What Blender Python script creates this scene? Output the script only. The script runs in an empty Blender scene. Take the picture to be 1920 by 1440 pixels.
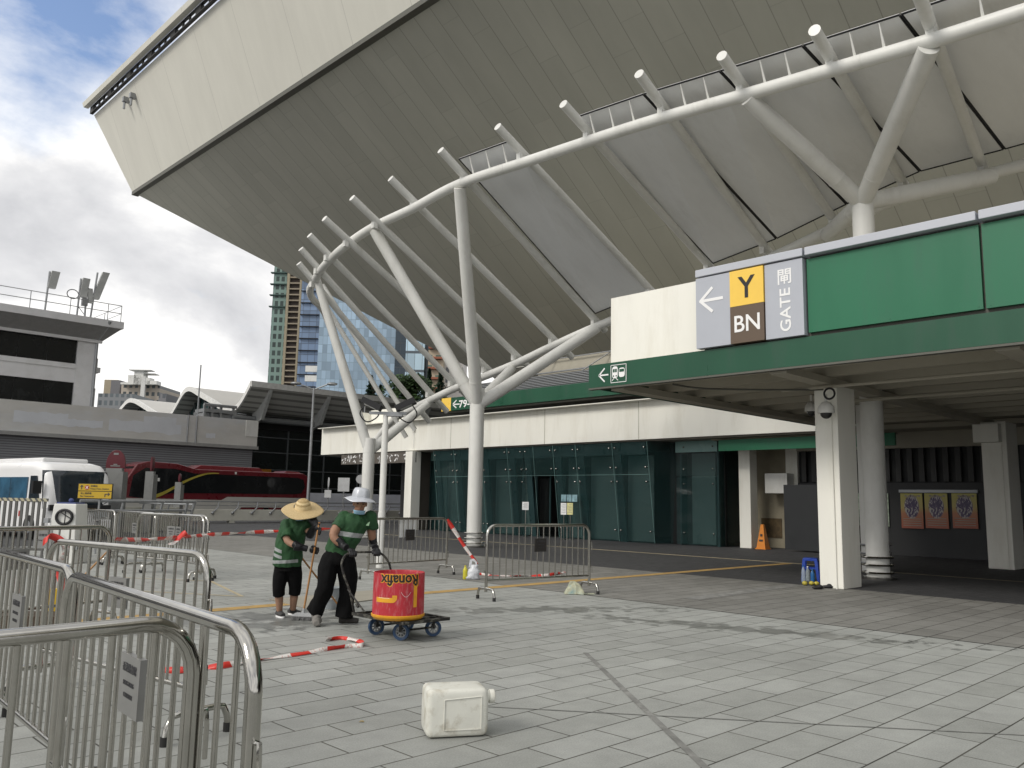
import bpy, bmesh, math, random
from math import radians as rad, sin, cos, pi
from mathutils import Vector as V, Matrix, noise
random.seed(7)
S = bpy.context.scene
# ---------------------------------------------------------------- camera
CF, CTH, CRO, CPS, CH = 1552.0, rad(8.04), rad(1.08), rad(44.46), 1.5
FW = V((sin(CPS)*cos(CTH), cos(CPS)*cos(CTH), sin(CTH)))
_r0 = V((cos(CPS), -sin(CPS), 0)); _u0 = _r0.cross(FW)
RT = cos(CRO)*_r0 + sin(CRO)*_u0
UP = -sin(CRO)*_r0 + cos(CRO)*_u0
cd = bpy.data.cameras.new('camera'); cam = bpy.data.objects.new('camera', cd); S.collection.objects.link(cam)
cd.sensor_fit = 'HORIZONTAL'; cd.sensor_width = 36.0; cd.lens = 36.0*CF/1920
cd.clip_start = 0.05; cd.clip_end = 6000
M = Matrix((RT, UP, -FW)).transposed().to_4x4(); M.translation = V((0, 0, CH))
cam.matrix_world = M; S.camera = cam
# ---------------------------------------------------------------- light and sky
SUN_DIR = V((-0.82, 0.10, 0.62)).normalized()          # towards the sun, behind thin cloud
w = bpy.data.worlds.new("World"); S.world = w; w.use_nodes = True
nt = w.node_tree; N = nt.nodes; L = nt.links; N.clear()
out = N.new('ShaderNodeOutputWorld'); bg = N.new('ShaderNodeBackground'); L.new(bg.outputs[0], out.inputs[0])
bg.inputs[1].default_value = 0.1
sky = N.new('ShaderNodeTexSky'); sky.sky_type = 'NISHITA'; sky.sun_disc = False
el = math.asin(SUN_DIR.z); sky.sun_elevation = el; sky.sun_rotation = math.atan2(SUN_DIR.x, SUN_DIR.y)
sky.air_density = 1.6; sky.dust_density = 0.6; sky.ozone_density = 3.0
tc = N.new('ShaderNodeTexCoord'); sep = N.new('ShaderNodeSeparateXYZ'); L.new(tc.outputs['Generated'], sep.inputs[0])
def mth(op, a, b=None, nt=nt, clamp=False):
    n = nt.nodes.new('ShaderNodeMath'); n.operation = op; n.use_clamp = clamp
    for i, x in enumerate((a, b)):
        if x is None: continue
        if isinstance(x, (int, float)): n.inputs[i].default_value = x
        else: nt.links.new(x, n.inputs[i])
    return n.outputs[0]
zz = mth('ADD', mth('MAXIMUM', sep.outputs[2], 0.0), 0.35)
cx = mth('DIVIDE', sep.outputs[0], zz); cy = mth('DIVIDE', sep.outputs[1], zz)
cmb = N.new('ShaderNodeCombineXYZ'); L.new(cx, cmb.inputs[0]); L.new(cy, cmb.inputs[1]); L.new(mth('MULTIPLY', sep.outputs[2], 1.2), cmb.inputs[2])
def wnoise(scale, detail, rough, off, dist=0.0):
    mp = N.new('ShaderNodeMapping'); mp.inputs['Location'].default_value = off; L.new(cmb.outputs[0], mp.inputs[0])
    n = N.new('ShaderNodeTexNoise'); n.inputs['Scale'].default_value = scale; n.inputs['Detail'].default_value = detail
    n.inputs['Roughness'].default_value = rough; n.inputs['Distortion'].default_value = dist; L.new(mp.outputs[0], n.inputs[0]); return n.outputs[0]
def wramp(src, stops):
    r = N.new('ShaderNodeValToRGB'); L.new(src, r.inputs[0]); e = r.color_ramp.elements
    e[0].position, e[0].color = stops[0][0], (*stops[0][1], 1)
    e[1].position, e[1].color = stops[-1][0], (*stops[-1][1], 1)
    for p, c in stops[1:-1]:
        x = e.new(p); x.color = (*c, 1)
    return r.outputs[0]
# clouds thin out in one part of the sky (upper left of the view)
blue_dir = (FW*1552 + RT*(110-960) + UP*(720+130)).normalized()
dp = N.new('ShaderNodeVectorMath'); dp.operation = 'DOT_PRODUCT'; L.new(tc.outputs['Generated'], dp.inputs[0]); dp.inputs[1].default_value = blue_dir
bl = mth('MULTIPLY', mth('SUBTRACT', dp.outputs['Value'], 0.970), 38.0, clamp=True)
n1 = wnoise(1.7, 9, 0.58, (3.1, 1.7, 0.2), 0.25)
cov = mth('SUBTRACT', mth('ADD', n1, 0.30), mth('MULTIPLY', bl, 0.42))
mask = wramp(cov, [(0.40, (0, 0, 0)), (0.58, (1, 1, 1))])
n2 = wnoise(1.5, 8, 0.56, (7.3, 4.1, 1.0), 0.35)
ccol = wramp(n2, [(0.34, (4.5, 4.55, 4.75)), (0.45, (6.3, 6.3, 6.4)), (0.55, (9.0, 8.9, 8.7))])
mx = N.new('ShaderNodeMix'); mx.data_type = 'RGBA'; L.new(mask, mx.inputs['Factor']); L.new(ccol, mx.inputs['B'])
tn = N.new('ShaderNodeMix'); tn.data_type = 'RGBA'; tn.blend_type = 'MULTIPLY'; tn.inputs['Factor'].default_value = 1; L.new(sky.outputs[0], tn.inputs['A']); tn.inputs['B'].default_value = (1.20, 1.12, 1.25, 1); L.new(tn.outputs['Result'], mx.inputs['A'])
L.new(mx.outputs['Result'], bg.inputs[0])
sl = bpy.data.lights.new('sun', 'SUN'); sl.energy = 1.35; sl.angle = rad(18); sl.color = (1.0, 0.95, 0.87)
so = bpy.data.objects.new('sun', sl); S.collection.objects.link(so); so.rotation_euler = SUN_DIR.to_track_quat('Z', 'Y').to_euler()
S.view_settings.view_transform = 'Standard'; S.view_settings.look = 'None'; S.view_settings.exposure = 0.42; S.view_settings.gamma = 1.0
S.render.engine = 'CYCLES'; S.cycles.max_bounces = 8; S.cycles.diffuse_bounces = 4; S.cycles.glossy_bounces = 4
S.cycles.sample_clamp_indirect = 6
# ---------------------------------------------------------------- picture point -> place on a plane
def ray(x, y): return FW + RT*((x-960)/CF) - UP*((y-720)/CF)
C0 = V((0, 0, CH))
def G(x, y, z=0.0): d = ray(x, y); return C0 + d*((z-CH)/d.z)
def PX(x, y, X): d = ray(x, y); return C0 + d*(X/d.x)
def PY(x, y, Y): d = ray(x, y); return C0 + d*(Y/d.y)
def PD(x, y, D): return C0 + ray(x, y)*D
# ---------------------------------------------------------------- materials
MATS = {}
def pm(name, col, rough=0.6, metal=0.0, var=0.12, scale=3.0, bump=0.0, bscale=40.0, spec=0.5, grime=None, gs=1.2, gamt=0.5, stretch=None, alpha=None, trans=0.0, ior=1.45, rvar=0.1, coat=0.0):
    if name in MATS: return MATS[name]
    m = bpy.data.materials.new(name); m.use_nodes = True; nt = m.node_tree; n = nt.nodes; l = nt.links
    b = n['Principled BSDF']; b.inputs['Metallic'].default_value = metal
    b.inputs['Specular IOR Level'].default_value = spec; b.inputs['IOR'].default_value = ior
    if coat: b.inputs['Coat Weight'].default_value = coat; b.inputs['Coat Roughness'].default_value = 0.08
    if trans: b.inputs['Transmission Weight'].default_value = trans
    tc = n.new('ShaderNodeTexCoord'); src = tc.outputs['Object']
    if stretch:
        mp = n.new('ShaderNodeMapping'); mp.inputs['Scale'].default_value = stretch; l.new(src, mp.inputs[0]); src = mp.outputs[0]
    ns = n.new('ShaderNodeTexNoise'); ns.inputs['Scale'].default_value = scale; ns.inputs['Detail'].default_value = 6; ns.inputs['Roughness'].default_value = 0.6; l.new(src, ns.inputs[0])
    rp = n.new('ShaderNodeValToRGB'); l.new(ns.outputs[0], rp.inputs[0])
    e = rp.color_ramp.elements; e[0].position = 0.3; e[1].position = 0.7
    e[0].color = (*[max(0, c*(1-var)) for c in col], 1); e[1].color = (*[min(1, c*(1+var)) for c in col], 1)
    o = rp.outputs[0]
    if grime:
        g = n.new('ShaderNodeTexNoise'); g.inputs['Scale'].default_value = gs; g.inputs['Detail'].default_value = 9; g.inputs['Roughness'].default_value = 0.68; l.new(src, g.inputs[0])
        gr = n.new('ShaderNodeValToRGB'); l.new(g.outputs[0], gr.inputs[0]); e = gr.color_ramp.elements; e[0].position = 0.5; e[0].color = (0, 0, 0, 1); e[1].position = 0.72; e[1].color = (gamt,)*3+(1,)
        mx = n.new('ShaderNodeMix'); mx.data_type = 'RGBA'; l.new(gr.outputs[0], mx.inputs['Factor']); l.new(o, mx.inputs['A']); mx.inputs['B'].default_value = (*grime, 1); o = mx.outputs['Result']
    l.new(o, b.inputs['Base Color'])
    rr = n.new('ShaderNodeMapRange'); l.new(ns.outputs[0], rr.inputs[0]); rr.inputs[1].default_value = 0.3; rr.inputs[2].default_value = 0.7
    rr.inputs[3].default_value = max(0.02, rough-rvar); rr.inputs[4].default_value = min(1, rough+rvar); l.new(rr.outputs[0], b.inputs['Roughness'])
    if bump:
        bn = n.new('ShaderNodeTexNoise'); bn.inputs['Scale'].default_value = bscale; bn.inputs['Detail'].default_value = 4; l.new(src, bn.inputs[0])
        bb = n.new('ShaderNodeBump'); bb.inputs['Strength'].default_value = bump; bb.inputs['Distance'].default_value = 0.01; l.new(bn.outputs[0], bb.inputs['Height']); l.new(bb.outputs[0], b.inputs['Normal'])
    if alpha is not None: b.inputs['Alpha'].default_value = alpha
    MATS[name] = m; return m
def emit_mat(name, col, st):
    m = bpy.data.materials.new(name); m.use_nodes = True; b = m.node_tree.nodes['Principled BSDF']
    b.inputs['Base Color'].default_value = (*col, 1); b.inputs['Emission Color'].default_value = (*col, 1); b.inputs['Emission Strength'].default_value = st; MATS[name] = m; return m
# ---------------------------------------------------------------- mesh builder
def basis_for(d):
    d = d.normalized(); a = V((0, 0, 1)) if abs(d.z) < 0.9 else V((1, 0, 0))
    u = d.cross(a).normalized(); return u, d.cross(u).normalized()
class B:
    def __init__(s): s.v = []; s.f = []; s.mi = []; s.cur = 0
    def add(s, vs, fs):
        k = len(s.v); s.v += [V(p) for p in vs]; s.f += [[i+k for i in f] for f in fs]; s.mi += [s.cur]*len(fs); return s
    def hexa(s, p): return s.add(p, [(0,3,2,1),(4,5,6,7),(0,1,5,4),(1,2,6,5),(2,3,7,6),(3,0,4,7)])
    def box(s, x0, x1, y0, y1, z0, z1): return s.hexa([(x0,y0,z0),(x1,y0,z0),(x1,y1,z0),(x0,y1,z0),(x0,y0,z1),(x1,y0,z1),(x1,y1,z1),(x0,y1,z1)])
    def cbox(s, c, d): return s.box(c[0]-d[0]/2, c[0]+d[0]/2, c[1]-d[1]/2, c[1]+d[1]/2, c[2]-d[2]/2, c[2]+d[2]/2)
    def obox(s, c, a, b, e):
        c, a, b, e = V(c), V(a), V(b), V(e)
        return s.hexa([c-a-b-e, c+a-b-e, c+a+b-e, c-a+b-e, c-a-b+e, c+a-b+e, c+a+b+e, c-a+b+e])
    def poly(s, pts): return s.add(pts, [list(range(len(pts)))])
    def prism(s, pts, vec):
        n = len(pts); vec = V(vec); a = [V(p) for p in pts]
        return s.add(a+[p+vec for p in a], [list(range(n))[::-1], list(range(n, 2*n))]+[(i, (i+1) % n, (i+1) % n+n, i+n) for i in range(n)])
    def loft(s, rings, cap=True, closed=False):
        n = len(rings[0]); k = len(s.v); m = len(rings); fs = []
        for i in range(m-1 if not closed else m):
            j = (i+1) % m
            fs += [(i*n+q, i*n+(q+1) % n, j*n+(q+1) % n, j*n+q) for q in range(n)]
        if cap and not closed: fs += [list(range(n))[::-1], [(m-1)*n+q for q in range(n)]]
        return s.add([p for r in rings for p in r], fs)
    def tube(s, pts, r, n=10, cap=True, closed=False, sq=1.0):
        pts = [V(p) for p in pts]; m = len(pts); rr = r if isinstance(r, (list, tuple)) else [r]*m
        rings = []; u = None
        for i, p in enumerate(pts):
            if closed: d = pts[(i+1) % m]-pts[i-1]
            else: d = pts[min(i+1, m-1)]-pts[max(i-1, 0)]
            d.normalize()
            if u is None: u, w_ = basis_for(d)
            else:
                u = (u-d*u.dot(d)).normalized(); w_ = d.cross(u)
            rings.append([p+(u*cos(2*pi*k/n)+w_*sin(2*pi*k/n)*sq)*rr[i] for k in range(n)])
        return s.loft(rings, cap, closed)
    def lathe(s, c, prof, n=24, ax=(0,0,1), cap=True):
        c = V(c); ax = V(ax).normalized(); u, w_ = basis_for(ax)
        return s.loft([[c+ax*z+(u*cos(2*pi*k/n)+w_*sin(2*pi*k/n))*r for k in range(n)] for r, z in prof], cap)
    def sph(s, c, r, n=12, m=8, M3=None):
        c = V(c); r = r if isinstance(r, (tuple, list)) else (r, r, r); rings = []
        for i in range(m+1):
            t = pi*i/m; t = min(max(t, 0.02), pi-0.02)
            ring = []
            for k in range(n):
                p = V((r[0]*sin(t)*cos(2*pi*k/n), r[1]*sin(t)*sin(2*pi*k/n), -r[2]*cos(t)))
                if M3: p = M3 @ p
                ring.append(c+p)
            rings.append(ring)
        return s.loft(rings)
    def grid(s, f, nu, nv):
        k = [[V(f(i/nu, j/nv)) for i in range(nu+1)] for j in range(nv+1)]
        return s.add([p for r in k for p in r], [(j*(nu+1)+i, j*(nu+1)+i+1, (j+1)*(nu+1)+i+1, (j+1)*(nu+1)+i) for j in range(nv) for i in range(nu)])
    def go(s, name, mat, parent=None, smooth=None, bevel=0.0, label=None, cat=None, group=None, kind=None, world=True, solid=0.0):
        me = bpy.data.meshes.new(name)
        off = V((0, 0, 0))
        if parent is not None and world: off = parent.matrix_world.translation.copy() if parent.parent is None else ROOTLOC[parent.name]
        me.from_pydata([tuple(p-off) for p in s.v], [], s.f); me.validate(); me.update()
        bm = bmesh.new(); bm.from_mesh(me); bmesh.ops.recalc_face_normals(bm, faces=bm.faces); bm.to_mesh(me); bm.free()
        ml = mat if isinstance(mat, (list, tuple)) else [mat]
        for m_ in ml: me.materials.append(m_)
        if len(ml) > 1 and len(me.polygons) == len(s.mi): me.polygons.foreach_set('material_index', s.mi)
        if smooth is not None:
            me.polygons.foreach_set('use_smooth', [True]*len(me.polygons))
            if smooth < 180: me.set_sharp_from_angle(angle=rad(smooth))
        o = bpy.data.objects.new(name, me); S.collection.objects.link(o)
        if parent is not None:
            o.parent = parent; ROOTLOC[o.name] = off
        if bevel:
            md = o.modifiers.new('bevel', 'BEVEL'); md.width = bevel; md.segments = 2; md.limit_method = 'ANGLE'; md.angle_limit = rad(40)
        if solid:
            md = o.modifiers.new('solid', 'SOLIDIFY'); md.thickness = solid
        if label: o['label'] = label
        if cat: o['category'] = cat
        if group: o['group'] = group
        if kind: o['kind'] = kind
        return o
ROOTLOC = {}
def thing(name, label, cat, loc=(0,0,0), rz=0.0, group=None):
    o = bpy.data.objects.new(name, None); S.collection.objects.link(o); o.location = loc; o.rotation_euler = (0, 0, rz)
    o.empty_display_size = 0.2; o['label'] = label; o['category'] = cat
    if group: o['group'] = group
    o.matrix_world = Matrix.Translation(V(loc)) @ Matrix.Rotation(rz, 4, 'Z')
    return o
def dup(root, loc, rz, label, group=None):
    r = root.copy(); S.collection.objects.link(r); r.location = loc; r.rotation_euler = (0, 0, rz); r['label'] = label
    if group: r['group'] = group
    for ch in list(root.children):
        c = ch.copy(); S.collection.objects.link(c); c.parent = r
        for g in ch.children:
            d = g.copy(); S.collection.objects.link(d); d.parent = c
    return r
def text_mesh(txt, size, depth=0.004, align='CENTER', bold=0.0):
    cu = bpy.data.curves.new('t', 'FONT'); cu.body = txt; cu.size = size; cu.extrude = depth/2; cu.align_x = align; cu.align_y = 'CENTER'; cu.offset = bold; cu.resolution_u = 4
    o = bpy.data.objects.new('t', cu); S.collection.objects.link(o)
    dg = bpy.context.evaluated_depsgraph_get(); me = bpy.data.meshes.new_from_object(o.evaluated_get(dg))
    vs = [v.co.copy() for v in me.vertices]; fs = [list(p.vertices) for p in me.polygons]
    bpy.data.objects.remove(o); bpy.data.curves.remove(cu); bpy.data.meshes.remove(me); return vs, fs
def put_text(b, txt, size, org, ux, uy, depth=0.004, bold=0.0, fit=None):
    vs, fs = text_mesh(txt, size, depth, bold=bold)
    if not vs: return
    org, ux, uy = V(org), V(ux).normalized(), V(uy).normalized(); nz = ux.cross(uy)
    if fit:
        xs = [v.x for v in vs]; ys = [v.y for v in vs]; cxm, cym = (min(xs)+max(xs))/2, (min(ys)+max(ys))/2
        sx = fit[0]/(max(xs)-min(xs)); sy = fit[1]/(max(ys)-min(ys)) if fit[1] else sx
        vs = [V(((v.x-cxm)*sx, (v.y-cym)*sy, v.z)) for v in vs]
    b.add([org+ux*v.x+uy*v.y+nz*v.z for v in vs], fs)
def bez(p, n=12):   # Catmull-Rom through the points
    p = [V(q) for q in p]; o = []
    for i in range(len(p)-1):
        a = p[max(i-1, 0)]; b_ = p[i]; c = p[i+1]; d = p[min(i+2, len(p)-1)]
        for k in range(n):
            t = k/n; o.append(0.5*((2*b_)+(c-a)*t+(2*a-5*b_+4*c-d)*t*t+(3*b_-a-3*c+d)*t**3))
    o.append(p[-1]); return o
# shared materials
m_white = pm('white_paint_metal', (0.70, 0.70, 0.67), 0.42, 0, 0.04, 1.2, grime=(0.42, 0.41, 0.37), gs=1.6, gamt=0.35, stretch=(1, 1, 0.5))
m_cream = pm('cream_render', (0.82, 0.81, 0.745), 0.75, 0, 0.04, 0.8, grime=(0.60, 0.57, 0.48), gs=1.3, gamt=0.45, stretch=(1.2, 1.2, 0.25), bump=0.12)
m_steel = pm('brushed_stainless', (0.46, 0.45, 0.42), 0.11, 1.0, 0.12, 5, grime=(0.20, 0.18, 0.15), gs=5, gamt=0.5, rvar=0.05)
m_rubber = pm('black_rubber', (0.02, 0.02, 0.02), 0.7)
m_black = pm('black_paint', (0.015, 0.015, 0.017), 0.5)
m_green = pm('green_panel', (0.012, 0.135, 0.066), 0.42, 0, 0.09, 0.8, grime=(0.03, 0.10, 0.065), gs=1.6, gamt=0.5, stretch=(1, 1.6, 0.35), bump=0.08, bscale=3)
m_dgreen = pm('dark_green_fascia', (0.009, 0.072, 0.037), 0.36, 0, 0.12, 0.8, grime=(0.03, 0.06, 0.045), gs=1.6, gamt=0.6, stretch=(1, 1.2, 0.3), bump=0.08, bscale=3)
m_alu = pm('pale_grey_panel', (0.46, 0.48, 0.53), 0.45, 0, 0.03, 1)
m_wt = pm('white_lettering', (0.82, 0.82, 0.82), 0.6, var=0.0)
m_conc = pm('concrete', (0.36, 0.36, 0.34), 0.85, 0, 0.12, 1.5, bump=0.3, bscale=20, grime=(0.2, 0.2, 0.18), gs=0.8, gamt=0.5)
m_galv = pm('galvanised_steel', (0.30, 0.31, 0.32), 0.45, 0.6, 0.12, 8)
m_dark = pm('dark_interior', (0.012, 0.013, 0.014), 0.6)
# ================================================================ ground
def brick_mat(name, c1, c2, mort, bw, rh, ms, stains=False, bumpd=0.002, rough=0.8, rot=0):
    m = bpy.data.materials.new(name); m.use_nodes = True; nt = m.node_tree; n = nt.nodes; l = nt.links; b = n['Principled BSDF']
    tc = n.new('ShaderNodeTexCoord'); mp = n.new('ShaderNodeMapping'); mp.inputs['Rotation'].default_value = (0, 0, rot); l.new(tc.outputs['Object'], mp.inputs[0])
    wv = n.new('ShaderNodeTexNoise'); wv.inputs['Scale'].default_value = 0.5; l.new(mp.outputs[0], wv.inputs[0])
    br = n.new('ShaderNodeTexBrick'); br.inputs['Scale'].default_value = 1; br.inputs['Brick Width'].default_value = bw; br.inputs['Row Height'].default_value = rh
    br.inputs['Mortar Size'].default_value = ms; br.inputs['Mortar Smooth'].default_value = 0.3; br.inputs['Bias'].default_value = 0; br.offset = 0.37; br.offset_frequency = 2
    br.inputs['Color1'].default_value = (*c1, 1); br.inputs['Color2'].default_value = (*c2, 1); br.inputs['Mortar'].default_value = (*mort, 1); l.new(mp.outputs[0], br.inputs[0])
    def nz(s, d, r, lo, hi, a, bb):
        q = n.new('ShaderNodeTexNoise'); q.inputs['Scale'].default_value = s; q.inputs['Detail'].default_value = d; q.inputs['Roughness'].default_value = r; l.new(tc.outputs['Object'], q.inputs[0])
        mr = n.new('ShaderNodeMapRange'); mr.inputs[1].default_value = lo; mr.inputs[2].default_value = hi; mr.inputs[3].default_value = a; mr.inputs[4].default_value = bb; l.new(q.outputs[0], mr.inputs[0]); return mr.outputs[0]
    def mul(c, f):
        x = n.new('ShaderNodeVectorMath'); x.operation = 'SCALE'; l.new(c, x.inputs[0])
        if isinstance(f, float): x.inputs['Scale'].default_value = f
        else: l.new(f, x.inputs['Scale'])
        return x.outputs[0]
    c = mul(br.outputs['Color'], nz(0.35, 6, 0.6, 0.3, 0.7, 0.86, 1.12))
    c = mul(c, nz(3.0, 8, 0.7, 0.35, 0.65, 0.90, 1.06))
    c = mul(c, nz(90, 4, 0.7, 0.35, 0.65, 0.86, 1.12))
    c = mul(c, nz(420, 2, 0.7, 0.35, 0.65, 0.9, 1.1))
    rsock = nz(5, 5, 0.6, 0.3, 0.7, rough-0.12, rough+0.08)
    # dropped gum and grit: sparse small dark specks of uneven size
    for vs_, th_, am in ((2.3, 0.035, 0.55), (6.5, 0.05, 0.35)):
        vo = n.new('ShaderNodeTexVoronoi'); vo.inputs['Scale'].default_value = vs_; l.new(tc.outputs['Object'], vo.inputs[0])
        sx = n.new('ShaderNodeSeparateColor'); l.new(vo.outputs['Color'], sx.inputs[0])
        k = mth('MULTIPLY', mth('LESS_THAN', vo.outputs['Distance'], mth('MULTIPLY', sx.outputs[0], th_, nt=nt), nt=nt), mth('GREATER_THAN', sx.outputs[1], 0.55, nt=nt), nt=nt)
        c = mul(c, mth('SUBTRACT', 1.0, mth('MULTIPLY', k, am, nt=nt), nt=nt))
    # dirt gathering along joints in broad patches
    c = mul(c, mth('SUBTRACT', 1.0, mth('MULTIPLY', br.outputs['Fac'], nz(0.8, 4, 0.6, 0.4, 0.6, 0.0, 0.5), nt=nt), nt=nt))
    if stains:
        # spilled water round where the two people work, and drips of it across the plaza
        def blob(cx, cy, rx, ry, ang=0.0):
            q = n.new('ShaderNodeMapping'); q.vector_type = 'TEXTURE'; q.inputs['Location'].default_value = (cx, cy, 0); q.inputs['Rotation'].default_value = (0, 0, ang); q.inputs['Scale'].default_value = (rx, ry, 1); l.new(tc.outputs['Object'], q.inputs[0])
            d = n.new('ShaderNodeVectorMath'); d.operation = 'LENGTH'; l.new(q.outputs[0], d.inputs[0])
            return mth('SUBTRACT', 1.0, d.outputs['Value'], nt=nt, clamp=True)
        ms_ = mth('MAXIMUM', blob(5.4, 9.4, 1.9, 1.2, 0.2), mth('MAXIMUM', blob(8.6, 8.2, 3.2, 0.55, -0.55), blob(9.4, 5.4, 3.6, 0.5, -1.25), nt=nt), nt=nt)
        ms_ = mth('MAXIMUM', ms_, blob(2.05, 4.05, 0.19, 0.13, 0.2), nt=nt)
        ms_ = mth('MAXIMUM', ms_, blob(4.6, 9.9, 2.2, 0.9, 0.0), nt=nt)
        st = n.new('ShaderNodeTexNoise'); st.inputs['Scale'].default_value = 4.2; st.inputs['Detail'].default_value = 6; st.inputs['Roughness'].default_value = 0.55; l.new(tc.outputs['Object'], st.inputs[0])
        w_ = mth('MULTIPLY', mth('SUBTRACT', mth('ADD', st.outputs[0], mth('MULTIPLY', ms_, 0.30, nt=nt), nt=nt), 0.63, nt=nt), 16.0, nt=nt, clamp=True)
        w_ = mth('MULTIPLY', w_, mth('MULTIPLY', ms_, 8.0, nt=nt, clamp=True), nt=nt)
        c = mul(c, mth('SUBTRACT', 1.0, mth('MULTIPLY', w_, 0.42, nt=nt), nt=nt))
        rsock = mth('SUBTRACT', rsock, mth('MULTIPLY', w_, 0.4, nt=nt), nt=nt)
    l.new(c, b.inputs['Base Color']); l.new(rsock, b.inputs['Roughness'])
    inv = mth('SUBTRACT', 1.0, br.outputs['Fac'], nt=nt)
    hh = mth('ADD', inv, nz(150, 3, 0.6, 0.3, 0.7, 0.0, 0.25), nt=nt)
    bb = n.new('ShaderNodeBump'); bb.inputs['Strength'].default_value = 0.6; bb.inputs['Distance'].default_value = bumpd; l.new(hh, bb.inputs['Height']); l.new(bb.outputs[0], b.inputs['Normal'])
    return m
def sheet(name, pts, z, m, th=0.0):
    return B().poly([(x, y, z) for x, y in pts]).go(name, m, kind='structure')
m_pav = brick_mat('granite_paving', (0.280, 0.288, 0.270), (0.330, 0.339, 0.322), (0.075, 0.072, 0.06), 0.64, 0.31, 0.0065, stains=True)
m_pav2 = brick_mat('darker_side_paving', (0.175, 0.172, 0.157), (0.22, 0.217, 0.20), (0.04, 0.037, 0.032), 0.64, 0.31, 0.008)
m_pav3 = brick_mat('charcoal_paving', (0.040, 0.041, 0.044), (0.052, 0.052, 0.055), (0.02, 0.02, 0.02), 0.2, 0.1, 0.004)
m_asph = pm('asphalt', (0.055, 0.056, 0.058), 0.9, 0, 0.2, 0.6, bump=0.4, bscale=120)
m_yel = pm('yellow_tactile', (0.42, 0.27, 0.09), 0.8, 0, 0.2, 6, grime=(0.2, 0.15, 0.09), gs=4, gamt=0.7)
m_pale = pm('pale_road_line', (0.42, 0.36, 0.24), 0.8, 0, 0.2, 6, grime=(0.2, 0.18, 0.14), gs=4, gamt=0.6)
sheet('ground', [(-900, -900), (1800, -900), (1800, 1800), (-900, 1800)], -0.02, m_asph)
# a plaza laid in pavers, with a strip of darker, browner pavers and the charcoal walk beside the building
sheet('plaza_paving', [(-30, -30), (10.6, -30), (10.6, 26.0), (-30, 26.0)], 0.0, m_pav)
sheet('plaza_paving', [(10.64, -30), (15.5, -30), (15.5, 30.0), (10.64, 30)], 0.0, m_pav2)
sheet('drain_strip', [(10.6, -30), (10.64, -30), (10.64, 30.0), (10.6, 30)], -0.002, m_black)
sheet('charcoal_paving', [(15.5, -30), (44, -30), (44, 46), (15.5, 46)], 0.0, m_pav3)
for nm, pts in (('tactile_line', [(5.0, 10.6), (20.9, 10.6), (20.9, 10.86), (5.0, 10.86)]), ):
    sheet(nm, pts, 0.004, m_yel)
sheet('tactile_line', [(-4.0, 10.6), (4.996, 10.6), (4.996, 10.86), (-4.0, 10.86)], 0.004, m_yel)
sheet('road_line', [(20.96, 8.6), (21.14, 8.6), (21.14, 34), (20.96, 34)], 0.004, m_pale)
sheet('road_line', [(20.3, -3), (20.42, -3), (20.42, 8.3), (20.3, 8.3)], 0.004, m_pale)
def stripz(a, b_, w_, m, z=0.004, name='floor_line'):
    a, b_ = V((*a, 0)), V((*b_, 0)); d = (b_-a).normalized(); s = V((-d.y, d.x, 0))*w_/2
    return sheet(name, [(p.x, p.y) for p in (a-s, b_-s, b_+s, a+s)], z, m)
stripz((6.72, 14.32), (6.10, 11.92), 0.06, m_pale); stripz((4.34, 14.84), (6.08, 11.95), 0.06, m_pale, 0.0045); stripz((4.5, 17.5), (6.7, 14.38), 0.06, m_pale, 0.0045)
m_tr = pm('scuffed_paving_line', (0.19, 0.19, 0.18), 0.85, 0, 0.25, 8, grime=(0.33, 0.33, 0.31), gs=5, gamt=0.9)
stripz((6.6, 5.6), (4.2, 2.6), 0.05, m_tr); stripz((4.25, 4.75), (6.6, 1.7), 0.016, m_tr, 0.0045)
stripz((11.6, 7.65), (15.4, 7.75), 0.32, m_tr, 0.004)

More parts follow.
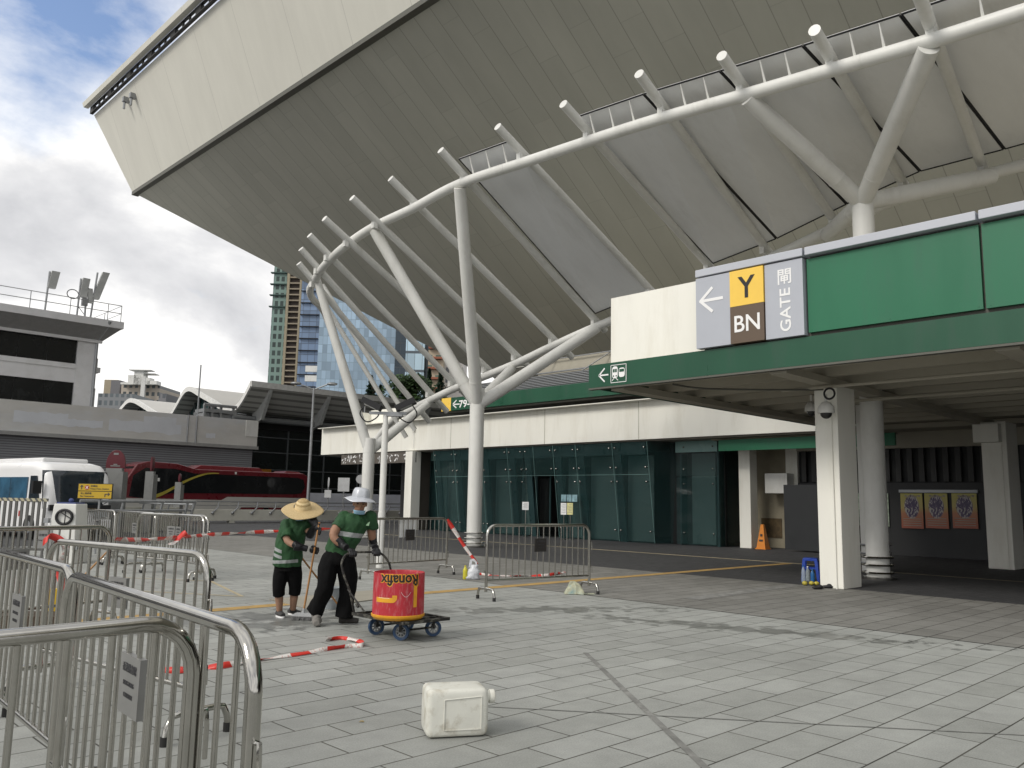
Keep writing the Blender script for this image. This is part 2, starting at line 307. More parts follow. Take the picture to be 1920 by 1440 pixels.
# ================================================================ stadium (inverted pyramid)
Xe, Ze, Ye = 24.0, 26.89, 70.97
sl_ = 0.7106; Xb = 45.1; Zb = Ze-sl_*(Xb-Xe); Yb = Ye-(Xb-Xe)
m_soff = None
def panel_mat(name, col, w_, along, lw=0.01, var=0.1, line=0.45, stretch=(1, 1, 1), joint2=None, stain=(0.5, 0.5, 0.5), st_amt=0.25):
    m = bpy.data.materials.new(name); m.use_nodes = True; nt = m.node_tree; n = nt.nodes; l = nt.links; b = n['Principled BSDF']; b.inputs['Roughness'].default_value = 0.7
    tc = n.new('ShaderNodeTexCoord'); sp = n.new('ShaderNodeSeparateXYZ'); l.new(tc.outputs['Object'], sp.inputs[0])
    y = mth('DIVIDE', sp.outputs[along], w_, nt=nt); fr = mth('FRACT', y, nt=nt)
    wn = n.new('ShaderNodeTexWhiteNoise'); wn.noise_dimensions = '1D'; l.new(mth('FLOOR', y, nt=nt), wn.inputs['W'])
    ln = mth('LESS_THAN', fr, lw/w_, nt=nt)
    ns = n.new('ShaderNodeTexNoise'); ns.inputs['Scale'].default_value = 0.35; ns.inputs['Detail'].default_value = 8; ns.inputs['Roughness'].default_value = 0.65; mp = n.new('ShaderNodeMapping'); mp.inputs['Scale'].default_value = stretch; l.new(tc.outputs['Object'], mp.inputs[0]); l.new(mp.outputs[0], ns.inputs[0])
    v = mth('ADD', mth('MULTIPLY', wn.outputs[0], var, nt=nt), 1-var/2, nt=nt)
    if joint2:      # sheets butt end to end along each strip, each length a little different in tone
        xx = mth('ADD', mth('DIVIDE', sp.outputs[0], joint2, nt=nt), mth('MULTIPLY', wn.outputs[0], 7.0, nt=nt), nt=nt)
        cb = n.new('ShaderNodeCombineXYZ'); l.new(mth('FLOOR', xx, nt=nt), cb.inputs[0]); l.new(mth('FLOOR', y, nt=nt), cb.inputs[1])
        w2 = n.new('ShaderNodeTexWhiteNoise'); l.new(cb.outputs[0], w2.inputs[0])
        v = mth('MULTIPLY', v, mth('ADD', mth('MULTIPLY', w2.outputs[0], 0.085, nt=nt), 0.957, nt=nt), nt=nt)
        v = mth('MULTIPLY', v, mth('SUBTRACT', 1.0, mth('MULTIPLY', mth('LESS_THAN', mth('FRACT', xx, nt=nt), 0.008, nt=nt), 0.10, nt=nt), nt=nt), nt=nt)
    v = mth('MULTIPLY', v, mth('ADD', mth('MULTIPLY', ns.outputs[0], st_amt, nt=nt), 1-st_amt/2, nt=nt), nt=nt)
    v = mth('MULTIPLY', v, mth('SUBTRACT', 1.0, mth('MULTIPLY', ln, line, nt=nt), nt=nt), nt=nt)
    sc = n.new('ShaderNodeVectorMath'); sc.operation = 'SCALE'; sc.inputs[0].default_value = col; l.new(v, sc.inputs['Scale']); l.new(sc.outputs[0], b.inputs['Base Color'])
    return m
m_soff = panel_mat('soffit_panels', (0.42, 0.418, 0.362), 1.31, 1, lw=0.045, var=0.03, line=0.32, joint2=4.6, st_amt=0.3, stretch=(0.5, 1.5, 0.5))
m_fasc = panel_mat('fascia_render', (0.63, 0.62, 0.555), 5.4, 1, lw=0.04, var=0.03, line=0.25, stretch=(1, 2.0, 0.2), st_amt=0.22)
m_trim = pm('dark_trim', (0.10, 0.10, 0.085), 0.6)
Yr = -70.0
st = thing('stadium', 'huge beige inverted pyramid stadium whose panelled underside fills the top', 'stadium', (Xe, 0, 0))
B().prism([(Xe+0.15, Ye-0.1, Ze), (Xb, Yb, Zb), (Xb+3, Yb-3, Zb), (Xe+6, Ye-3, Ze)], (0, 0, 0.0)) if False else None
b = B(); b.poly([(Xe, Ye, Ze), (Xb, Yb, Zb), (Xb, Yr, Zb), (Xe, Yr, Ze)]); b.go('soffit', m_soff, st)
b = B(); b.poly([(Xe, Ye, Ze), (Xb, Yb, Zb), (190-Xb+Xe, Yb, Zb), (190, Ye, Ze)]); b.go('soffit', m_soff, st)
Hf = 6.85; Xt = Xe-0.4*Hf; Zt = Ze+Hf; Yt = Ye+0.4*Hf
b = B(); b.poly([(Xe, Ye, Ze), (Xe, Yr, Ze), (Xt, Yr, Zt), (Xt, Yt, Zt)]); b.poly([(Xe, Ye, Ze), (190, Ye, Ze), (190, Yt, Zt), (Xt, Yt, Zt)]); b.go('fascia', m_fasc, st)
b = B(); b.box(Xe-0.04, Xe+0.5, Yr, Ye, Ze-0.28, Ze+0.02); b.go('edge_trim', m_trim, st)
# eave cap with a row of openings under it
b = B(); b.hexa([(Xt-0.75, Yr, Zt+0.62), (Xt-0.36, Yr, Zt+0.62), (Xt-0.36, Yt+.5, Zt+0.62), (Xt-0.75, Yt+.5, Zt+0.62), (Xt-0.85, Yr, Zt+1.0), (Xt-0.36, Yr, Zt+1.0), (Xt-0.36, Yt+.6, Zt+1.0), (Xt-0.85, Yt+.6, Zt+1.0)])
b.go('eave_cap', m_fasc, st)
b = B(); y = Yt; k = 0
b.box(Xt-0.35, Xt-0.15, Yr, Yt, Zt+0.52, Zt+0.62); b.box(Xt-0.35, Xt-0.1, Yr, Yt, Zt, Zt+0.08)
while y > -20:
    b.box(Xt-0.35, Xt-0.1, y-0.8, y, Zt+0.08, Zt+0.52)
    b.box(Xt-0.3, Xt-0.16, y-2.0, y-1.9, Zt+0.08, Zt+0.52); b.box(Xt-0.3, Xt-0.16, y-3.1, y-3.0, Zt+0.08, Zt+0.52)
    y -= 4.2
b.go('eave_brackets', m_black, st)
b = B()
for q in ((241, 190), (254, 183)):
    # fixtures stand just proud of the leaning fascia
    d = ray(*q); t_ = (Xe+0.4*(Ze-CH))/(d.x+0.4*d.z); p = C0+d*t_
    b.box(p.x-0.45, p.x, p.y-0.18, p.y+0.18, p.z-0.15, p.z+0.25); b.tube([p+V((-.3, 0, 0.1)), p+V((-.3, 0, -.75))], 0.09, 6)
b.go('fascia_lamp', m_galv, st)
# arena base behind the soffit's lower edge
b = B(); b.box(Xb+0.2, 170, Yr, Yb-2, 0, Zb-0.01); b.go('base_wall', pm('base_wall', (0.10, 0.095, 0.08), 0.8), st)

# ================================================================ tube canopy
tc_ = thing('tube_canopy', 'white steel tube canopy with raking rafters and branching columns under the stadium', 'canopy', (18.23, 20.18, 0))
Xf, Xk, Xc = 15.23, 21.23, 18.23
fr_px = [(2140, -45, 0), (1920, 22, 0), (1742, 78, 0), (1557, 132, 0), (1405, 176, 0), (1200, 234, 0), (1000, 299, 0), (862, 345, 0), (774, 391, 0)]
front = [PX(x, y, Xf) for x, y, _ in fr_px]
front += [PY(700, 426, 22.2), PY(648, 461, 24.0), PY(612, 494, 25.6), PY(597, 514, 26.9), PY(587, 531, 28.0), PY(581, 545, 29.0), PY(586, 560, 29.9), PY(603, 578, 30.7), PY(616, 606, 31.3), PY(648, 697, 31.8), PY(674, 785, 31.4), PY(693, 834, 30.6)]
back = [PX(706, 824, 21.2), PX(740, 785, 21.23), PX(803, 752, 21.23), PX(863, 724, 21.23), PX(960, 685, 21.23), PX(1030, 652, 21.23), PX(1120, 612, 21.23), PX(1240, 565, 21.23), PX(1330, 526, 21.23), PX(1430, 490, 21.23), PX(1555, 432, 21.23), PX(1700, 366, 21.23), PX(1860, 325, 21.23), PX(2100, 262, 21.23)]
bl_ = bez(front[:-1]+[PX(693, 834, 20.9)]+back, 6)
# one closed bent ring: high front chord, rounded end, low back chord
b = B().tube(bl_, 0.145, 14)
for i in range(5, len(bl_)-3, 11):    # butt welds
    d_ = (bl_[i+1]-bl_[i]).normalized(); b.tube([bl_[i]-d_*.012, bl_[i]+d_*.012], 0.150, 14)
b.go('ring_tube', m_white, tc_, smooth=60)
R0 = {'U': ((1745, 60), (1840, 315), (1712, 0), None), 'V': ((1557, 118), (1690, 345), (1527, 52), None), 'W': ((1388, 165), (1560, 415), (1353, 103), None),
      'X': ((1240, 205), (1430, 465), (1198, 152), None), 'Y': ((1100, 252), (1325, 500), (1056, 196), None), 'Z': ((975, 290), (1215, 545), (933, 237), None),
      'A': ((868, 335), (1113, 603), (826, 281), None), 'B': ((774, 383), (1033, 637), (732, 328), (1073, 668)), 'C': ((702, 418), (963, 667), (660, 371), (990, 690)),
      'D': ((648, 453), (907, 690), (608, 404), (935, 713)), 'E': ((612, 480), (844, 716), (580, 432), (882, 757)), 'F': ((593, 505), (802, 737), (564, 459), (838, 771)),
      'G': ((585, 530), (772, 756), (562, 484), (805, 790))}
def closest_Y(pts, Y):
    return min(pts, key=lambda p: abs(p.y-Y))
for k_, (fa, ba, top, bot) in R0.items():
    pb = PX(*ba, 21.23); Yr_ = pb.y
    pf = PY(*fa, Yr_ if k_ not in 'UVWXYZA' else PX(*fa, Xf).y)
    if k_ in 'UVWXYZAB': pf = PX(*fa, Xf)
    u = (pf-pb).normalized(); pf2 = pf+V((0, 0, 0.12)); pb2 = pb+V((0, 0, 0.12)); u = (pf2-pb2).normalized()
    # upper end: point on the rafter's own line whose picture x matches
    def along(base, dirn, tx):
        lo, hi = 0.0, 6.0
        for _ in range(40):
            m_ = (lo+hi)/2; p = base+dirn*m_-C0; px = 960+CF*p.dot(RT)/p.dot(FW)
            if (px-tx)*(1 if dirn is dn else -1) < 0: lo = m_
            else: hi = m_
        return lo
    dn = -u
    tl = along(pf2, u, top[0]); tl = min(max(tl, 0.8), 2.6)
    bl2 = 0.7
    if bot: bl2 = min(max(along(pb2, dn, bot[0]), 0.3), 3.0)
    r_ = 0.118
    B().tube([pf2+u*tl, pb2-u*bl2], r_, 12).go('rafter', m_white, tc_, smooth=50)
    for pc in (pf, pb): B().box(pc.x-0.07, pc.x+0.08, pc.y-0.07, pc.y+0.07, pc.z-0.18, pc.z+0.06).go('rafter_cleat', m_white, tc_)
# two steeper tubes in the rounded end
for a_, c_ in (((604, 534), (778, 806)), ((603, 560), (762, 820))):
    B().tube([PY(*a_, 29.6), PX(*c_, 21.6)], 0.10, 10).go('rafter', m_white, tc_, smooth=50)
def column(Y, ztop, rad_, px_br, name='column'):
    b = B().tube([(Xc, Y, 0), (Xc, Y, ztop)], rad_, 24); c = b.go(name, m_white, tc_, smooth=50)
    g = B()
    for z_ in (0.46, 0.30, 0.14):
        g.tube([(Xc+(rad_+0.07)*cos(t_*pi/12), Y+(rad_+0.07)*sin(t_*pi/12), z_) for t_ in range(24)], 0.022, 6, closed=True)
    g.lathe((Xc, Y, 0.0), [(rad_+0.13, 0), (rad_+0.13, 0.05), (rad_+0.02, 0.06)], 24)
    g.go('guard_ring', m_steel, c, smooth=40)
    for p, w_ in px_br:
        base = V((Xc, Y, ztop-0.1)); d = (p-base).normalized()
        B().tube([base-d*0.1, base+d*0.9, p-d*0.3, p], [rad_*0.80, rad_*0.86, w_*0.92, w_*0.88], 18).go('brace', m_white, tc_, smooth=50)
        q = base+d*0.85
        B().tube([q, q+d*0.035], rad_*0.885, 18).go('brace_collar', m_white, tc_, smooth=50)
column(20.2, 4.70, 0.24, [(PY(702, 432, 22.2), 0.2), (PX(862, 352, Xf), 0.2), (PX(960, 690, Xk), 0.18), (PX(1120, 614, Xk), 0.2)])
column(26.27, 3.35, 0.225, [(PY(594, 524, 27.6), 0.17), (PX(803, 756, Xk), 0.17)])
column(7.33, 8.45, 0.235, [(PX(1402, 184, Xf), 0.2), (PX(1742, 88, Xf), 0.22), (PX(1550, 440, Xk), 0.2), (PX(1860, 330, Xk), 0.22)])
B().lathe((Xc, 26.27, 3.2), [(0.23, 0), (0.235, 0.55), (0.2, 0.56)], 20).go('column_stub', m_white, tc_, smooth=50)
B().lathe((Xc, 20.2, 4.6), [(0.24, 0), (0.24, 0.55), (0.2, 0.56)], 20).go('column_stub', m_white, tc_, smooth=50)
# membrane panels under the rafters from the third bay to the right, with dark gaskets
m_mem = pm('frosted_glazing', (0.84, 0.85, 0.86), 0.4, 0, 0.08, 0.5, stretch=(0.5, 1.6, 0.5), grime=(0.5, 0.5, 0.49), gs=0.5, gamt=0.5)
def fx(x): return PX(x, 0, Xf).y
def at_Y(pts, Y):
    for i in range(len(pts)-1):
        a, c = pts[i], pts[i+1]
        if (a.y-Y)*(c.y-Y) <= 0: return a.lerp(c, (Y-a.y)/(c.y-a.y))
    return pts[0] if abs(pts[0].y-Y) < abs(pts[-1].y-Y) else pts[-1]
fpts = bez(front[:11], 6); bpts = bez(back, 6)
YS = [17.75, 15.4, 13.15, 11.05, 9.0, 7.1, 5.2, 2.6, 0.0]
for i in range(len(YS)-1):
    if i == 1: continue          # the second bay is open to the soffit
    ya, yb = YS[i]-0.02, YS[i+1]+0.02
    qa, qb = at_Y(fpts, ya), at_Y(fpts, yb); ra, rb = at_Y(bpts, ya), at_Y(bpts, yb)
    if yb < fpts[0].y: qb = fpts[0]+V((0, yb-fpts[0].y, 0.0))
    if ya < fpts[0].y: qa = fpts[0]+V((0, ya-fpts[0].y, 0.0))
    up = V((0, 0, 0.56))
    ea, eb = (qa-ra).normalized()*0.22, (qb-rb).normalized()*0.22
    P = [qa+ea+up, qb+eb+up, rb+up-eb*0.4, ra+up-ea*0.4]
    B().prism(P, (0, 0, 0.03)).go('glazing_panel', m_mem, tc_)
    g = B()
    for s_, e_ in ((P[0], P[3]), (P[1], P[2]), (P[0], P[1]), (P[2], P[3])): g.tube([s_, e_], 0.024, 4)
    g.go('glazing_gasket', m_black, tc_)
    for t_ in (0.2, 0.5, 0.8):
        g = B(); p = qa.lerp(qb, t_); q = P[0].lerp(P[1], t_); g.prism([p+V((0, -.03, .1)), p+V((0, .03, .1)), q+V((0, 0.008, -.03)), q+V((0, -.008, -.03))], (0.02, 0, 0)); g.go('glazing_bracket', m_white, tc_)
# ================================================================ entrance canopy with the gate sign
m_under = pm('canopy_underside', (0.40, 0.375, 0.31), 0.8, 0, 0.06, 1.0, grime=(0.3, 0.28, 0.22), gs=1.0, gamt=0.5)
ec = thing('entrance_canopy', 'low flat entrance canopy with green fascia, cream parapet and ribbed underside on square columns', 'canopy', (15.6, 7.0, 0))
X0, Yl = 13.2, 11.15
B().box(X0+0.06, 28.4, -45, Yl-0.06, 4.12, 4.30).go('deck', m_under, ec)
B().box(X0, X0+0.06, -45, Yl, 3.87, 4.35).go('fascia', m_dgreen, ec)
B().box(X0+0.06, 25.3, Yl-0.06, Yl, 3.87, 4.35).go('fascia', m_dgreen, ec)
b = B(); b.box(X0+0.3, X0+0.5, 8.3, Yl-0.35, 4.35, 5.80).box(X0+0.5, 25.2, Yl-0.55, Yl-0.35, 4.35, 5.78).box(X0+0.3, X0+0.45, -45, 8.3, 4.35, 5.76)
b.go('parapet', m_cream, ec)
b = B()
x = X0+0.62; k = 0
while x < 25:
    b.box(x, x+0.16, -45, Yl-0.25, 3.93, 4.12); x += 1.15
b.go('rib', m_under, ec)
b = B()
for y in (10.55, 6.98, 3.4, -0.2, -4):
    b.box(X0+0.2, 25.2, y-0.16, y+0.16, 3.80, 3.925)
b.go('cross_beam', m_under, ec)
b = B(); b.box(X0-0.01, X0+0.12, -45, Yl, 3.83, 3.865); b.go('drip_edge', m_trim, ec)
b = B()
for z_, x_ in ((3.75, 15.1), (3.74, 17.4)):
    b.tube([(x_, -12, z_), (x_, 7.8, z_)], 0.035, 6)
b.go('conduit', m_under, ec, smooth=60)
b = B(); b.tube(bez([(X0+0.5, 9.4, 3.86), (14.2, 8.9, 3.78), (15.0, 7.4, 3.72), (15.2, 7.0, 3.72)], 6), 0.02, 5); b.go('conduit', m_trim, ec, smooth=60)
b = B()
for y in (5.5, 0.9, -3): b.box(X0+1.9, X0+2.3, y, y+0.35, 4.05, 4.11)
b.go('ceiling_vent', m_black, ec)
for (xa, ya, sx, sy, nm) in ((15.32, 6.80, 0.80, 0.45, 'square_column'), (24.2, 6.30, 1.0, 0.6, 'square_column'), (15.32, -2.6, 0.8, 0.45, 'square_column')):
    c = B().box(xa, xa+sx, ya, ya+sy, 0, 3.80).go(nm, m_cream, ec, bevel=0.015)
    B().tube([(xa-0.02, ya+0.12, 0), (xa-0.02, ya+0.12, 3.5)], 0.014, 6).go('conduit', m_cream, c)
B().box(23.9, 24.19, 6.4, 7.0, 3.25, 3.72).go('corbel', m_cream, ec)
c = B().tube([(20.55, 8.33, 0), (20.55, 8.33, 4.1)], 0.30, 28).go('round_column', m_white, ec, smooth=50)
g = B()
for z_ in (0.62, 0.42, 0.2): g.tube([(20.55+0.37*cos(t_*pi/12), 8.33+0.37*sin(t_*pi/12), z_) for t_ in range(24)], 0.022, 6, closed=True)
g.go('guard_ring', m_galv, c, smooth=40)
# fascia cladding above the deck: green panels and grey coping
for ya, yb in ((6.31, 3.63), (3.59, 0.9), (0.86, -2.0), (-2.04, -5), (-5.04, -9), (-9.04, -14)):
    cp_ = B().box(X0+0.02, X0+0.10, yb, ya, 4.42, 5.70)
    nf = max(2, int((ya-yb)/0.6))
    for k in range(nf+1):
        for z_ in (4.46, 5.66): cp_.lathe((X0+0.021, yb+0.06+(ya-yb-0.12)*k/nf, z_), [(0.011, 0), (0.009, 0.005)], 8, (-1, 0, 0))
    cp_.go('cladding_panel', m_green, ec)
b = B()
for ya, yb in ((8.46, 6.33), (6.29, 3.63), (3.59, 0.9), (0.86, -5), (-5.04, -14)):
    b.box(X0-0.10, X0+0.36, yb, ya, 5.745, 5.885)
b.go('coping', m_alu, ec, bevel=0.01)
b = B(); b.box(X0+0.1, X0+0.3, -45, 8.4, 4.352, 5.74); b.go('cladding_backing', m_trim, ec)
# small direction sign lettered on the fascia corner
m_icon = m_wt
def ptF(y, z, x=X0-0.004): return V((x, y, z))
b = B(); UX, UY = V((0, -1, 0)), V((0, 0, 1))
def seg(b, a, c, w_, x=X0-0.004, th=0.004):
    a, c = ptF(*a, x), ptF(*c, x); d = (c-a).normalized(); s_ = d.cross(V((1, 0, 0)))*w_/2
    b.prism([a-s_, c-s_, c+s_, a+s_], (-th, 0, 0))
seg(b, (10.86, 4.11), (10.62, 4.11), 0.03); seg(b, (10.87, 4.11), (10.72, 4.25), 0.03); seg(b, (10.87, 4.11), (10.72, 3.97), 0.03)
for a, c in (((10.56, 4.29), (10.16, 4.29)), ((10.56, 3.93), (10.16, 3.93)), ((10.555, 3.93), (10.555, 4.29)), ((10.165, 3.93), (10.165, 4.29))): seg(b, a, c, 0.012)
def rbox(b, y0, y1, z0, z1, r, x=X0-0.004, th=0.004, n=5):
    pts = []
    for cy_, cz_, a0 in ((y0-r, z1-r, 90), (y1+r, z1-r, 0), (y1+r, z0+r, -90), (y0-r, z0+r, 180)):
        for k in range(n+1):
            t_ = rad(a0+90-90*k/n) if False else rad({90: 180-90*k/n, 0: 90-90*k/n, -90: -90*k/n, 180: -90-90*k/n}[a0])
            pts.append(V((x, cy_-r*cos(t_), cz_+r*sin(t_))))
    b.prism(pts, (-th, 0, 0))
rbox(b, 10.52, 10.38, 4.02, 4.26, 0.05); rbox(b, 10.35, 10.20, 4.03, 4.22, 0.05)
seg(b, (10.53, 3.97), (10.47, 4.02), 0.014); seg(b, (10.37, 3.97), (10.43, 4.02), 0.014)
b.go('direction_marking', m_icon, ec)
b = B()
for y0_, y1_, z0_, z1_ in ((10.50, 10.455, 4.14, 4.21), (10.445, 10.40, 4.14, 4.21)): rbox(b, y0_, y1_, z0_, z1_, 0.008, X0-0.0085, 0.002)
rbox(b, 10.335, 10.215, 4.135, 4.195, 0.01, X0-0.0085, 0.002); rbox(b, 10.50, 10.47, 4.05, 4.08, 0.01, X0-0.0085, 0.002); rbox(b, 10.43, 10.40, 4.05, 4.08, 0.01, X0-0.0085, 0.002)
b.go('direction_marking', m_dgreen, ec)
# gate sign
gs_ = thing('gate_sign', 'grey wall sign with arrow, yellow Y, brown BN and GATE lettering, on the canopy parapet', 'sign', (X0, 7.4, 4.4))
m_sy = pm('sign_yellow', (0.85, 0.56, 0.09), 0.5, var=0.03); m_sb = pm('sign_brown', (0.115, 0.080, 0.055), 0.5, var=0.03); m_sg = pm('sign_grey', (0.42, 0.44, 0.49), 0.5, var=0.02)
B().box(X0-0.08, X0+0.09, 7.74, 8.46, 4.38, 5.72).go('arrow_panel', m_sg, gs_)
B().box(X0-0.09, X0+0.09, 7.07, 7.735, 5.06, 5.72).go('letter_panel', m_sy, gs_)
B().box(X0-0.09, X0+0.09, 7.07, 7.735, 4.38, 5.055).go('letter_panel', m_sb, gs_)
B().box(X0-0.06, X0+0.09, 6.35, 7.055, 4.38, 5.72).go('gate_panel', m_sg, gs_)
xs = X0-0.082; b = B()
seg(b, (8.34, 5.27), (7.88, 5.27), 0.055, xs); seg(b, (8.37, 5.26), (8.10, 5.50), 0.055, xs-.0015); seg(b, (8.37, 5.28), (8.10, 5.04), 0.055, xs-.003); b.go('arrow', m_wt, gs_)
b = B(); put_text(b, 'Y', 0.5, (X0-0.094, 7.40, 5.39), UX, UY, 0.004, 0.008, fit=(0.34, 0.40)); b.go('lettering', m_black, gs_)
b = B(); put_text(b, 'BN', 0.4, (X0-0.094, 7.40, 4.73), UX, UY, 0.004, 0.004, fit=(0.50, 0.30)); b.go('lettering', m_wt, gs_)
b = B(); put_text(b, 'GATE', 0.3, (X0-0.064, 6.68, 4.86), UY, -UX, 0.004, 0.004, fit=(0.76, 0.20)); b.go('lettering', m_wt, gs_)
b = B(); put_text(b, '閘', 0.3, (X0-0.064, 6.68, 5.45), UX, UY, 0.004, 0.004, fit=(0.25, 0.27)); b.go('lettering', m_wt, gs_)
# dome cameras
def dome(name, lab, p, r=0.15):
    t_ = thing(name, lab, 'camera', p, group='dome cameras under the canopy')
    p = V(p)
    B().tube([p+V((0, 0, 0.0)), p+V((0, 0, -0.16))], 0.03, 8).lathe(p+V((0, 0, -0.36)), [(r, 0), (r*1.04, 0.03), (r*0.95, 0.12), (r*0.55, 0.2), (0.03, 0.22)], 20).go('housing', m_white, t_, smooth=40)
    B().sph(p+V((0, 0, -0.36)), r*0.72, 16, 8).go('lens_bubble', pm('smoked_dome', (0.03, 0.03, 0.03), 0.1), t_, smooth=90)
q = PX(1548, 742, 15.0); dome('dome_camera', 'white dome camera on a pole at the head of the near square column', (15.0, q.y, q.z+0.03))
q = PX(1521, 745, 17.0); dome('dome_camera', 'white dome camera half hidden left of the near square column', (17.0, q.y, q.z+0.05), 0.14)
b = B(); q = PX(1555, 738, 14.95); b.tube([q+V((0, 0.10*cos(t_*pi/10), 0.10*sin(t_*pi/10))) for t_ in range(20)], 0.02, 6, closed=True); b.go('cable_coil', m_black, label='black coil of cable hanging above the dome camera', cat='cable', smooth=60)

# ================================================================ ticket hall (glazed)
m_gl = pm('green_glass', (0.022, 0.055, 0.055), 0.04, 0, 0.02, 1, alpha=0.30, rvar=0.01, spec=0.7)
m_fr = pm('frosted_teal', (0.105, 0.175, 0.17), 0.3, 0, 0.12, 0.7, rvar=0.05, spec=0.6)
m_fr2 = pm('pale_teal_panel', (0.20, 0.34, 0.32), 0.25, 0, 0.05, 0.7)
m_fin = pm('dark_teal_frame', (0.022, 0.052, 0.055), 0.35, 0, 0.1, 2)
th_ = thing('ticket_hall', 'long low hall with leaning dark green glass and wide cream fascia', 'building', (26, 25, 0))
B().box(25.45, 31.5, 12.0, 41.4, 3.90, 5.36).go('fascia', m_cream, th_)
b = B(); b.box(25.44, 25.451, 19.0, 19.02, 3.9, 5.36).box(25.44, 25.451, 23.9, 23.92, 3.9, 5.36).box(25.44, 25.451, 30, 30.02, 3.9, 5.36); b.go('panel_joint', pm('joint', (0.4, 0.39, 0.33), 0.8), th_)
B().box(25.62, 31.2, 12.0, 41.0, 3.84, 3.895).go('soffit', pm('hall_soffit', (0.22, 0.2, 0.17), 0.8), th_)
def gx(z): return 26.05-0.5*z/3.85
YJ = [18.72, 20.40, 22.3, 23.55, 24.7, 26.3, 28.0, 29.9, 31.4]
doorY = (23.75, 25.35)
for i in range(len(YJ)-1):
    ya, yb = YJ[i], YJ[i+1]
    if i in (3,):  # leaf over the doorway
        ya, yb = 23.55, 25.3
        segs = [(2.62, 3.84)]
    elif i == 4: ya = 25.32; segs = [(0.02, 2.58), (2.60, 3.84)]
    else: segs = [(0.02, 2.58), (2.60, 3.84)]
    if yb-ya < 0.1: continue
    for z0_, z1_ in segs:
        o = B().hexa([(gx(z0_), ya+.01, z0_), (gx(z0_)+.02, ya+.01, z0_), (gx(z0_)+.02, yb-.01, z0_), (gx(z0_), yb-.01, z0_), (gx(z1_), ya+.01, z1_), (gx(z1_)+.02, ya+.01, z1_), (gx(z1_)+.02, yb-.01, z1_), (gx(z1_), yb-.01, z1_)]).go('glass_pane', m_gl, th_)
    # fins and the frosted blind behind each pane
    if i != 3:
        B().box(26.45, 26.48, ya+0.32, yb-0.12, 0.05, 3.35).go('blind', m_fr, th_)
    B().hexa([(gx(0)+.12, yb-.30, 0), (gx(0)+.20, yb-.30, 0), (gx(0)+.20, yb+.02, 0), (gx(0)+.12, yb+.02, 0), (gx(3.84)+.12, yb-.30, 3.84), (gx(3.84)+.2, yb-.30, 3.84), (gx(3.84)+.2, yb+.02, 3.84), (gx(3.84)+.12, yb+.02, 3.84)]).go('fin', m_fin, th_)
    s_ = B()
    for z_ in (0.45, 2.32, 2.86, 3.62):
        for yy in (ya+0.14, yb-0.14):
            if i == 3 and z_ < 2.8: continue
            s_.sph((gx(z_)-0.025, yy, z_), 0.042, 8, 5)
            s_.box(gx(z_), gx(z_)+0.2, yy-.012, yy+.012, z_-.012, z_+.012)
    s_.go('glass_bolt', m_steel, th_, smooth=60)
m_ed = pm('glass_edge', (0.16, 0.27, 0.26), 0.2)
B().obox((gx(2.59)-0.004, 25.1, 2.59), (0.004, 0, 0), (0, 6.3, 0), (0, 0, 0.006)).go('pane_joint', m_ed, th_)
for y in YJ: B().hexa([(gx(0)-.006, y-.006, 0.02), (gx(0)+.002, y-.006, 0.02), (gx(0)+.002, y+.006, 0.02), (gx(0)-.006, y+.006, 0.02), (gx(3.84)-.006, y-.006, 3.84), (gx(3.84)+.002, y-.006, 3.84), (gx(3.84)+.002, y+.006, 3.84), (gx(3.84)-.006, y+.006, 3.84)]).go('pane_joint', m_ed, th_)
B().box(25.72, 25.80, 18.9, 31.3, 3.36, 3.84).go('header', m_fin, th_)
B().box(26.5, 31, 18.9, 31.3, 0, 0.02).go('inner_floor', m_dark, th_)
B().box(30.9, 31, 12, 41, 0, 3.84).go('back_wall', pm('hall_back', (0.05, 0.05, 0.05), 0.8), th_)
b = B(); b.box(26.5, 26.56, 23.7, 23.8, 0, 2.6).box(26.5, 26.56, 25.3, 25.4, 0, 2.6).box(26.5, 26.56, 24.5, 24.56, 0, 2.6); b.go('door_frame', m_fin, th_)
B().box(26.6, 26.62, 24.56, 25.3, 0.05, 2.5).go('door_leaf', pm('dark_glass', (0.01, 0.012, 0.012), 0.08), th_)
# side return and the recessed bay at the right
B().hexa([(26.05, 18.68, 0.02), (26.6, 18.28, 0.02), (26.6, 18.30, 0.02), (26.05, 18.70, 0.02), (25.56, 18.68, 3.84), (26.6, 18.1, 3.84), (26.6, 18.12, 3.84), (25.56, 18.70, 3.84)]).go('glass_pane', m_gl, th_)
for z0_, z1_ in ((0.03, 2.5), (2.53, 3.42)):
    B().box(26.50, 26.52, 16.28, 18.05, z0_, z1_).go('glass_pane', m_gl, th_)
B().box(26.50, 26.53, 16.28, 18.08, 3.43, 3.84).go('spandrel_panel', m_fr2, th_)
B().box(26.80, 26.83, 16.55, 17.55, 0.05, 3.40).go('blind', m_fr, th_)
B().box(26.55, 26.9, 16.26, 16.34, 0, 3.84).box(26.55, 26.9, 17.85, 17.92, 0, 3.4).go('fin', m_fin, th_)
B().box(26.9, 27.0, 16.2, 18.6, 0, 3.84).go('inner_wall', m_dark, th_)
B().box(26.53, 28.0, 16.20, 16.25, 0.02, 3.84).go('glass_pane', m_gl, th_)
s_ = B()
for z_ in (0.45, 2.25, 2.8, 3.62):
    for yy in (16.45, 17.7): s_.sph((26.47, yy, z_), 0.035, 8, 5)
s_.go('glass_bolt', m_steel, th_, smooth=60)
B().box(26.50, 26.53, 31.5, 32.75, 3.43, 3.84).go('spandrel_panel', m_fr2, th_)
B().box(26.50, 26.52, 31.5, 32.75, 0.03, 3.42).go('glass_pane', m_gl, th_)
B().box(26.80, 26.83, 31.6, 32.2, 0.05, 3.40).go('blind', m_fr, th_)
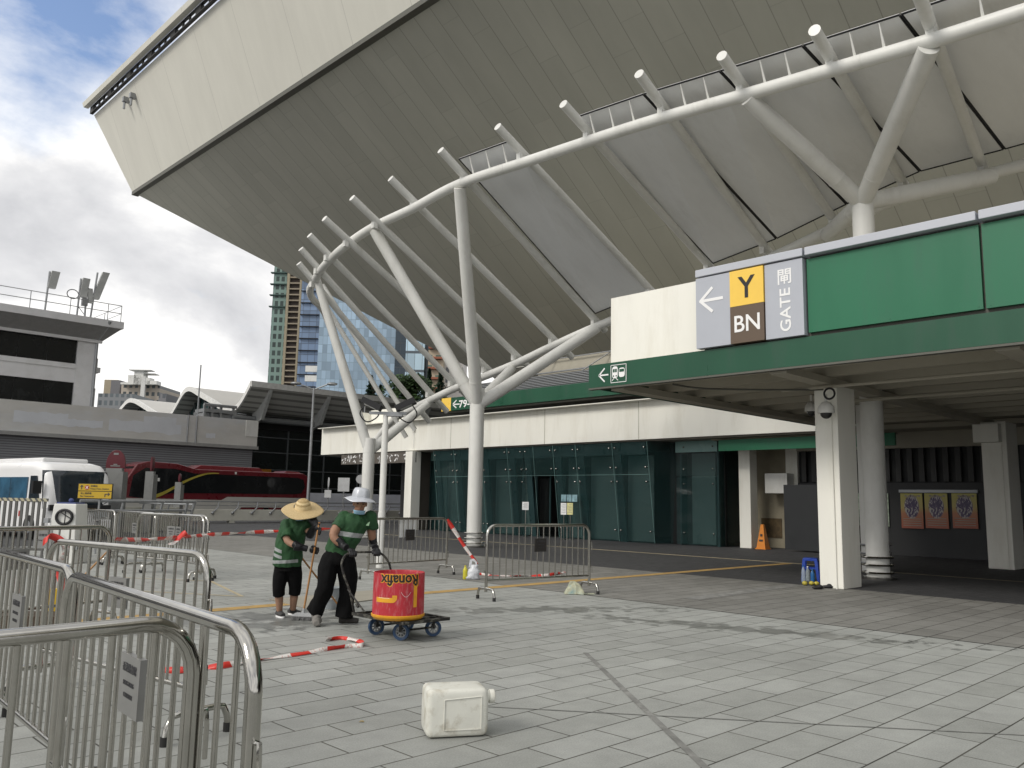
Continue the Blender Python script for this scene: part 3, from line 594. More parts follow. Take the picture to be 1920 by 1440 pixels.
B().box(26.53, 26.9, 32.75, 32.82, 0, 3.84).box(26.55, 26.9, 31.4, 31.5, 0, 3.84).go('fin', m_fin, th_)
B().box(26.5, 28, 31.4, 33.0, 0, 0.02).go('inner_floor', m_dark, th_)
# open end at the left: pillar, inner walls, brown sign board with the remains of its lettering
B().box(25.2, 25.75, 32.6, 33.15, 0, 3.84).go('pillar', m_cream, th_, bevel=0.01)
B().box(25.75, 27.4, 32.95, 33.1, 0, 3.84).go('inner_wall', pm('brown_wall', (0.10, 0.09, 0.075), 0.8), th_)
o = B().box(25.40, 25.46, 32.6, 39.2, 3.30, 3.83).go('sign_board', pm('brown_board', (0.10, 0.088, 0.075), 0.7, grime=(0.16, 0.15, 0.14), gs=3), th_)
b = B(); rnd = random.Random(3)
for cy_ in (38.9, 38.4, 37.9, 37.3, 35.6, 35.0, 34.6, 34.1, 33.4, 33.0):
    for k in range(5):
        y_, z_ = cy_+rnd.uniform(-.16, .16), 3.57+rnd.uniform(-.17, .17); a_ = rnd.uniform(0, pi); l_ = rnd.uniform(.04, .13)
        d_ = V((0, cos(a_), sin(a_))); p_ = V((25.397, y_, z_)); n_ = d_.cross(V((1, 0, 0)))*rnd.uniform(.012, .035)
        b.prism([p_-d_*l_-n_, p_-d_*l_*.3-n_*1.6, p_+d_*l_-n_*.4, p_+d_*l_+n_*.5, p_+n_, p_-d_*l_+n_], (-0.003, 0, 0))
b.go('torn_lettering', m_wt, o)
B().box(25.1, 25.5, 12.05, 41.3, 5.36, 5.39).go('parapet_cap', m_cream, th_)
B().box(27.5, 29, 36.5, 39.6, 5.36, 6.5).box(26.9, 27.5, 39.6, 40.0, 5.36, 6.35).go('roof_box', m_cream, th_)
B().tube([(27.2, 39.8, 6.3), (27.2, 39.8, 7.3)], 0.04, 6).go('vent_pipe', m_galv, th_)
B().tube(bez([(25.38, 32.8, 3.95), (25.38, 32.75, 4.5), (25.36, 32.9, 4.9)], 4), 0.015, 5).box(25.32, 25.42, 32.72, 32.84, 4.85, 4.97).go('cable', m_white, th_)
# notices at the doorway
def notice(name, lab, px, y0, y1, base, w_, h_, X, mat, group=None):
    p = PX(px, base, X); t_ = thing(name, lab, 'sign', (p.x, p.y, 0), group=group); zt = PX(px, y0, X).z; zb = PX(px, y1, X).z
    B().tube([(p.x, p.y, 0.02), (p.x, p.y, zb)], 0.018, 8).go('pole', m_steel, t_); B().lathe((p.x, p.y, 0), [(0.15, 0), (0.15, 0.02), (0.03, 0.035)], 16).go('base_plate', m_steel, t_)
    o = B().box(p.x-0.03, p.x-0.01, p.y-w_/2, p.y+w_/2, zb, zt).go('notice_board', mat, t_)
    b = B(); k = 0
    for r_ in range(6):
        z_ = zt-0.06-r_*(zt-zb-0.1)/6; b.box(p.x-0.034, p.x-0.0305, p.y-w_*0.38, p.y+w_*(0.38 if r_ % 2 else 0.2), z_-0.012, z_)
    b.go('printed_line', pm('print_grey', (0.25, 0.25, 0.25), 0.7), o)
    return t_
m_paper = pm('paper_white', (0.75, 0.76, 0.76), 0.7, var=0.03); m_ypaper = pm('paper_yellow', (0.65, 0.62, 0.30), 0.7, var=0.15, scale=8)
notice('notice_stand', 'white notice on a thin steel stand left of the dark doorway', 985, 941, 956, 1006, 0.38, 0.3, 25.35, m_paper)
notice('notice_stand', 'white poster on a thin steel stand right of the dark doorway', 1057, 943, 965, 1010, 0.30, 0.5, 25.2, m_paper)
notice('notice_stand', 'yellow poster on a thin steel stand right of the dark doorway', 1069, 943, 965, 1011, 0.30, 0.5, 25.2, m_ypaper)
b = B(); p = PX(1066, 934, 25.68)
for k, (w0, mm) in enumerate(((0, 0), (0.30, 0), (0.6, 0))):
    b.box(25.60, 25.62, p.y+0.33-w0-0.26, p.y+0.33-w0, p.z-0.14, p.z+0.14)
b.go('wall_notice', pm('notice_blue', (0.25, 0.40, 0.45), 0.5, var=0.5, scale=4), label='row of small coloured notices stuck on the glass right of the doorway', cat='notice')

# ================================================================ box office wall in the shade
bo = thing('box_office_wall', 'dark wall with upright louvres under the canopy, behind the posters', 'wall', (28, 8, 0))
m_dw = pm('charcoal_wall', (0.035, 0.036, 0.038), 0.6, 0, 0.08, 0.8)
B().box(28.0, 28.3, -45, 13.95, 0, 2.32).go('wall_panel', m_dw, bo)
B().box(28.15, 28.3, -45, 13.95, 2.32, 3.48).go('wall_panel', m_dark, bo)
b = B(); y = 13.8
while y > -14: b.box(28.02, 28.12, y-0.16, y, 2.36, 3.44); y -= 0.36
b.go('louvre', pm('grey_louvre', (0.05, 0.05, 0.05), 0.6), bo)
B().box(27.95, 28.3, -45, 13.95, 3.44, 3.9).go('lintel', m_under, bo)
B().box(27.9, 28.3, 3.0, 10.4, 3.9, 4.6).box(26.6, 28.3, -45, 15.4, 3.95, 4.1).go('upper_wall', m_under, bo)
B().box(25.9, 26.0, 9.75, 15.85, 3.39, 3.78).go('green_band', m_green, bo)
B().box(28.3, 28.5, 13.9, 16.2, 0, 3.9).box(26.0, 28.5, 12, 16.2, 3.79, 3.9).go('inner_wall', pm('buff_wall', (0.30, 0.27, 0.2), 0.8), bo)
B().box(26.9, 27.4, 15.2, 15.65, 0, 3.79).go('pillar', m_cream, bo, bevel=0.01)
B().box(28.0, 28.3, 13.95, 14.4, 0, 3.79).go('pillar', m_cream, bo, bevel=0.01)
B().box(27.5, 28.28, 14.1, 14.95, 1.95, 2.65).go('wall_cabinet', m_white, bo)
b = B().box(28.27, 28.3, 14.75, 15.55, 0.35, 1.05).go('dark_notice', pm('dull_notice', (0.10, 0.07, 0.035), 0.7, var=0.5, scale=5), bo)
B().box(26.55, 26.62, 11.4, 13.75, 0.05, 2.22).go('screen', pm('near_black_screen', (0.018, 0.02, 0.022), 0.5), label='tall black freestanding screen behind the square column', cat='screen')
# posters
def poster_mat(seed):
    m = bpy.data.materials.new('poster_print'); m.use_nodes = True; nt = m.node_tree; n = nt.nodes; l = nt.links; b = n['Principled BSDF']; b.inputs['Roughness'].default_value = 0.4
    tc = n.new('ShaderNodeTexCoord'); sp = n.new('ShaderNodeSeparateXYZ'); l.new(tc.outputs['Generated'], sp.inputs[0])
    r = n.new('ShaderNodeValToRGB'); l.new(sp.outputs[2], r.inputs[0]); e = r.color_ramp.elements; e[0].position = 0; e[0].color = (0.36, 0.09, 0.05, 1); e[1].position = 1; e[1].color = (0.42, 0.38, 0.08, 1); x = e.new(0.42); x.color = (0.42, 0.16, 0.07, 1); x = e.new(0.6); x.color = (0.42, 0.33, 0.09, 1)
    v = n.new('ShaderNodeTexNoise'); v.inputs['Scale'].default_value = 6.0; v.inputs['Detail'].default_value = 3; v.inputs['Distortion'].default_value = 1.5; l.new(tc.outputs['Generated'], v.inputs[0])
    k = n.new('ShaderNodeValToRGB'); l.new(v.outputs[0], k.inputs[0]); e = k.color_ramp.elements; k.color_ramp.interpolation = 'CONSTANT'; e[0].position = 0; e[0].color = (0.05, 0.03, 0.09, 1); e[1].position = 0.54; e[1].color = (0.42, 0.40, 0.36, 1); x = e.new(0.47); x.color = (0.13, 0.09, 0.17, 1)
    d = n.new('ShaderNodeVectorMath'); d.operation = 'DISTANCE'; cz = n.new('ShaderNodeCombineXYZ'); cz.inputs[0].default_value = 0.5; l.new(sp.outputs[1], cz.inputs[1]); l.new(sp.outputs[2], cz.inputs[2]); l.new(cz.outputs[0], d.inputs[0]); d.inputs[1].default_value = (0.5, 0.5, 0.62)
    mk = mth('MULTIPLY', mth('SUBTRACT', 0.36, d.outputs['Value'], nt=nt), 20, nt=nt, clamp=True)
    mx = n.new('ShaderNodeMix'); mx.data_type = 'RGBA'; l.new(mk, mx.inputs['Factor']); l.new(r.outputs[0], mx.inputs['A']); l.new(k.outputs[0], mx.inputs['B'])
    l.new(mx.outputs['Result'], b.inputs['Base Color']); return m
m_post = poster_mat(1)
for k, (pa, pb, wd) in enumerate(((1690, 1731, 'left'), (1735, 1778, 'middle'), (1786, 1833, 'right'))):
    y1_, y0_ = PX(pa, 960, 27.95).y, PX(pb, 960, 27.95).y; zt = PX(pa, 925, 27.95).z; zb = PX(pa, 990, 27.95).z
    o = B().box(27.93, 27.95, y0_, y1_, zb, zt).go('poster', m_post, label='%s one of three matching orange and yellow event posters on the dark wall' % wd, cat='poster', group='event posters')
    b = B()
    for j in range(4): b.box(27.925, 27.929, y0_+0.06, y1_-0.06, zb+0.08+j*0.07, zb+0.105+j*0.07)
    for a_ in range(5): b.sph((27.93, y0_+0.1+a_*0.1, zt-0.08-0.03*(a_ % 2)), (0.004, 0.045, 0.03), 8, 4)
    b.go('printed_text', pm('poster_text', (0.3, 0.26, 0.22), 0.6), o)
b = B(); y1_, y0_ = PX(1606, 960, 27.95).y, PX(1667, 960, 27.95).y; zb = PX(1660, 987, 27.95).z; zt = PX(1660, 925, 27.95).z
b.box(27.93, 27.95, y0_, y1_, zb, zt).go('poster', pm('pale_green_print', (0.35, 0.42, 0.33), 0.5, var=0.6, scale=7), label='pale green poster half hidden behind the grey round column', cat='poster')
B().box(27.93, 27.95, PX(1866, 960, 27.95).y, PX(1852, 960, 27.95).y, zb, zt+.03).go('poster', m_paper, label='white notice showing left of the far square column', cat='poster')
B().box(27.9, 27.99, PX(1836, 960, 27.95).y, PX(1688, 960, 27.95).y, zt+0.03, zt+0.12).go('light_trough', m_galv, label='grey light trough above the three event posters', cat='light fitting')

# ================================================================ upper walkway behind the hall
uw = thing('upper_walkway', 'raised walkway with green fascia reading 79-70 and grey louvres above the cream hall', 'walkway', (34, 28, 0))
B().box(33, 44.9, 4, 39.0, 6.96, 7.76).go('fascia', m_dgreen, uw)
B().box(33, 44.9, 39.0, 39.9, 6.96, 7.78).go('end_panel', m_sy, uw)
B().box(33.2, 44.9, 4, 39.7, 6.85, 6.955).go('soffit', m_trim, uw)
b = B(); z = 7.78
while z < 8.5: b.box(33.25, 33.33, 4, 38.2, z, z+0.045); z += 0.09
b.go('louvre', m_galv, uw)
B().box(33.4, 44.9, 4, 38.2, 7.76, 8.5).go('plant_box', m_dark, uw)
b = B(); b.box(34.6, 44.8, 4, 33.0, 8.9, 9.0).box(34.5, 34.6, 4, 33.0, 8.75, 9.6); b.go('parapet', m_under, uw)
b = B()
for y in (31.5, 27.5, 23.5): b.tube([(33.4, y+1.2, 8.5), (34.5, y, 9.6)], 0.03, 5)
b.tube([(34.3, 4, 9.55), (34.3, 33, 9.55)], 0.035, 5).tube([(34.0, 4, 8.75), (34.0, 33.4, 8.75)], 0.05, 5); b.go('handrail', m_galv, uw)
B().box(39, 45, 4, 38, 0, 6.85).go('rear_wall', pm('rear_wall', (0.07, 0.065, 0.06), 0.8), uw)
b = B(); xw = 32.996; zc = PX(862, 757, 33).z
def seg3(b, a, c, w_, X):
    a, c = V((X, *a)), V((X, *c)); d = (c-a).normalized(); s_ = d.cross(V((1, 0, 0)))*w_/2; b.prism([a-s_, c-s_, c+s_, a+s_], (-0.01, 0, 0))
ya_ = PX(849, 757, 33).y
seg3(b, (ya_, zc), (ya_-0.65, zc-.02), 0.07, xw); seg3(b, (ya_, zc), (ya_-0.35, zc+0.24), 0.07, xw); seg3(b, (ya_, zc), (ya_-0.35, zc-0.24), 0.07, xw)
yt0, yt1 = PX(861, 757, 33).y, PX(897, 753, 33).y
put_text(b, '79-70', 0.5, (xw-0.005, (yt0+yt1)/2, zc-0.02), UX, UY, 0.01, 0.01, fit=(abs(yt0-yt1), 0.46)); b.go('lettering', m_wt, uw)
# ================================================================ grey depot with shutters, office block on it
m_shut = panel_mat('shutter_slats', (0.22, 0.225, 0.24), 0.16, 2, lw=0.05, var=0.06, line=0.55, st_amt=0.3)
m_patch = pm('patched_concrete', (0.56, 0.55, 0.52), 0.85, 0, 0.08, 0.6, grime=(0.60, 0.63, 0.67), gs=0.14, gamt=0.8, stretch=(1, 1, 2.5), bump=0.2)
m_off = pm('office_render', (0.64, 0.64, 0.65), 0.8, 0, 0.06, 0.8, grime=(0.40, 0.40, 0.37), gs=0.6, gamt=0.4)
m_win = pm('dark_window', (0.012, 0.013, 0.014), 0.08, 0, 0.2, 1.5, spec=0.6)
Yd = 60.0
dp_ = thing('depot', 'long low depot with grey slatted shutters below a patched concrete parapet', 'building', (20, Yd, 0))
B().box(-60, 30.8, Yd, Yd+14, 0, 5.05).go('shutter', m_shut, dp_)
B().box(-60, 31.0, Yd-0.25, Yd+14.2, 5.3, 7.3).go('parapet', m_patch, dp_)
m_pt = pm('pale_patch_paint', (0.62, 0.64, 0.67), 0.85, 0, 0.06, 1)
rnd = random.Random(4)
for xs_, xe_, zc_, h_ in ((10, 13.4, 6.3, .35), (14.2, 17.4, 6.25, .45), (17.4, 19.6, 6.1, .3), (20.0, 25.0, 6.15, .45), (22.3, 24.6, 6.7, .35), (26.9, 27.6, 5.9, .2)):
    n_ = 12; up_ = [(xs_+(xe_-xs_)*k/n_, zc_+h_*(.7+.3*rnd.random())) for k in range(n_+1)]; dn_ = [(xs_+(xe_-xs_)*k/n_, zc_-h_*(.6+.4*rnd.random())) for k in range(n_, -1, -1)]
    B().prism([V((x_, Yd-0.255-(.004 if h_ < .4 else 0), z_)) for x_, z_ in up_+dn_], (0, .004, 0)).go('paint_patch', m_pt, dp_)
B().box(-60, 31.05, Yd-0.45, Yd-0.02, 5.06, 5.30).go('string_course', pm('ledge', (0.3, 0.3, 0.29), 0.8), dp_)
B().box(30.0, 31.0, Yd-0.3, Yd-0.251, 6.05, 7.28).go('blank_panel', m_white, dp_)
b = B()
for x in (25.45, 26.1): b.tube([(x, Yd-0.31, 5.2), (x, Yd-0.31, 7.3+(3.8 if x > 26 else 0))], 0.05, 6)
b.go('pipe', m_galv, dp_)
b = B(); b.box(27.1, 29.4, Yd+1, Yd+2, 7.3, 7.7).box(27.0, 29.6, Yd+0.6, Yd+2.2, 7.75, 8.0)
for x in (27.1, 27.7, 28.4, 29.4): b.box(x-0.08, x+0.08, Yd+0.7, Yd+0.9, 7.3, 8.35)
b.tube([(27, Yd+0.7, 8.3), (29.6, Yd+0.7, 8.3)], 0.12, 8); b.go('roof_plant', m_galv, dp_)
Yo = 66.0
ob = thing('office_block', 'grey office block with two dark window bands and flared roof above the depot', 'building', (15, Yo, 0))
B().box(-60, 19.4, Yo+0.3, Yo+12, 4, 12.9).box(19.4, 20.6, Yo-0.05, Yo+0.9, 4, 12.9).box(20.6, 21.2, Yo+0.9, Yo+12, 4, 9.4).box(20.6, 21.2, Yo+0.9, Yo+12, 10.6, 11.7).go('wall', m_off, ob)
for z0_, z1_ in ((7.6, 9.55), (11.0, 12.72)):
    x = 19.38
    while x > -20:
        B().box(x-1.92, x-0.02, Yo+0.12, Yo+0.28, z0_-0.1*0, z1_).go('window', m_win, ob); x -= 1.94
B().box(-60, 19.4, Yo-0.1, Yo+0.3, 10.6, 10.95).box(-60, 19.4, Yo, Yo+0.3, 9.56, 10.6).go('spandrel', m_off, ob)
B().box(20.62, 21.15, Yo+1.4, Yo+12, 7.6, 9.5).box(20.62, 21.1, Yo+1.4, Yo+12, 11.0, 12.6).go('window', m_win, ob)
B().box(20.6, 21.4, Yo+0.8, Yo+12, 10.62, 11.0).go('sill', m_off, ob)
b = B(); b.hexa([(-60, Yo-0.1, 12.75), (20.9, Yo-0.1, 12.75), (20.9, Yo+12, 12.75), (-60, Yo+12, 12.75), (-60, Yo-1.7, 13.75), (21.85, Yo-1.7, 13.75), (21.85, Yo+13, 13.75), (-60, Yo+13, 13.75)])
b.go('flared_soffit', pm('grey_soffit', (0.2, 0.2, 0.2), 0.8), ob)
B().box(-60, 21.95, Yo-1.8, Yo+13, 13.76, 14.28).go('roof', m_off, ob)
B().box(-60, 21.0, Yo-0.35, Yo-0.11, 12.70, 12.95).go('roof_band', m_off, ob)
b = B(); zr = 14.28
for x in (0, 2.6, 5.2, 7.8, 10.4, 13, 15.6, 18.2, 20.8, 21.75): b.tube([(x, Yo-1.6, zr), (x, Yo-1.6, zr+1.25)], 0.03, 5)
for z_ in (0.65, 1.25): b.tube([(-60, Yo-1.6, zr+z_), (21.75, Yo-1.6, zr+z_), (21.75, Yo+12.8, zr+z_)], 0.03, 5)
for y in (Yo+2, Yo+6, Yo+10): b.tube([(21.75, y, zr), (21.75, y, zr+1.25)], 0.03, 5)
b.go('roof_railing', m_galv, ob)
B().tube([(20.7, Yo-0.08, 5), (20.7, Yo-0.08, 12.8), (20.9, Yo-1.6, 13.8), (20.9, Yo-1.85, 14.2)], 0.12, 6).go('downpipe', m_galv, ob)
m_ant = pm('antenna_grey', (0.42, 0.43, 0.42), 0.6)
def antenna(lab, x, h, tilt, w_=0.35, hh=1.2, extra=False):
    t_ = thing('antenna', lab, 'antenna', (x, Yo+0.2, zr), group='antennas on the office roof')
    p = V((x, Yo+0.2, zr)); B().tube([p, p+V((tilt*0.2, 0, h))], 0.07, 6).go('mast', m_galv, t_)
    a = p+V((tilt*0.2+0.3, 0, h-hh*0.45)); d = V((tilt*0.25, 0, hh/2))
    B().obox(a, (w_/2, 0, 0), (0, 0.15, 0), d).go('antenna_panel', m_ant, t_)
    if extra:
        B().tube([p+V((-.4+.4*cos(k*pi/7), 0, h*0.6+0.35*sin(k*pi/7))) for k in range(14)], 0.035, 5, closed=True).go('cable_loop', m_black, t_)
        B().obox(p+V((0.45, 0, h*0.45)), (0.2, 0, 0), (0, .15, 0), (0, 0, 0.28)).tube([p+V((0, 0, 1.1)), p+V((0.9, 0, 0.05))], 0.03, 5).go('equipment_box', m_galv, t_)
antenna('lone slim antenna with small panel standing left on the office roof', PY(83, 590, Yo+.2).x, 3.3, 0.4, 0.55, 1.3)
antenna('middle antenna with upright panel and cable loop on the office roof', PY(143, 600, Yo+.2).x, 3.2, 0.3, 0.5, 1.5, True)
antenna('tallest tilted antenna with a long leaning panel, right of the group on the office roof', PY(168, 605, Yo+.2).x, 3.9, 1.2, 0.5, 2.2)
antenna('short antenna with a round dish on the office roof between two taller ones', PY(158, 605, Yo+.2).x, 2.5, -0.3, 0.35, 1.1)

# ================================================================ station hall: glazed front with flared eaves, wave roof
m_stg = pm('station_glass', (0.010, 0.014, 0.014), 0.06, 0, 0.3, 0.6, spec=0.6)
m_roofw = pm('roof_sheet', (0.52, 0.51, 0.48), 0.6, 0, 0.05, 0.6)
sh = thing('station_hall', 'station hall with wave roof, broad ribbed eaves and dark gridded glass behind the red coach', 'building', (45, 78, 0))
XW = 34.2
m_rib = panel_mat('eave_slats', (0.50, 0.50, 0.47), 0.55, 1, lw=0.20, var=0.05, line=0.5)
m_rw = pm('roof_edge_white', (0.70, 0.70, 0.68), 0.5)
def wave(pxs, X1, name='wave_roof', close=False):
    P = bez([PX(x, y, XW) for x, y in pxs], 8); n = len(P)
    b = B(); b.add([V((XW-0.3, p.y, p.z)) for p in P]+[V((X1, p.y, p.z)) for p in P], [(i, i+1, n+i+1, n+i) for i in range(n-1)]); b.go('roof_shell', m_roofw, sh, smooth=60)
    b = B(); b.add([V((XW-0.3, p.y, p.z-0.45)) for p in P]+[V((X1, p.y, p.z-0.45)) for p in P], [(i, i+1, n+i+1, n+i) for i in range(n-1)]); b.go('eave_slats', m_rib, sh, smooth=60)
    b = B(); b.loft([[V((XW-0.45, p.y, p.z+0.05)), V((XW-0.45, p.y, p.z-0.42)), V((XW-0.2, p.y, p.z-0.42)), V((XW-0.2, p.y, p.z+0.05))] for p in P]); b.go('roof_edge', m_rw, sh)
    return P
W1 = wave([(327, 777), (339, 756), (351, 735), (359, 727.5), (367, 727.5), (383, 737), (406, 750), (424, 761), (439, 764), (449, 762), (458, 753), (468, 737), (479, 716)], 112)
W2 = wave([(222, 779), (238, 759), (247, 750), (256, 748.5), (268, 754), (290, 768), (310, 780)], 112)
tr = min((p for p in W1 if p.y < W1[0].y-6), key=lambda p: p.z); ap = max((p for p in W1 if p.y > tr.y), key=lambda p: p.z); Ys = tr.y+1.0; Yf = W1[-1].y; ze = W1[-1].z
for W in (W1, W2):
    g = [p for p in W if p.y > (tr.y+0.4 if W is W1 else -1)]
    b = B(); b.poly([V((XW+1.2, p.y, p.z-0.5)) for p in g]+[V((XW+1.2, g[-1].y, 5)), V((XW+1.2, g[0].y, 5))]); b.go('gable_glass', pm('gable_glass', (0.03, 0.065, 0.065), 0.15, var=0.6, scale=0.5), sh)
    b = B()
    for k in range(1, 12):
        y = g[0].y+(g[-1].y-g[0].y)*k/12; z = min(g, key=lambda p: abs(p.y-y)).z-0.6
        b.box(XW+1.05, XW+1.15, y-.08, y+.08, 5, z)
    b.go('gable_mullion', pm('mullion', (0.10, 0.11, 0.115), 0.5), sh)
B().box(31.2, 120, Ys, Ys+1, 0, tr.z-0.6).go('glass_front', m_stg, sh)
b = B(); x = 32.0
while x < 100: b.box(x, x+0.14, Ys-0.1, Ys, 0, tr.z-1.6); x += 4.0
for z_ in (2.3, 3.9, 5.5, 6.9): b.box(31.2, 120, Ys-0.08, Ys, z_, z_+0.1)
b.go('mullion_grid', pm('mullion', (0.10, 0.11, 0.115), 0.5), sh)
B().box(31.2, 100, Ys-0.3, Ys-.11, tr.z-1.7, tr.z-0.5).go('header_beam', m_black, sh)
B().box(XW-0.4, 112, Yf-0.12, Yf+0.1, ze-0.45, ze+0.05).go('eave_edge', m_rw, sh)
x = XW+1.4
for i in range(11):
    b = B(); b.prism([(x, Yf+0.05, ze-0.46), (x, Yf+0.05, ze-0.75), (x, tr.y-2.0, tr.z-1.1), (x, tr.y-0.3, tr.z-1.6), (x, tr.y-0.3, tr.z-0.5), (x, (Yf+tr.y)/2, (ze+tr.z)/2-0.62)], (0.3, 0, 0)); b.go('eave_bracket', pm('bracket_grey', (0.42, 0.43, 0.42), 0.6), sh); x += 6.0
B().tube([(31.5, tr.y-0.9, tr.z-1.0), (110, tr.y-0.9, tr.z-1.0)], 0.28, 10).go('gutter_pipe', m_galv, sh)
p0_, p1_ = PY(476, 885, Ys-.2), PY(508, 875, Ys-.2); B().box(p0_.x, p1_.x, Ys-0.3, Ys-0.12, p0_.z-1, p0_.z+0.3).go('orange_panel', pm('orange_sign', (0.45, 0.17, 0.01), 0.5), sh)
B().box(36, 100, Yf+2.0, Yf+2.1, 0.0, 1.9).go('hoarding', pm('white_hoarding', (0.70, 0.72, 0.80), 0.6, 0, 0.1, 1), label='long pale corrugated hoarding in front of the station glass', cat='hoarding')
# ================================================================ towers and city beyond
def grid_mat(name, wall, glass, cw, ch_, fx_=0.55, fz=0.6, rough=0.3, gr=None, axis=0, tint=None):
    m = bpy.data.materials.new(name); m.use_nodes = True; nt = m.node_tree; n = nt.nodes; l = nt.links; b = n['Principled BSDF']
    tc = n.new('ShaderNodeTexCoord'); sp = n.new('ShaderNodeSeparateXYZ'); l.new(tc.outputs['Object'], sp.inputs[0])
    u = mth('DIVIDE', mth('SUBTRACT', mth('MULTIPLY', sp.outputs[0], 0.714, nt=nt), mth('MULTIPLY', sp.outputs[1], 0.70, nt=nt), nt=nt), cw, nt=nt); v = mth('DIVIDE', sp.outputs[2], ch_, nt=nt)
    fu, fv = mth('FRACT', u, nt=nt), mth('FRACT', v, nt=nt)
    win = mth('MULTIPLY', mth('LESS_THAN', fu, fx_, nt=nt), mth('LESS_THAN', fv, fz, nt=nt), nt=nt)
    cb = n.new('ShaderNodeCombineXYZ'); l.new(mth('FLOOR', u, nt=nt), cb.inputs[0]); l.new(mth('FLOOR', v, nt=nt), cb.inputs[1])
    wn = n.new('ShaderNodeTexWhiteNoise'); l.new(cb.outputs[0], wn.inputs[0])
    g = n.new('ShaderNodeVectorMath'); g.operation = 'SCALE'; g.inputs[0].default_value = glass; l.new(mth('ADD', 0.72, mth('MULTIPLY', wn.outputs[0], 0.55, nt=nt), nt=nt), g.inputs['Scale'])
    mx = n.new('ShaderNodeMix'); mx.data_type = 'RGBA'; l.new(win, mx.inputs['Factor']); mx.inputs['A'].default_value = (*wall, 1); l.new(g.outputs[0], mx.inputs['B']); l.new(mx.outputs['Result'], b.inputs['Base Color'])
    r = mth('SUBTRACT', 0.8, mth('MULTIPLY', win, 0.8-rough, nt=nt), nt=nt); l.new(r, b.inputs['Roughness']); return m
def tower(name, lab, x0, x1, ytop, D, mat, depth=25, cat='building', turn=0.0, group=None, ybase=905, roof=True, parts=None):
    a, c = PD(x0, ytop, D), PD(x1, ytop, D); zt = (a.z+c.z)/2
    d = (c-a); d.z = 0; n_ = V((FW.x, FW.y, 0)).normalized()
    t_ = thing(name, lab, cat, ((a.x+c.x)/2, (a.y+c.y)/2, 0), group=group)
    if turn: n_ = (n_ + d.normalized()*turn).normalized()
    q = [V((a.x, a.y, 0)), V((c.x, c.y, 0)), V((c.x, c.y, 0))+n_*depth, V((a.x, a.y, 0))+n_*depth]
    B().prism(q, (0, 0, zt)).go('wall', mat, t_)
    return t_, a, c, zt, d.normalized(), n_
D = 420
g_gr = grid_mat('green_tower', (0.20, 0.29, 0.26), (0.03, 0.05, 0.045), 1.9, 3.0, 0.62, 0.6, 0.3)
t_, a, c, zt, d, n_ = tower('tower_block', 'pale green residential tower at the left end of the row of towers', 519, 548, 430, 300, g_gr, 25)
b = B()
for y in (515, 537, 558, 580):
    z_ = PD(519, y, 300).z; b.obox(a+V((0, 0, z_-a.z))+d*2.6, d*3.6, -n_*0.8, (0, 0, 0.18))
b.go('ledge', pm('green_ledge', (0.05, 0.09, 0.08), 0.7), t_)
t_, a, c, zt, d, n_ = tower('tower_block', 'brown balconied residential tower beside the pale green tower', 547.5, 572, 430, 298, pm('brown_recess', (0.06, 0.045, 0.035), 0.7, var=0.3), 25)
b = B(); z = 20
while z < zt: b.obox(V((a.x, a.y, z))+(c-a)/2*0.95-n_*0.4, d*2.2, n_*0.6, (0, 0, 0.22)); z += 2.1
b.go('balcony', pm('balcony_buff', (0.32, 0.27, 0.2), 0.8), t_)
B().obox(V((a.x, a.y, zt/2))+d*0.1-n_*0.5, d*0.45, n_*0.6, (0, 0, zt/2)).obox(V((c.x, c.y, zt/2))-d*0.2-n_*0.5, d*0.3, n_*0.6, (0, 0, zt/2)).go('edge_pier', pm('pier_cream', (0.34, 0.29, 0.2), 0.8), t_)
g_bl = grid_mat('blue_office', (0.10, 0.13, 0.18), (0.17, 0.24, 0.36), 2.2, 3.6, 0.93, 0.94, 0.12)
g_dk = grid_mat('dark_office', (0.05, 0.06, 0.07), (0.03, 0.045, 0.06), 2.2, 3.6, 0.93, 0.9, 0.1)
t_, a, c, zt, d, n_ = tower('office_tower', 'dark blue glass office tower between brown tower and pale blue glass building', 570, 606, 470, 270, g_bl, 25)
B().obox(V((a.x, a.y, 0))+(c-a)/2-n_*0.4+V((0, 0, 14)), d*3.0, n_*0.5, (0, 0, 18)).go('dark_base', g_dk, t_)
b = B()
for y in (638, 646, 657) if False else (): pass
z = 5
while z < zt: b.obox(V((a.x, a.y, z))+(c-a)/2-n_*0.5, d*3.1, n_*0.35, (0, 0, 0.12)); z += 3.9
b.go('floor_band', m_black, t_)
g_pl = grid_mat('pale_blue_glass', (0.20, 0.27, 0.33), (0.30, 0.41, 0.52), 1.35, 2.6, 0.93, 0.95, 0.08)
def prof_tower(name, lab, prof, D, mat, depth=25):
    a = PD(prof[0][0], prof[0][1], D); t_ = thing(name, lab, 'building', (a.x, a.y, 0))
    n_ = V((FW.x, FW.y, 0)).normalized(); pts = [PD(x, y, D) for x, y in prof]
    B().prism([V((pts[0].x, pts[0].y, 0))]+pts+[V((pts[-1].x, pts[-1].y, 0))], n_*depth).go('wall', mat, t_); return t_, pts, n_
t_, pts, n_ = prof_tower('office_tower', 'broad pale blue mirror glass office building behind the raking tubes', [(603, 530), (748, 560)], 250, g_pl, 25)
b = B(); y0_ = PD(603, 640, 250); b.obox(PD(592, 692, 248), (3.0*RT.x, 3.0*RT.y, 0), n_*0.5, (0, 0, 0.9)).obox(PD(591, 710, 248), (3.0*RT.x, 3.0*RT.y, 0), n_*0.5, (0, 0, 0.9)); b.go('white_band', m_white, t_)
for px_ in (672, 700):
    B().obox(PD(px_, 735, 249.2), (1.8*RT.x, 1.8*RT.y, 0), n_*0.3, (0, 0, 10)).go('dark_bay', g_dk, t_)
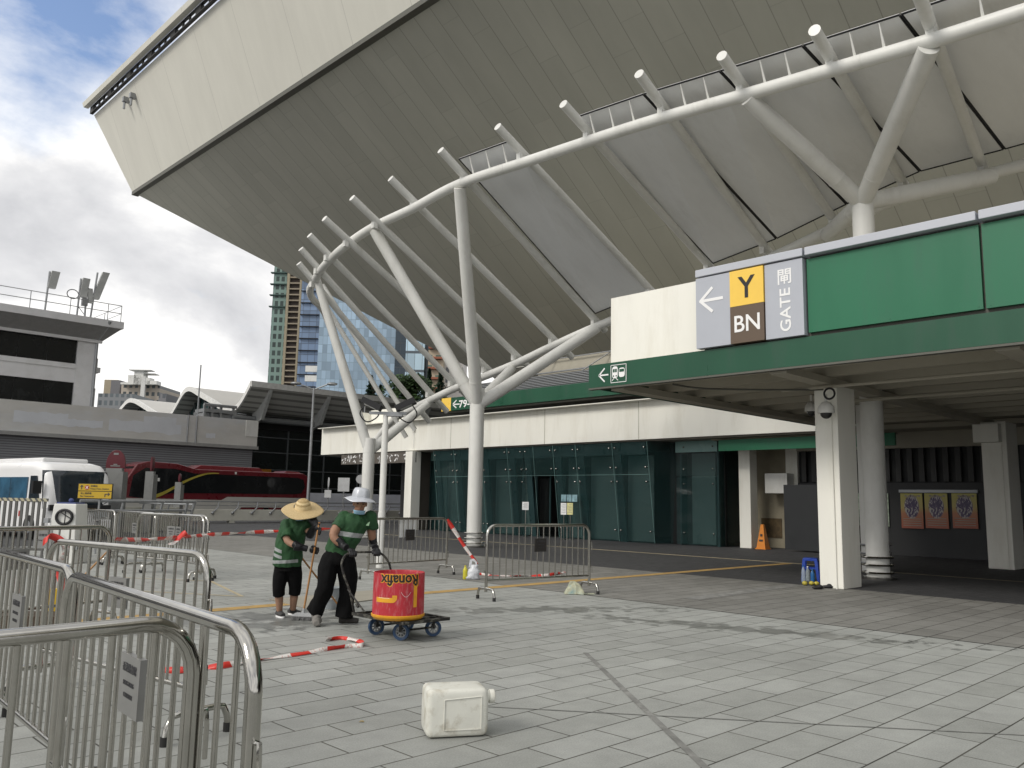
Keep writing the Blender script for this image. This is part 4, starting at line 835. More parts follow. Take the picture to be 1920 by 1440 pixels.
t_, a, c, zt, d, n_ = tower('office_tower', 'narrow dark glass shaft between two pale glass buildings', 743, 764, 600, 243, g_dk, 25)
t_, a, c, zt, d, n_ = tower('office_tower', 'smaller pale glass building with bands, right of the dark shaft', 763, 798, 600, 241, grid_mat('banded_glass', (0.10, 0.12, 0.14), (0.42, 0.56, 0.66), 2.2, 5.5, 0.95, 0.86, 0.1), 25)
t_, a, c, zt, d, n_ = tower('office_tower', 'grey edge tower right of the banded glass building', 797, 806, 600, 243, g_dk, 25)
t_, a, c, zt, d, n_ = tower('tower_block', 'cream and red residential block with balconies above the trees', 804, 832, 640, 235, grid_mat('cream_flats', (0.42, 0.36, 0.27), (0.08, 0.14, 0.11), 2.4, 2.9, 0.6, 0.5, 0.3), 20)
b = B(); z = 12
while z < zt: b.obox(V((a.x, a.y, z))+(c-a)/2-n_*0.6, d*2.0, n_*0.7, (0, 0, 0.3)); z += 2.9
b.go('balcony', pm('red_balcony', (0.28, 0.10, 0.06), 0.8), t_)
t_, a, c, zt, d, n_ = tower('tower_block', 'white residential block with close set balconies near the stadium edge', 831, 870, 630, 240, grid_mat('white_flats', (0.55, 0.53, 0.5), (0.10, 0.11, 0.12), 2.0, 2.9, 0.5, 0.55, 0.3), 20)
# distant blocks over the depot
t_, a, c, zt, d, n_ = tower('apartment_block', 'plain beige block on the skyline beside the office block', 196, 222, 712, 330, pm('beige_block', (0.35, 0.30, 0.22), 0.8), 20)
B().obox(V((c.x, c.y, zt/2-0.5))+d*1.9, d*1.8, n_*6, (0, 0, zt/2-0.5)).go('grey_side', pm('grey_side', (0.16, 0.16, 0.17), 0.8), t_)
t_, a, c, zt, d, n_ = tower('apartment_block', 'white stepped apartment block on the skyline with pergolas on its roof', 228, 300, 722, 320, grid_mat('stepped_flats', (0.45, 0.40, 0.34), (0.06, 0.075, 0.08), 2.2, 3.0, 0.55, 0.5, 0.3), 20)
b = B()
for k, (xx, w_, h_) in enumerate(((255, 2.4, 3.6), (263, 1.8, 5.4), (272, 2.6, 2.6), (240, 2.0, 0.8), (288, 2.0, 1.4))): p = PD(xx, 722, 319); b.obox(p+V((0, 0, h_/2)), d*w_, n_*2, (0, 0, h_/2))
b.go('roof_block', m_white, t_)
p = PD(264, 722, 318); b = B(); b.obox(p+V((0, 0, 5.6)), d*4.2, n_*2, (0, 0, .15)).obox(p+V((2, 0, 4.4)), d*4, n_*2, (0, 0, .15)).obox(PD(268, 735, 317), d*0.8, n_*0.5, (0, 0, 6)); b.go('pergola', pm('pergola_white', (0.6, 0.6, 0.58), 0.7), t_)
t_, a, c, zt, d, n_ = tower('apartment_block', 'low grey glazed block on the skyline at the foot of the stepped flats', 184, 250, 738, 300, grid_mat('grey_flats', (0.22, 0.23, 0.24), (0.10, 0.12, 0.13), 2.0, 3.0, 0.6, 0.6, 0.3), 18)
t_, a, c, zt, d, n_ = tower('apartment_block', 'dark grey low block at the right end of the skyline group', 298, 312, 738, 300, grid_mat('slate_flats', (0.2, 0.2, 0.21), (0.08, 0.09, 0.1), 2.0, 3.0, 0.6, 0.6, 0.3), 18)

# ================================================================ trees behind the station eaves
m_leaf = pm('foliage', (0.030, 0.060, 0.018), 0.7, 0, 0.5, 0.8, spec=0.3); m_leafd = pm('conifer_foliage', (0.014, 0.032, 0.018), 0.7, 0, 0.4, 0.8, spec=0.3); m_bark = pm('bark', (0.06, 0.045, 0.03), 0.9)
def tree(lab, x, ytop, ybot, D, wpx, conifer=False, n=2600):
    top, bot = PD(x, ytop, D), PD(x, ybot, D); W = wpx/CF*D; H = top.z-bot.z; base = V((bot.x, bot.y, 0)); rnd = random.Random(int(x))
    t_ = thing('tree', lab, 'tree', base, group='trees behind the station eaves')
    b = B(); b.tube([base, base+V((0, 0, bot.z*0.6)), V((bot.x, bot.y, bot.z+H*0.6))], [0.5, 0.35, 0.08], 8)
    for k in range(7):
        a_ = rnd.uniform(0, 2*pi); h_ = bot.z+H*rnd.uniform(0, .5); b.tube([V((bot.x, bot.y, h_)), V((bot.x+cos(a_)*W*.35, bot.y+sin(a_)*W*.35, h_+H*.25))], [0.15, 0.03], 5)
    b.go('trunk', m_bark, t_)
    b = B(); cl = [(V((rnd.uniform(-.36, .36)*W, rnd.uniform(-.36, .36)*W, bot.z+H*(0.12+.76*rnd.random()))), rnd.uniform(.10, .2)*W) for _ in range(34)]
    for i in range(n):
        if conifer:
            h = rnd.random()**1.2; r = W*0.5*(1-h)*(0.55+0.45*rnd.random())*(0.8+0.3*sin(h*40)); a_ = rnd.uniform(0, 2*pi)
            p = V((bot.x+cos(a_)*r, bot.y+sin(a_)*r, bot.z+H*h))
        else:
            c, r = rnd.choice(cl); v = V((rnd.gauss(0, 1), rnd.gauss(0, 1), rnd.gauss(0, 1))).normalized()*r*(0.75+0.35*rnd.random()); p = V((bot.x, bot.y, 0))+c+v
            if p.z > top.z: p.z = top.z-rnd.random()
        s_ = rnd.uniform(.18, .42); u = V((rnd.gauss(0, 1), rnd.gauss(0, 1), rnd.gauss(0, 1))).normalized(); w2 = u.orthogonal().normalized()
        b.add([p-u*s_, p+w2*s_*.5, p+u*s_, p-w2*s_*.5], [(0, 1, 2, 3)])
    b.go('crown', m_leafd if conifer else m_leaf, t_)
tree('dark pointed conifer behind the eaves, left of the broad green tree', 694, 704, 762, 130, 34, True)
tree('small dark conifer standing just right of the pointed one', 712, 722, 768, 132, 22, True, 1500)
tree('broad bright green tree with rounded crown above the station eaves', 766, 702, 772, 125, 86, False, 5200)
tree('dark conifer with ragged top right of the broad green tree', 803, 690, 768, 130, 26, True)
tree('rightmost dark conifer, close to the second round column', 824, 694, 772, 128, 36, True)

# ================================================================ street lamp, traffic signs, parapets
p = G(575, 985); p = PY(575, 985, 42); t_ = thing('street_lamp', 'tall grey twin arm street lamp behind the red coach', 'street lamp', (p.x, p.y, 0)); zt = PY(585, 727, 42).z
B().tube([(p.x, p.y, 0), (p.x, p.y, 3), (p.x, p.y, zt)], [0.11, 0.09, 0.06], 10).go('pole', m_galv, t_, smooth=60)
b = B(); h = V((RT.x, RT.y, 0)).normalized(); pt = V((p.x, p.y, zt)); b.tube([pt-V((0, 0, .1)), pt+h*0.5+V((0, 0, .1)), pt+h*0.85+V((0, 0, .25))], 0.04, 6).tube([pt-V((0, 0, .1)), pt-h*0.5+V((0, 0, .1)), pt-h*0.85+V((0, 0, .2))], 0.04, 6); b.go('arm', m_galv, t_)
for s_ in (1, -1): B().sph(pt+h*s_*1.05+V((0, 0, .25)), (0.32, 0.2, 0.1), 12, 6, Matrix.Rotation(-rad(44), 3, 'Z')).go('lamp_head', m_galv, t_, smooth=90)
def tsign(lab, x, yb, yt, D, kind):
    q0, q1 = PD(x, yb, D), PD(x, yt, D); t_ = thing('traffic_sign', lab, 'sign', (q0.x, q0.y, max(q0.z, 0)), group='backs of traffic signs by the hoarding'); fx_ = V((RT.x, RT.y, 0)).normalized(); z_ = q1.z
    B().tube([(q0.x, q0.y, max(q0.z, 0)), (q0.x, q0.y, z_)], 0.05, 6).go('post', m_galv, t_)
    b = B(); c = V((q0.x, q0.y, z_-0.3))-V((FW.x, FW.y, 0)).normalized()*0.08
    if kind == 'r': b.lathe(c, [(0.34, 0), (0.34, 0.03)], 20, (FW.x*.3+RT.x*.8, FW.y*.3+RT.y*.8, 0)); b.obox(c-V((0, 0, .75)), fx_*0.22, FW*0.02, (0, 0, 0.25))
    elif kind == 't': b.obox(c, fx_*0.38, FW*0.02, (0, 0, 0.45))
    else: b.lathe(c, [(0.30, 0), (0.30, 0.03)], 20, FW); b.obox(c-V((0, 0, .75)), fx_*0.25, FW*0.02, (0, 0, 0.22))
    b.go('sign_plate', pm('sign_back', (0.5, 0.51, 0.52), 0.6), t_)
tsign('round traffic sign seen side on, nearest the coach tail', 614, 950, 896, 55, 'r')
tsign('square white traffic sign back on a thin post left of the man', 643, 950, 900, 55, 't')
tsign('small round sign with two plates just behind the silver hat', 674, 950, 890, 55, 'c')
# raised road parapet with rails running behind the people
def wall_px(name, lab, a, c, Y_or_D, y_off_top, th_, mat):
    pass
m_par = pm('parapet_concrete', (0.60, 0.59, 0.52), 0.85, 0, 0.1, 0.6, grime=(0.25, 0.24, 0.21), gs=0.6, gamt=0.4, bump=0.2)
A0, A1 = PY(375, 1000, 44), PY(700, 1000, 44)
pw = thing('road_parapet', 'low buff concrete road parapet with slim rail on curved brackets behind the people', 'parapet', (22, 44, 0))
zt = PY(500, 956, 44).z; zb1 = PY(500, 976, 44).z; zb2 = PY(500, 984, 44).z
B().box(13.0, 52, 44, 44.4, zb1, zt).go('upper_rail_wall', m_par, pw)
b = B(); x = 14.7
while x < 52: b.box(x, x+0.3, 44.02, 44.38, zb2, zb1); x += 3.4
b.go('stub_post', m_par, pw)
B().box(13.0, 52, 43.85, 44.5, 0, zb2).go('base_kerb', m_par, pw)
b = B(); zr1, zr2 = PY(450, 941, 44).z, PY(450, 948, 44).z
b.tube([(19.5, 43.9, zr1), (52, 43.9, zr1)], 0.035, 6).tube([(19.5, 43.95, zr2), (52, 43.95, zr2)], 0.025, 6)
x = 20.6
while x < 52: b.tube([(x+0.15, 43.9, zr1), (x+0.1, 43.85, zr2-.1), (x-0.12, 43.95, zt-0.15)], 0.035, 6).sph((x-.14, 43.95, zt-.18), .09, 8, 5); x += 1.15
b.go('rail', m_galv, pw, smooth=60)
# ================================================================ red coach
def coach():
    L_, W_, H_ = 12.6, 2.5, 3.55; x1 = PY(580, 900, 52).x; x0 = x1-L_; Yc = 52.0; z0 = 0.35
    t_ = thing('coach', 'long dark red and white touring coach with black windows and yellow swoosh', 'coach', (x0+L_/2, Yc+W_/2, 0))
    m_red = pm('coach_red', (0.12, 0.009, 0.015), 0.3, 0, 0.05, 1, coat=0.4); m_cw = pm('coach_white', (0.45, 0.44, 0.41), 0.5, 0, 0.05, 1)
    pr = [(x0, z0), (x0-0.05, 1.2), (x0+0.15, 2.4), (x0+0.7, H_-0.25), (x0+1.4, H_-0.05), (x0+3.2, H_-.12), (x0+4.4, H_-0.42), (x1-0.5, H_-0.42), (x1-0.12, H_-0.6), (x1-0.02, H_-1.0), (x1, 1.3), (x1-0.05, z0)]
    B().prism([(x, Yc, z) for x, z in pr], (0, W_, 0)).go('body', m_red, t_, bevel=0.06)
    B().prism([(x, Yc-0.02, z) for x, z in ((x0+0.1, 0.45), (x0+.1, 1.25), (x0+6.2, 1.2), (x0+6.6, 1.42), (x1-0.1, 1.42), (x1-0.1, 0.75), (x0+7.6, 0.75), (x0+7.3, 0.45))], (0, 0.03, 0)).go('white_flank', m_cw, t_)
    wp_ = [(x0+0.35, 1.35), (x0+0.5, 2.6), (x0+1.2, 3.1), (x0+3.0, 3.1), (x0+4.3, 2.85), (x1-1.0, 2.82), (x1-0.5, 2.7), (x1-0.32, 2.2), (x1-0.6, 1.75), (x1-1.1, 1.68), (x0+3, 1.6), (x0+1.2, 1.25)]
    B().prism([(x, Yc-0.03, z) for x, z in wp_], (0, 0.035, 0)).go('side_window', m_win, t_)
    B().prism([(x0+0.02, Yc+0.15, 1.3), (x0+0.02, Yc+W_-.15, 1.3), (x0+0.62, Yc+W_-.25, H_-.4), (x0+.62, Yc+.25, H_-.4)], (-0.04, 0, 0.02)).go('windscreen', m_win, t_)
    b = B(); P = bez([(x0+1.3, Yc-0.05, 1.2), (x0+2.4, Yc-0.05, 1.6), (x0+3.8, Yc-0.05, 2.4), (x0+5.0, Yc-0.05, 2.85), (x0+5.9, Yc-.05, 2.92)], 6)
    b.loft([[p+V((0, 0, 0.09-0.06*i/len(P))), p-V((0, 0, 0.16-0.14*i/len(P))), p-V((0, -.02, 0.16-0.14*i/len(P))), p+V((0, 0.02, 0.09-0.06*i/len(P)))] for i, p in enumerate(P)])
    b.go('yellow_swoosh', pm('swoosh_yellow', (0.34, 0.28, 0.04), 0.5), t_)
    b = B(); b.hexa([(x0+4.2, Yc+.3, H_-0.45), (x0+9.3, Yc+.3, H_-0.45), (x0+9.3, Yc+W_-.3, H_-.45), (x0+4.2, Yc+W_-.3, H_-.45), (x0+4.9, Yc+.45, H_-.12), (x0+9.0, Yc+.45, H_-.14), (x0+9.0, Yc+W_-.45, H_-.14), (x0+4.9, Yc+W_-.45, H_-.12)]); b.go('roof_unit', m_red, t_, bevel=0.05)
    b = B(); b.hexa([(x1-1.9, Yc+.3, H_-0.45), (x1-.4, Yc+.3, H_-0.45), (x1-.4, Yc+W_-.3, H_-.45), (x1-1.9, Yc+W_-.3, H_-.45), (x1-1.6, Yc+.45, H_-.28), (x1-.6, Yc+.45, H_-.3), (x1-.6, Yc+W_-.45, H_-.3), (x1-1.6, Yc+W_-.45, H_-.28)]); b.go('roof_unit', m_red, t_, bevel=0.05)
    for x in (x0+2.3, x1-3.2):
        w_ = B().lathe((x, Yc+0.02, 0.5), [(0.5, 0), (0.5, 0.28)], 22, (0, 1, 0)).go('wheel', m_rubber, t_)
        B().lathe((x, Yc, 0.5), [(0.28, 0), (0.28, 0.05)], 16, (0, 1, 0)).go('rim', m_galv, w_)
    B().box(x0+1.5, x0+2.1, Yc-0.05, Yc-0.03, 2.3, 2.5).box(x0+7.0, x0+7.12, Yc-.04, Yc-.02, 2.9, 3.05).go('small_decal', m_white, t_)
coach()
# ================================================================ white minibus
def minibus():
    # local: +x is forward (to the front of the bus), y to its left
    L_, W_, H_ = 7.0, 2.06, 2.50
    pa = PD(84, 950, 26.0); t_ = thing('minibus', 'white minibus with big dark windscreen and blue tinted side windows at the left edge', 'minibus', (pa.x-1.5, pa.y+1.5, 0))
    # left of its front stands at the left of the nose; the body trails away to the left
    FH = V((FW.x, FW.y, 0)).normalized(); RH = V((RT.x, RT.y, 0)).normalized()
    c0 = V((pa.x, pa.y, 0)); wdir = FH*cos(rad(37))+RH*sin(rad(37)); fdir = V((wdir.y, -wdir.x, 0))
    if fdir.dot(V((FW.x, FW.y, 0))) > 0: fdir = -fdir
    def T(f, s, z): return c0+fdir*f+wdir*s+V((0, 0, z))
    m_bw = pm('bus_white', (0.78, 0.78, 0.78), 0.35, 0, 0.02, 1, coat=0.3); m_bg = pm('bus_glass', (0.012, 0.02, 0.028), 0.05, var=0.3, spec=0.7); m_bb = pm('bus_side_glass', (0.03, 0.10, 0.17), 0.05, var=0.4, scale=1.5, spec=0.7)
    W_ = 2.15
    def ring(f, top, ins, r=0.28):   # cross-section of the shell at distance f behind the front
        pts = []
        for cs, cz, a0 in ((ins+r, top-r, 180), (W_-ins-r, top-r, 90)):
            for k in range(6): a_ = rad(a0-90*k/5); pts.append(T(-f, cs+r*cos(a_), cz+r*sin(a_)))
        pts += [T(-f, W_-0.0-ins*0.4, 1.0), T(-f, W_-ins*0.4, 0.35), T(-f, ins*0.4, 0.35), T(-f, ins*0.4, 1.0)]
        return pts
    B().loft([ring(-0.02, 0.95, 0.22, 0.1), ring(0.0, 1.2, 0.12, 0.15), ring(0.25, 2.2, 0.07, 0.28), ring(0.6, 2.42, 0.04), ring(1.2, 2.5, 0.03), ring(3, 2.52, 0.03), ring(L_, 2.5, 0.03)]).go('body', m_bw, t_, smooth=50)
    # windscreen: curved sheet just proud of the nose, wrapping the corners
    b = B(); rows = []
    for k in range(7):
        z = 0.98+k*(2.20-0.98)/6; f = 0.09-(z-1.0)*0.19
        rows.append([T(f-0.32*abs(2*u-1)**5, 0.02+u*(W_-0.04), z) for u in [i/14 for i in range(15)]])
    n = 15; b.add([p for r in rows for p in r], [(j*n+i, j*n+i+1, (j+1)*n+i+1, (j+1)*n+i) for j in range(6) for i in range(14)]); b.go('windscreen', m_bg, t_, smooth=90, solid=0.02)
    B().obox(T(0.06, W_/2, 1.02), fdir*0.06, wdir*(W_/2-.1), (0, 0, .09)).go('wiper_cowl', m_black, t_)
    for u in (0.35, 0.75): B().tube([T(0.14, W_*u, 1.05), T(0.06, W_*u+.5, 1.3)], 0.012, 4).go('wiper', m_black, t_)
    for k in range(4):
        B().obox(T(-1.95-k*1.25, 0.0, 1.60), fdir*0.58, wdir*0.02, (0, 0, 0.38)).go('side_window', m_bb, t_)
    B().prism([T(-0.45, -0.02, 1.2), T(-1.15, -0.02, 1.2), T(-1.15, -.02, 2.02), T(-0.75, -0.02, 2.02)], wdir*0.04).go('cab_window', m_bg, t_)
    B().obox(T(-0.25, -0.2, 1.65), fdir*0.07, wdir*0.13, (0, 0, 0.2)).tube([T(-.3, 0, 1.8), T(-.25, -.2, 1.75)], 0.02, 5).go('wing_mirror', m_black, t_)
    B().obox(T(-3.4, W_/2, 2.56), fdir*2.2, wdir*0.75, (0, 0, 0.07)).go('roof_unit', m_bw, t_, bevel=0.05)
    B().obox(T(0.14, W_/2, 0.5), fdir*0.08, wdir*(W_/2-.1), (0, 0, .14)).go('bumper', m_bw, t_, bevel=0.03)
    for u in (0.2, 0.8): B().obox(T(0.1, W_*u, 0.82), fdir*0.05, wdir*0.2, (0, 0, .1)).go('headlight', pm('headlight', (0.4, 0.42, 0.43), 0.1), t_)
    for f_ in (-1.0, -5.2):
        for s_ in (0.0, W_-.24):
            w_ = B().lathe(T(f_, s_-0.02, 0.38), [(0.38, 0), (0.38, 0.26)], 20, wdir).go('wheel', m_rubber, t_)
            if s_ == 0: B().lathe(T(f_, -0.03, 0.38), [(0.2, 0), (0.2, 0.05)], 14, wdir).go('rim', m_galv, w_)
    B().obox(T(-1.7, -0.01, 0.8), fdir*0.05, wdir*0.02, (0, 0, .09)).go('side_marker', pm('marker_red', (0.4, 0.03, 0.02), 0.4), t_)
minibus()
# ================================================================ crowd barriers
m_plq = pm('plaque_grey', (0.26, 0.26, 0.255), 0.45, 0.5, 0.1, 6)
m_ink = pm('plaque_ink', (0.05, 0.05, 0.055), 0.6)
BL, BH = 2.1, 1.12
def barrier_parts(t_, lettered=True):
    r = 0.024
    P = [V((0, 0, 0.12)), V((0, 0, 0.5)), V((0, 0, BH-0.16))]
    arc = [V((0.16-0.16*cos(a*pi/12), 0, BH-0.16+0.16*sin(a*pi/12))) for a in range(1, 6)]
    arc2 = [V((BL-0.16+0.16*sin(a*pi/12), 0, BH-0.16+0.16*cos(a*pi/12))) for a in range(1, 6)]
    P += arc + [V((0.16, 0, BH)), V((BL-0.16, 0, BH))] + arc2 + [V((BL, 0, BH-0.16)), V((BL, 0, 0.5)), V((BL, 0, 0.12))]
    B().tube(P, r, 12).go('frame', m_steel, t_, smooth=50)
    B().tube([(0.02, 0, 0.29), (BL-0.02, 0, 0.29)], 0.017, 10).go('lower_rail', m_steel, t_, smooth=50)
    nb = 17
    for k in range(1, nb):
        x = BL*k/nb
        B().tube([(x, 0, 0.30), (x, 0, BH-0.01)], 0.0100, 8).go('bar', m_steel, t_, smooth=50)
    for x in (0.0, BL):
        F = [V((x, 0.22*cos(a*pi/10)*1.0, 0.04+0.13*min(1, 1.6*sin(a*pi/10)))) for a in range(11)]
        f_ = B().tube(F, 0.021, 10).go('foot', m_steel, t_, smooth=50)
        for s_ in (1, -1): B().tube([(x, 0.22*s_, 0), (x, 0.22*s_, 0.055)], 0.027, 10).go('rubber_cap', m_rubber, f_, smooth=40)
    B().tube([(BL+0.02, 0, 0.84), (BL+0.055, 0, 0.845), (BL+0.06, 0, 0.80), (BL+0.06, 0, 0.70)], 0.008, 6).go('hook', m_steel, t_, smooth=50)
    B().tube([(BL+0.02, 0, 0.44), (BL+0.055, 0, 0.445), (BL+0.06, 0, 0.40), (BL+0.06, 0, 0.33)], 0.008, 6).go('hook', m_steel, t_, smooth=50)
    B().box(-0.045, -0.02, -0.012, 0.012, 0.80, 0.84).box(-0.045, -0.02, -.012, .012, 0.40, 0.44).go('eye_lug', m_steel, t_)
    xc = BL*8.5/nb
    pl = B().box(xc-0.115, xc+0.115, -0.012, 0.012, 0.70, 0.91).go('plaque', m_plq, t_)
    if lettered:
        for s_ in (-1, 1):
            b = B(); ux = V((-s_, 0, 0)) * -1
            put_text(b, '香港體育館', 0.06, (xc, 0.0135*s_, 0.865), V((1, 0, 0))*(-s_), V((0, 0, 1)), 0.002, fit=(0.16, 0.032))
            put_text(b, 'HONG KONG', 0.04, (xc, 0.0135*s_, 0.81), V((1, 0, 0))*(-s_), V((0, 0, 1)), 0.002, fit=(0.12, 0.016))
            put_text(b, 'COLISEUM', 0.04, (xc, 0.0135*s_, 0.768), V((1, 0, 0))*(-s_), V((0, 0, 1)), 0.002, fit=(0.10, 0.016))
            b.go('lettering', m_ink, pl)
gb = 'steel crowd barriers'
proto = thing('crowd_barrier', 'nearest steel crowd barrier, its rail crossing the bottom left corner', 'barrier', (0, 0, 0), 0, gb)
barrier_parts(proto)
def place_b(ax, ay, bx, by, label, first=False):
    rz = math.atan2(by-ay, bx-ax)
    if first:
        proto.location = (ax, ay, 0); proto.rotation_euler = (0, 0, rz); return proto
    return dup(proto, (ax, ay, 0), rz, label, gb)
place_b(-0.94, 2.42, 1.16, 2.55, '', True)
place_b(1.31, 4.27, 1.165, 2.18, 'steel barrier second from the camera, its rounded end beside the ground tape')
place_b(1.47, 6.54, 1.39, 4.46, 'steel crowd barrier at the left edge hooked end to end with the one before it')
place_b(2.08, 7.28, 2.42, 5.21, 'steel crowd barrier with red tape knotted on its upper left corner')
place_b(1.50, 9.52, 3.58, 10.15, 'dull steel barrier crossing in front of the white tapered pier')
place_b(6.56, 16.50, 6.56, 14.40, 'rightmost barrier of the distant row, tape drawn across it')
place_b(6.30, 16.75, 6.78, 14.70, 'barrier nested just behind the right end of the distant row')
place_b(6.60, 18.75, 6.60, 16.65, 'middle barrier of the distant row behind the tape')
place_b(6.62, 21.0, 6.62, 18.9, 'leftmost barrier of the distant row beside the white pier')
place_b(8.82, 9.47, 10.87, 9.18, 'free standing barrier in the middle of the plaza with a rag at its right foot')
place_b(9.10, 12.98, 11.18, 13.22, 'barrier with white papers hung on it, behind the man and the white mast')
m_pd = pm('dark_plaque', (0.025, 0.022, 0.02), 0.6)
for o_ in [o for o in S.objects if o.get('label', '').startswith(('free standing barrier', 'barrier with white papers'))]:
    for c_ in o_.children:
        if c_.name.startswith('plaque'):
            c_.material_slots[0].link = 'OBJECT'; c_.material_slots[0].material = m_pd
# papers on the barrier
b = B(); b.obox((10.10, 13.15, 0.93), (0.23, 0.027, 0), (0.0, 0.004, 0), (0, 0, 0.17)).go('paper', m_paper, label='sheets of white paper hung on the barrier by the white mast', cat='paper')
# ================================================================ tape
def tape_mat():
    m = bpy.data.materials.new('red_white_tape'); m.use_nodes = True; nt = m.node_tree; n = nt.nodes; l = nt.links; b = n['Principled BSDF']; b.inputs['Roughness'].default_value = 0.35
    a = n.new('ShaderNodeAttribute'); a.attribute_name = 'tape_u'
    sn = mth('FRACT', mth('DIVIDE', a.outputs['Fac'], 0.44, nt=nt), nt=nt); mk = mth('LESS_THAN', sn, 0.5, nt=nt)
    g = n.new('ShaderNodeTexNoise'); g.inputs['Scale'].default_value = 45; t = n.new('ShaderNodeTexCoord'); l.new(t.outputs['Object'], g.inputs[0])
    pr = mth('MULTIPLY', mth('GREATER_THAN', g.outputs[0], 0.56, nt=nt), 0.55, nt=nt)
    w_ = n.new('ShaderNodeMix'); w_.data_type = 'RGBA'; l.new(pr, w_.inputs['Factor']); w_.inputs['A'].default_value = (0.68, 0.66, 0.63, 1); w_.inputs['B'].default_value = (0.5, 0.15, 0.12, 1)
    mx = n.new('ShaderNodeMix'); mx.data_type = 'RGBA'; l.new(mk, mx.inputs['Factor']); l.new(w_.outputs['Result'], mx.inputs['A']); mx.inputs['B'].default_value = (0.60, 0.035, 0.025, 1)
    l.new(mx.outputs['Result'], b.inputs['Base Color']); return m
m_tape = tape_mat()
def tape(label, pts, w_=0.07, up=None, twist=0.0, group='red and white barrier tape', seed=1):
    P = bez(pts, 14); rnd = random.Random(seed); vs = []; us = []; u = 0; b = B(); rows = []
    for i, p in enumerate(P):
        d = (P[min(i+1, len(P)-1)]-P[max(i-1, 0)]).normalized()
        if i: u += (P[i]-P[i-1]).length
        base = up if up is not None else V((0, 0, 1))
        a = V(base)-d*V(base).dot(d); a.normalize(); c = d.cross(a); ph = twist*sin(u*3.1+seed)+0.6*twist*sin(u*9.7)
        s_ = (a*cos(ph)+c*sin(ph))*w_/2*(0.65+0.35*abs(cos(u*2.3+seed)))
        rows.append((p-s_, p+s_)); us += [u, u]
    b.add([q for r in rows for q in r], [(2*i, 2*i+1, 2*i+3, 2*i+2) for i in range(len(rows)-1)])
    o = b.go('barrier_tape', m_tape, smooth=180, label=label, cat='tape', group=group)
    at = o.data.attributes.new('tape_u', 'FLOAT', 'POINT'); at.data.foreach_set('value', us[:len(o.data.vertices)])
    md = o.modifiers.new('t', 'SOLIDIFY'); md.thickness = 0.0015; return o
tape('long red and white tape strung from the distant barriers past the two workers', [(3.58, 10.15, 0.98), (4.1, 10.8, 0.93), (4.85, 11.5, 0.915), (6.0, 12.6, 0.90), (7.4, 13.2, 0.91), (9.08, 12.98, 0.97)], 0.062, None, 0.75, seed=2)
tape('knot of tape with a loose tail hanging on the strung line at the left', [(4.95, 11.4, 0.99), (4.88, 11.42, 0.93), (4.80, 11.35, 0.88), (4.70, 11.3, 0.83)], 0.10, V((0.6, -0.6, 0.2)), 0.6, seed=5)
tape('loose tape lying in a bend on the paving before the trolley', [G(390, 1252, 0.01), G(420, 1247, 0.03), G(480, 1238, 0.012), G(560, 1226, 0.02), G(640, 1214, 0.012), G(680, 1210, 0.02), G(668, 1200, 0.03), G(640, 1197, 0.012), G(612, 1198, 0.03)], 0.06, V((0.4, 0.6, 0.5)), 0.9, seed=3)
tape('end of ground tape seen through the nearest barriers', [G(300, 1258, 0.01), G(340, 1256, 0.03), G(385, 1253, 0.012)], 0.06, V((0.4, 0.6, 0.5)), 0.9, seed=9)
tape('tape looped round the upper left corner of the knotted barrier', [(2.02, 7.22, 1.10), (2.05, 7.27, 1.16), (2.13, 7.25, 1.13), (2.16, 7.18, 1.06), (2.12, 7.16, 0.9), (2.16, 7.02, 0.72), (2.2, 6.95, 0.55)], 0.075, V((1, -1, 0.3)), 0.8, seed=4)
tape('tape end dropping from the papered barrier to the white bag', [(11.18, 13.22, 1.10), (11.3, 13.1, 0.85), (11.45, 12.9, 0.5), (11.58, 12.7, 0.22)], 0.09, V((1, 0, 0)), 0.5, seed=6)
tape('tape on the ground behind the free standing barrier', [G(890, 1076, 0.01), G(930, 1079, 0.02), G(990, 1080, 0.01), G(1030, 1078, 0.02), G(1060, 1073, 0.01)], 0.08, V((0.4, 0.6, 0.4)), 0.8, seed=8)
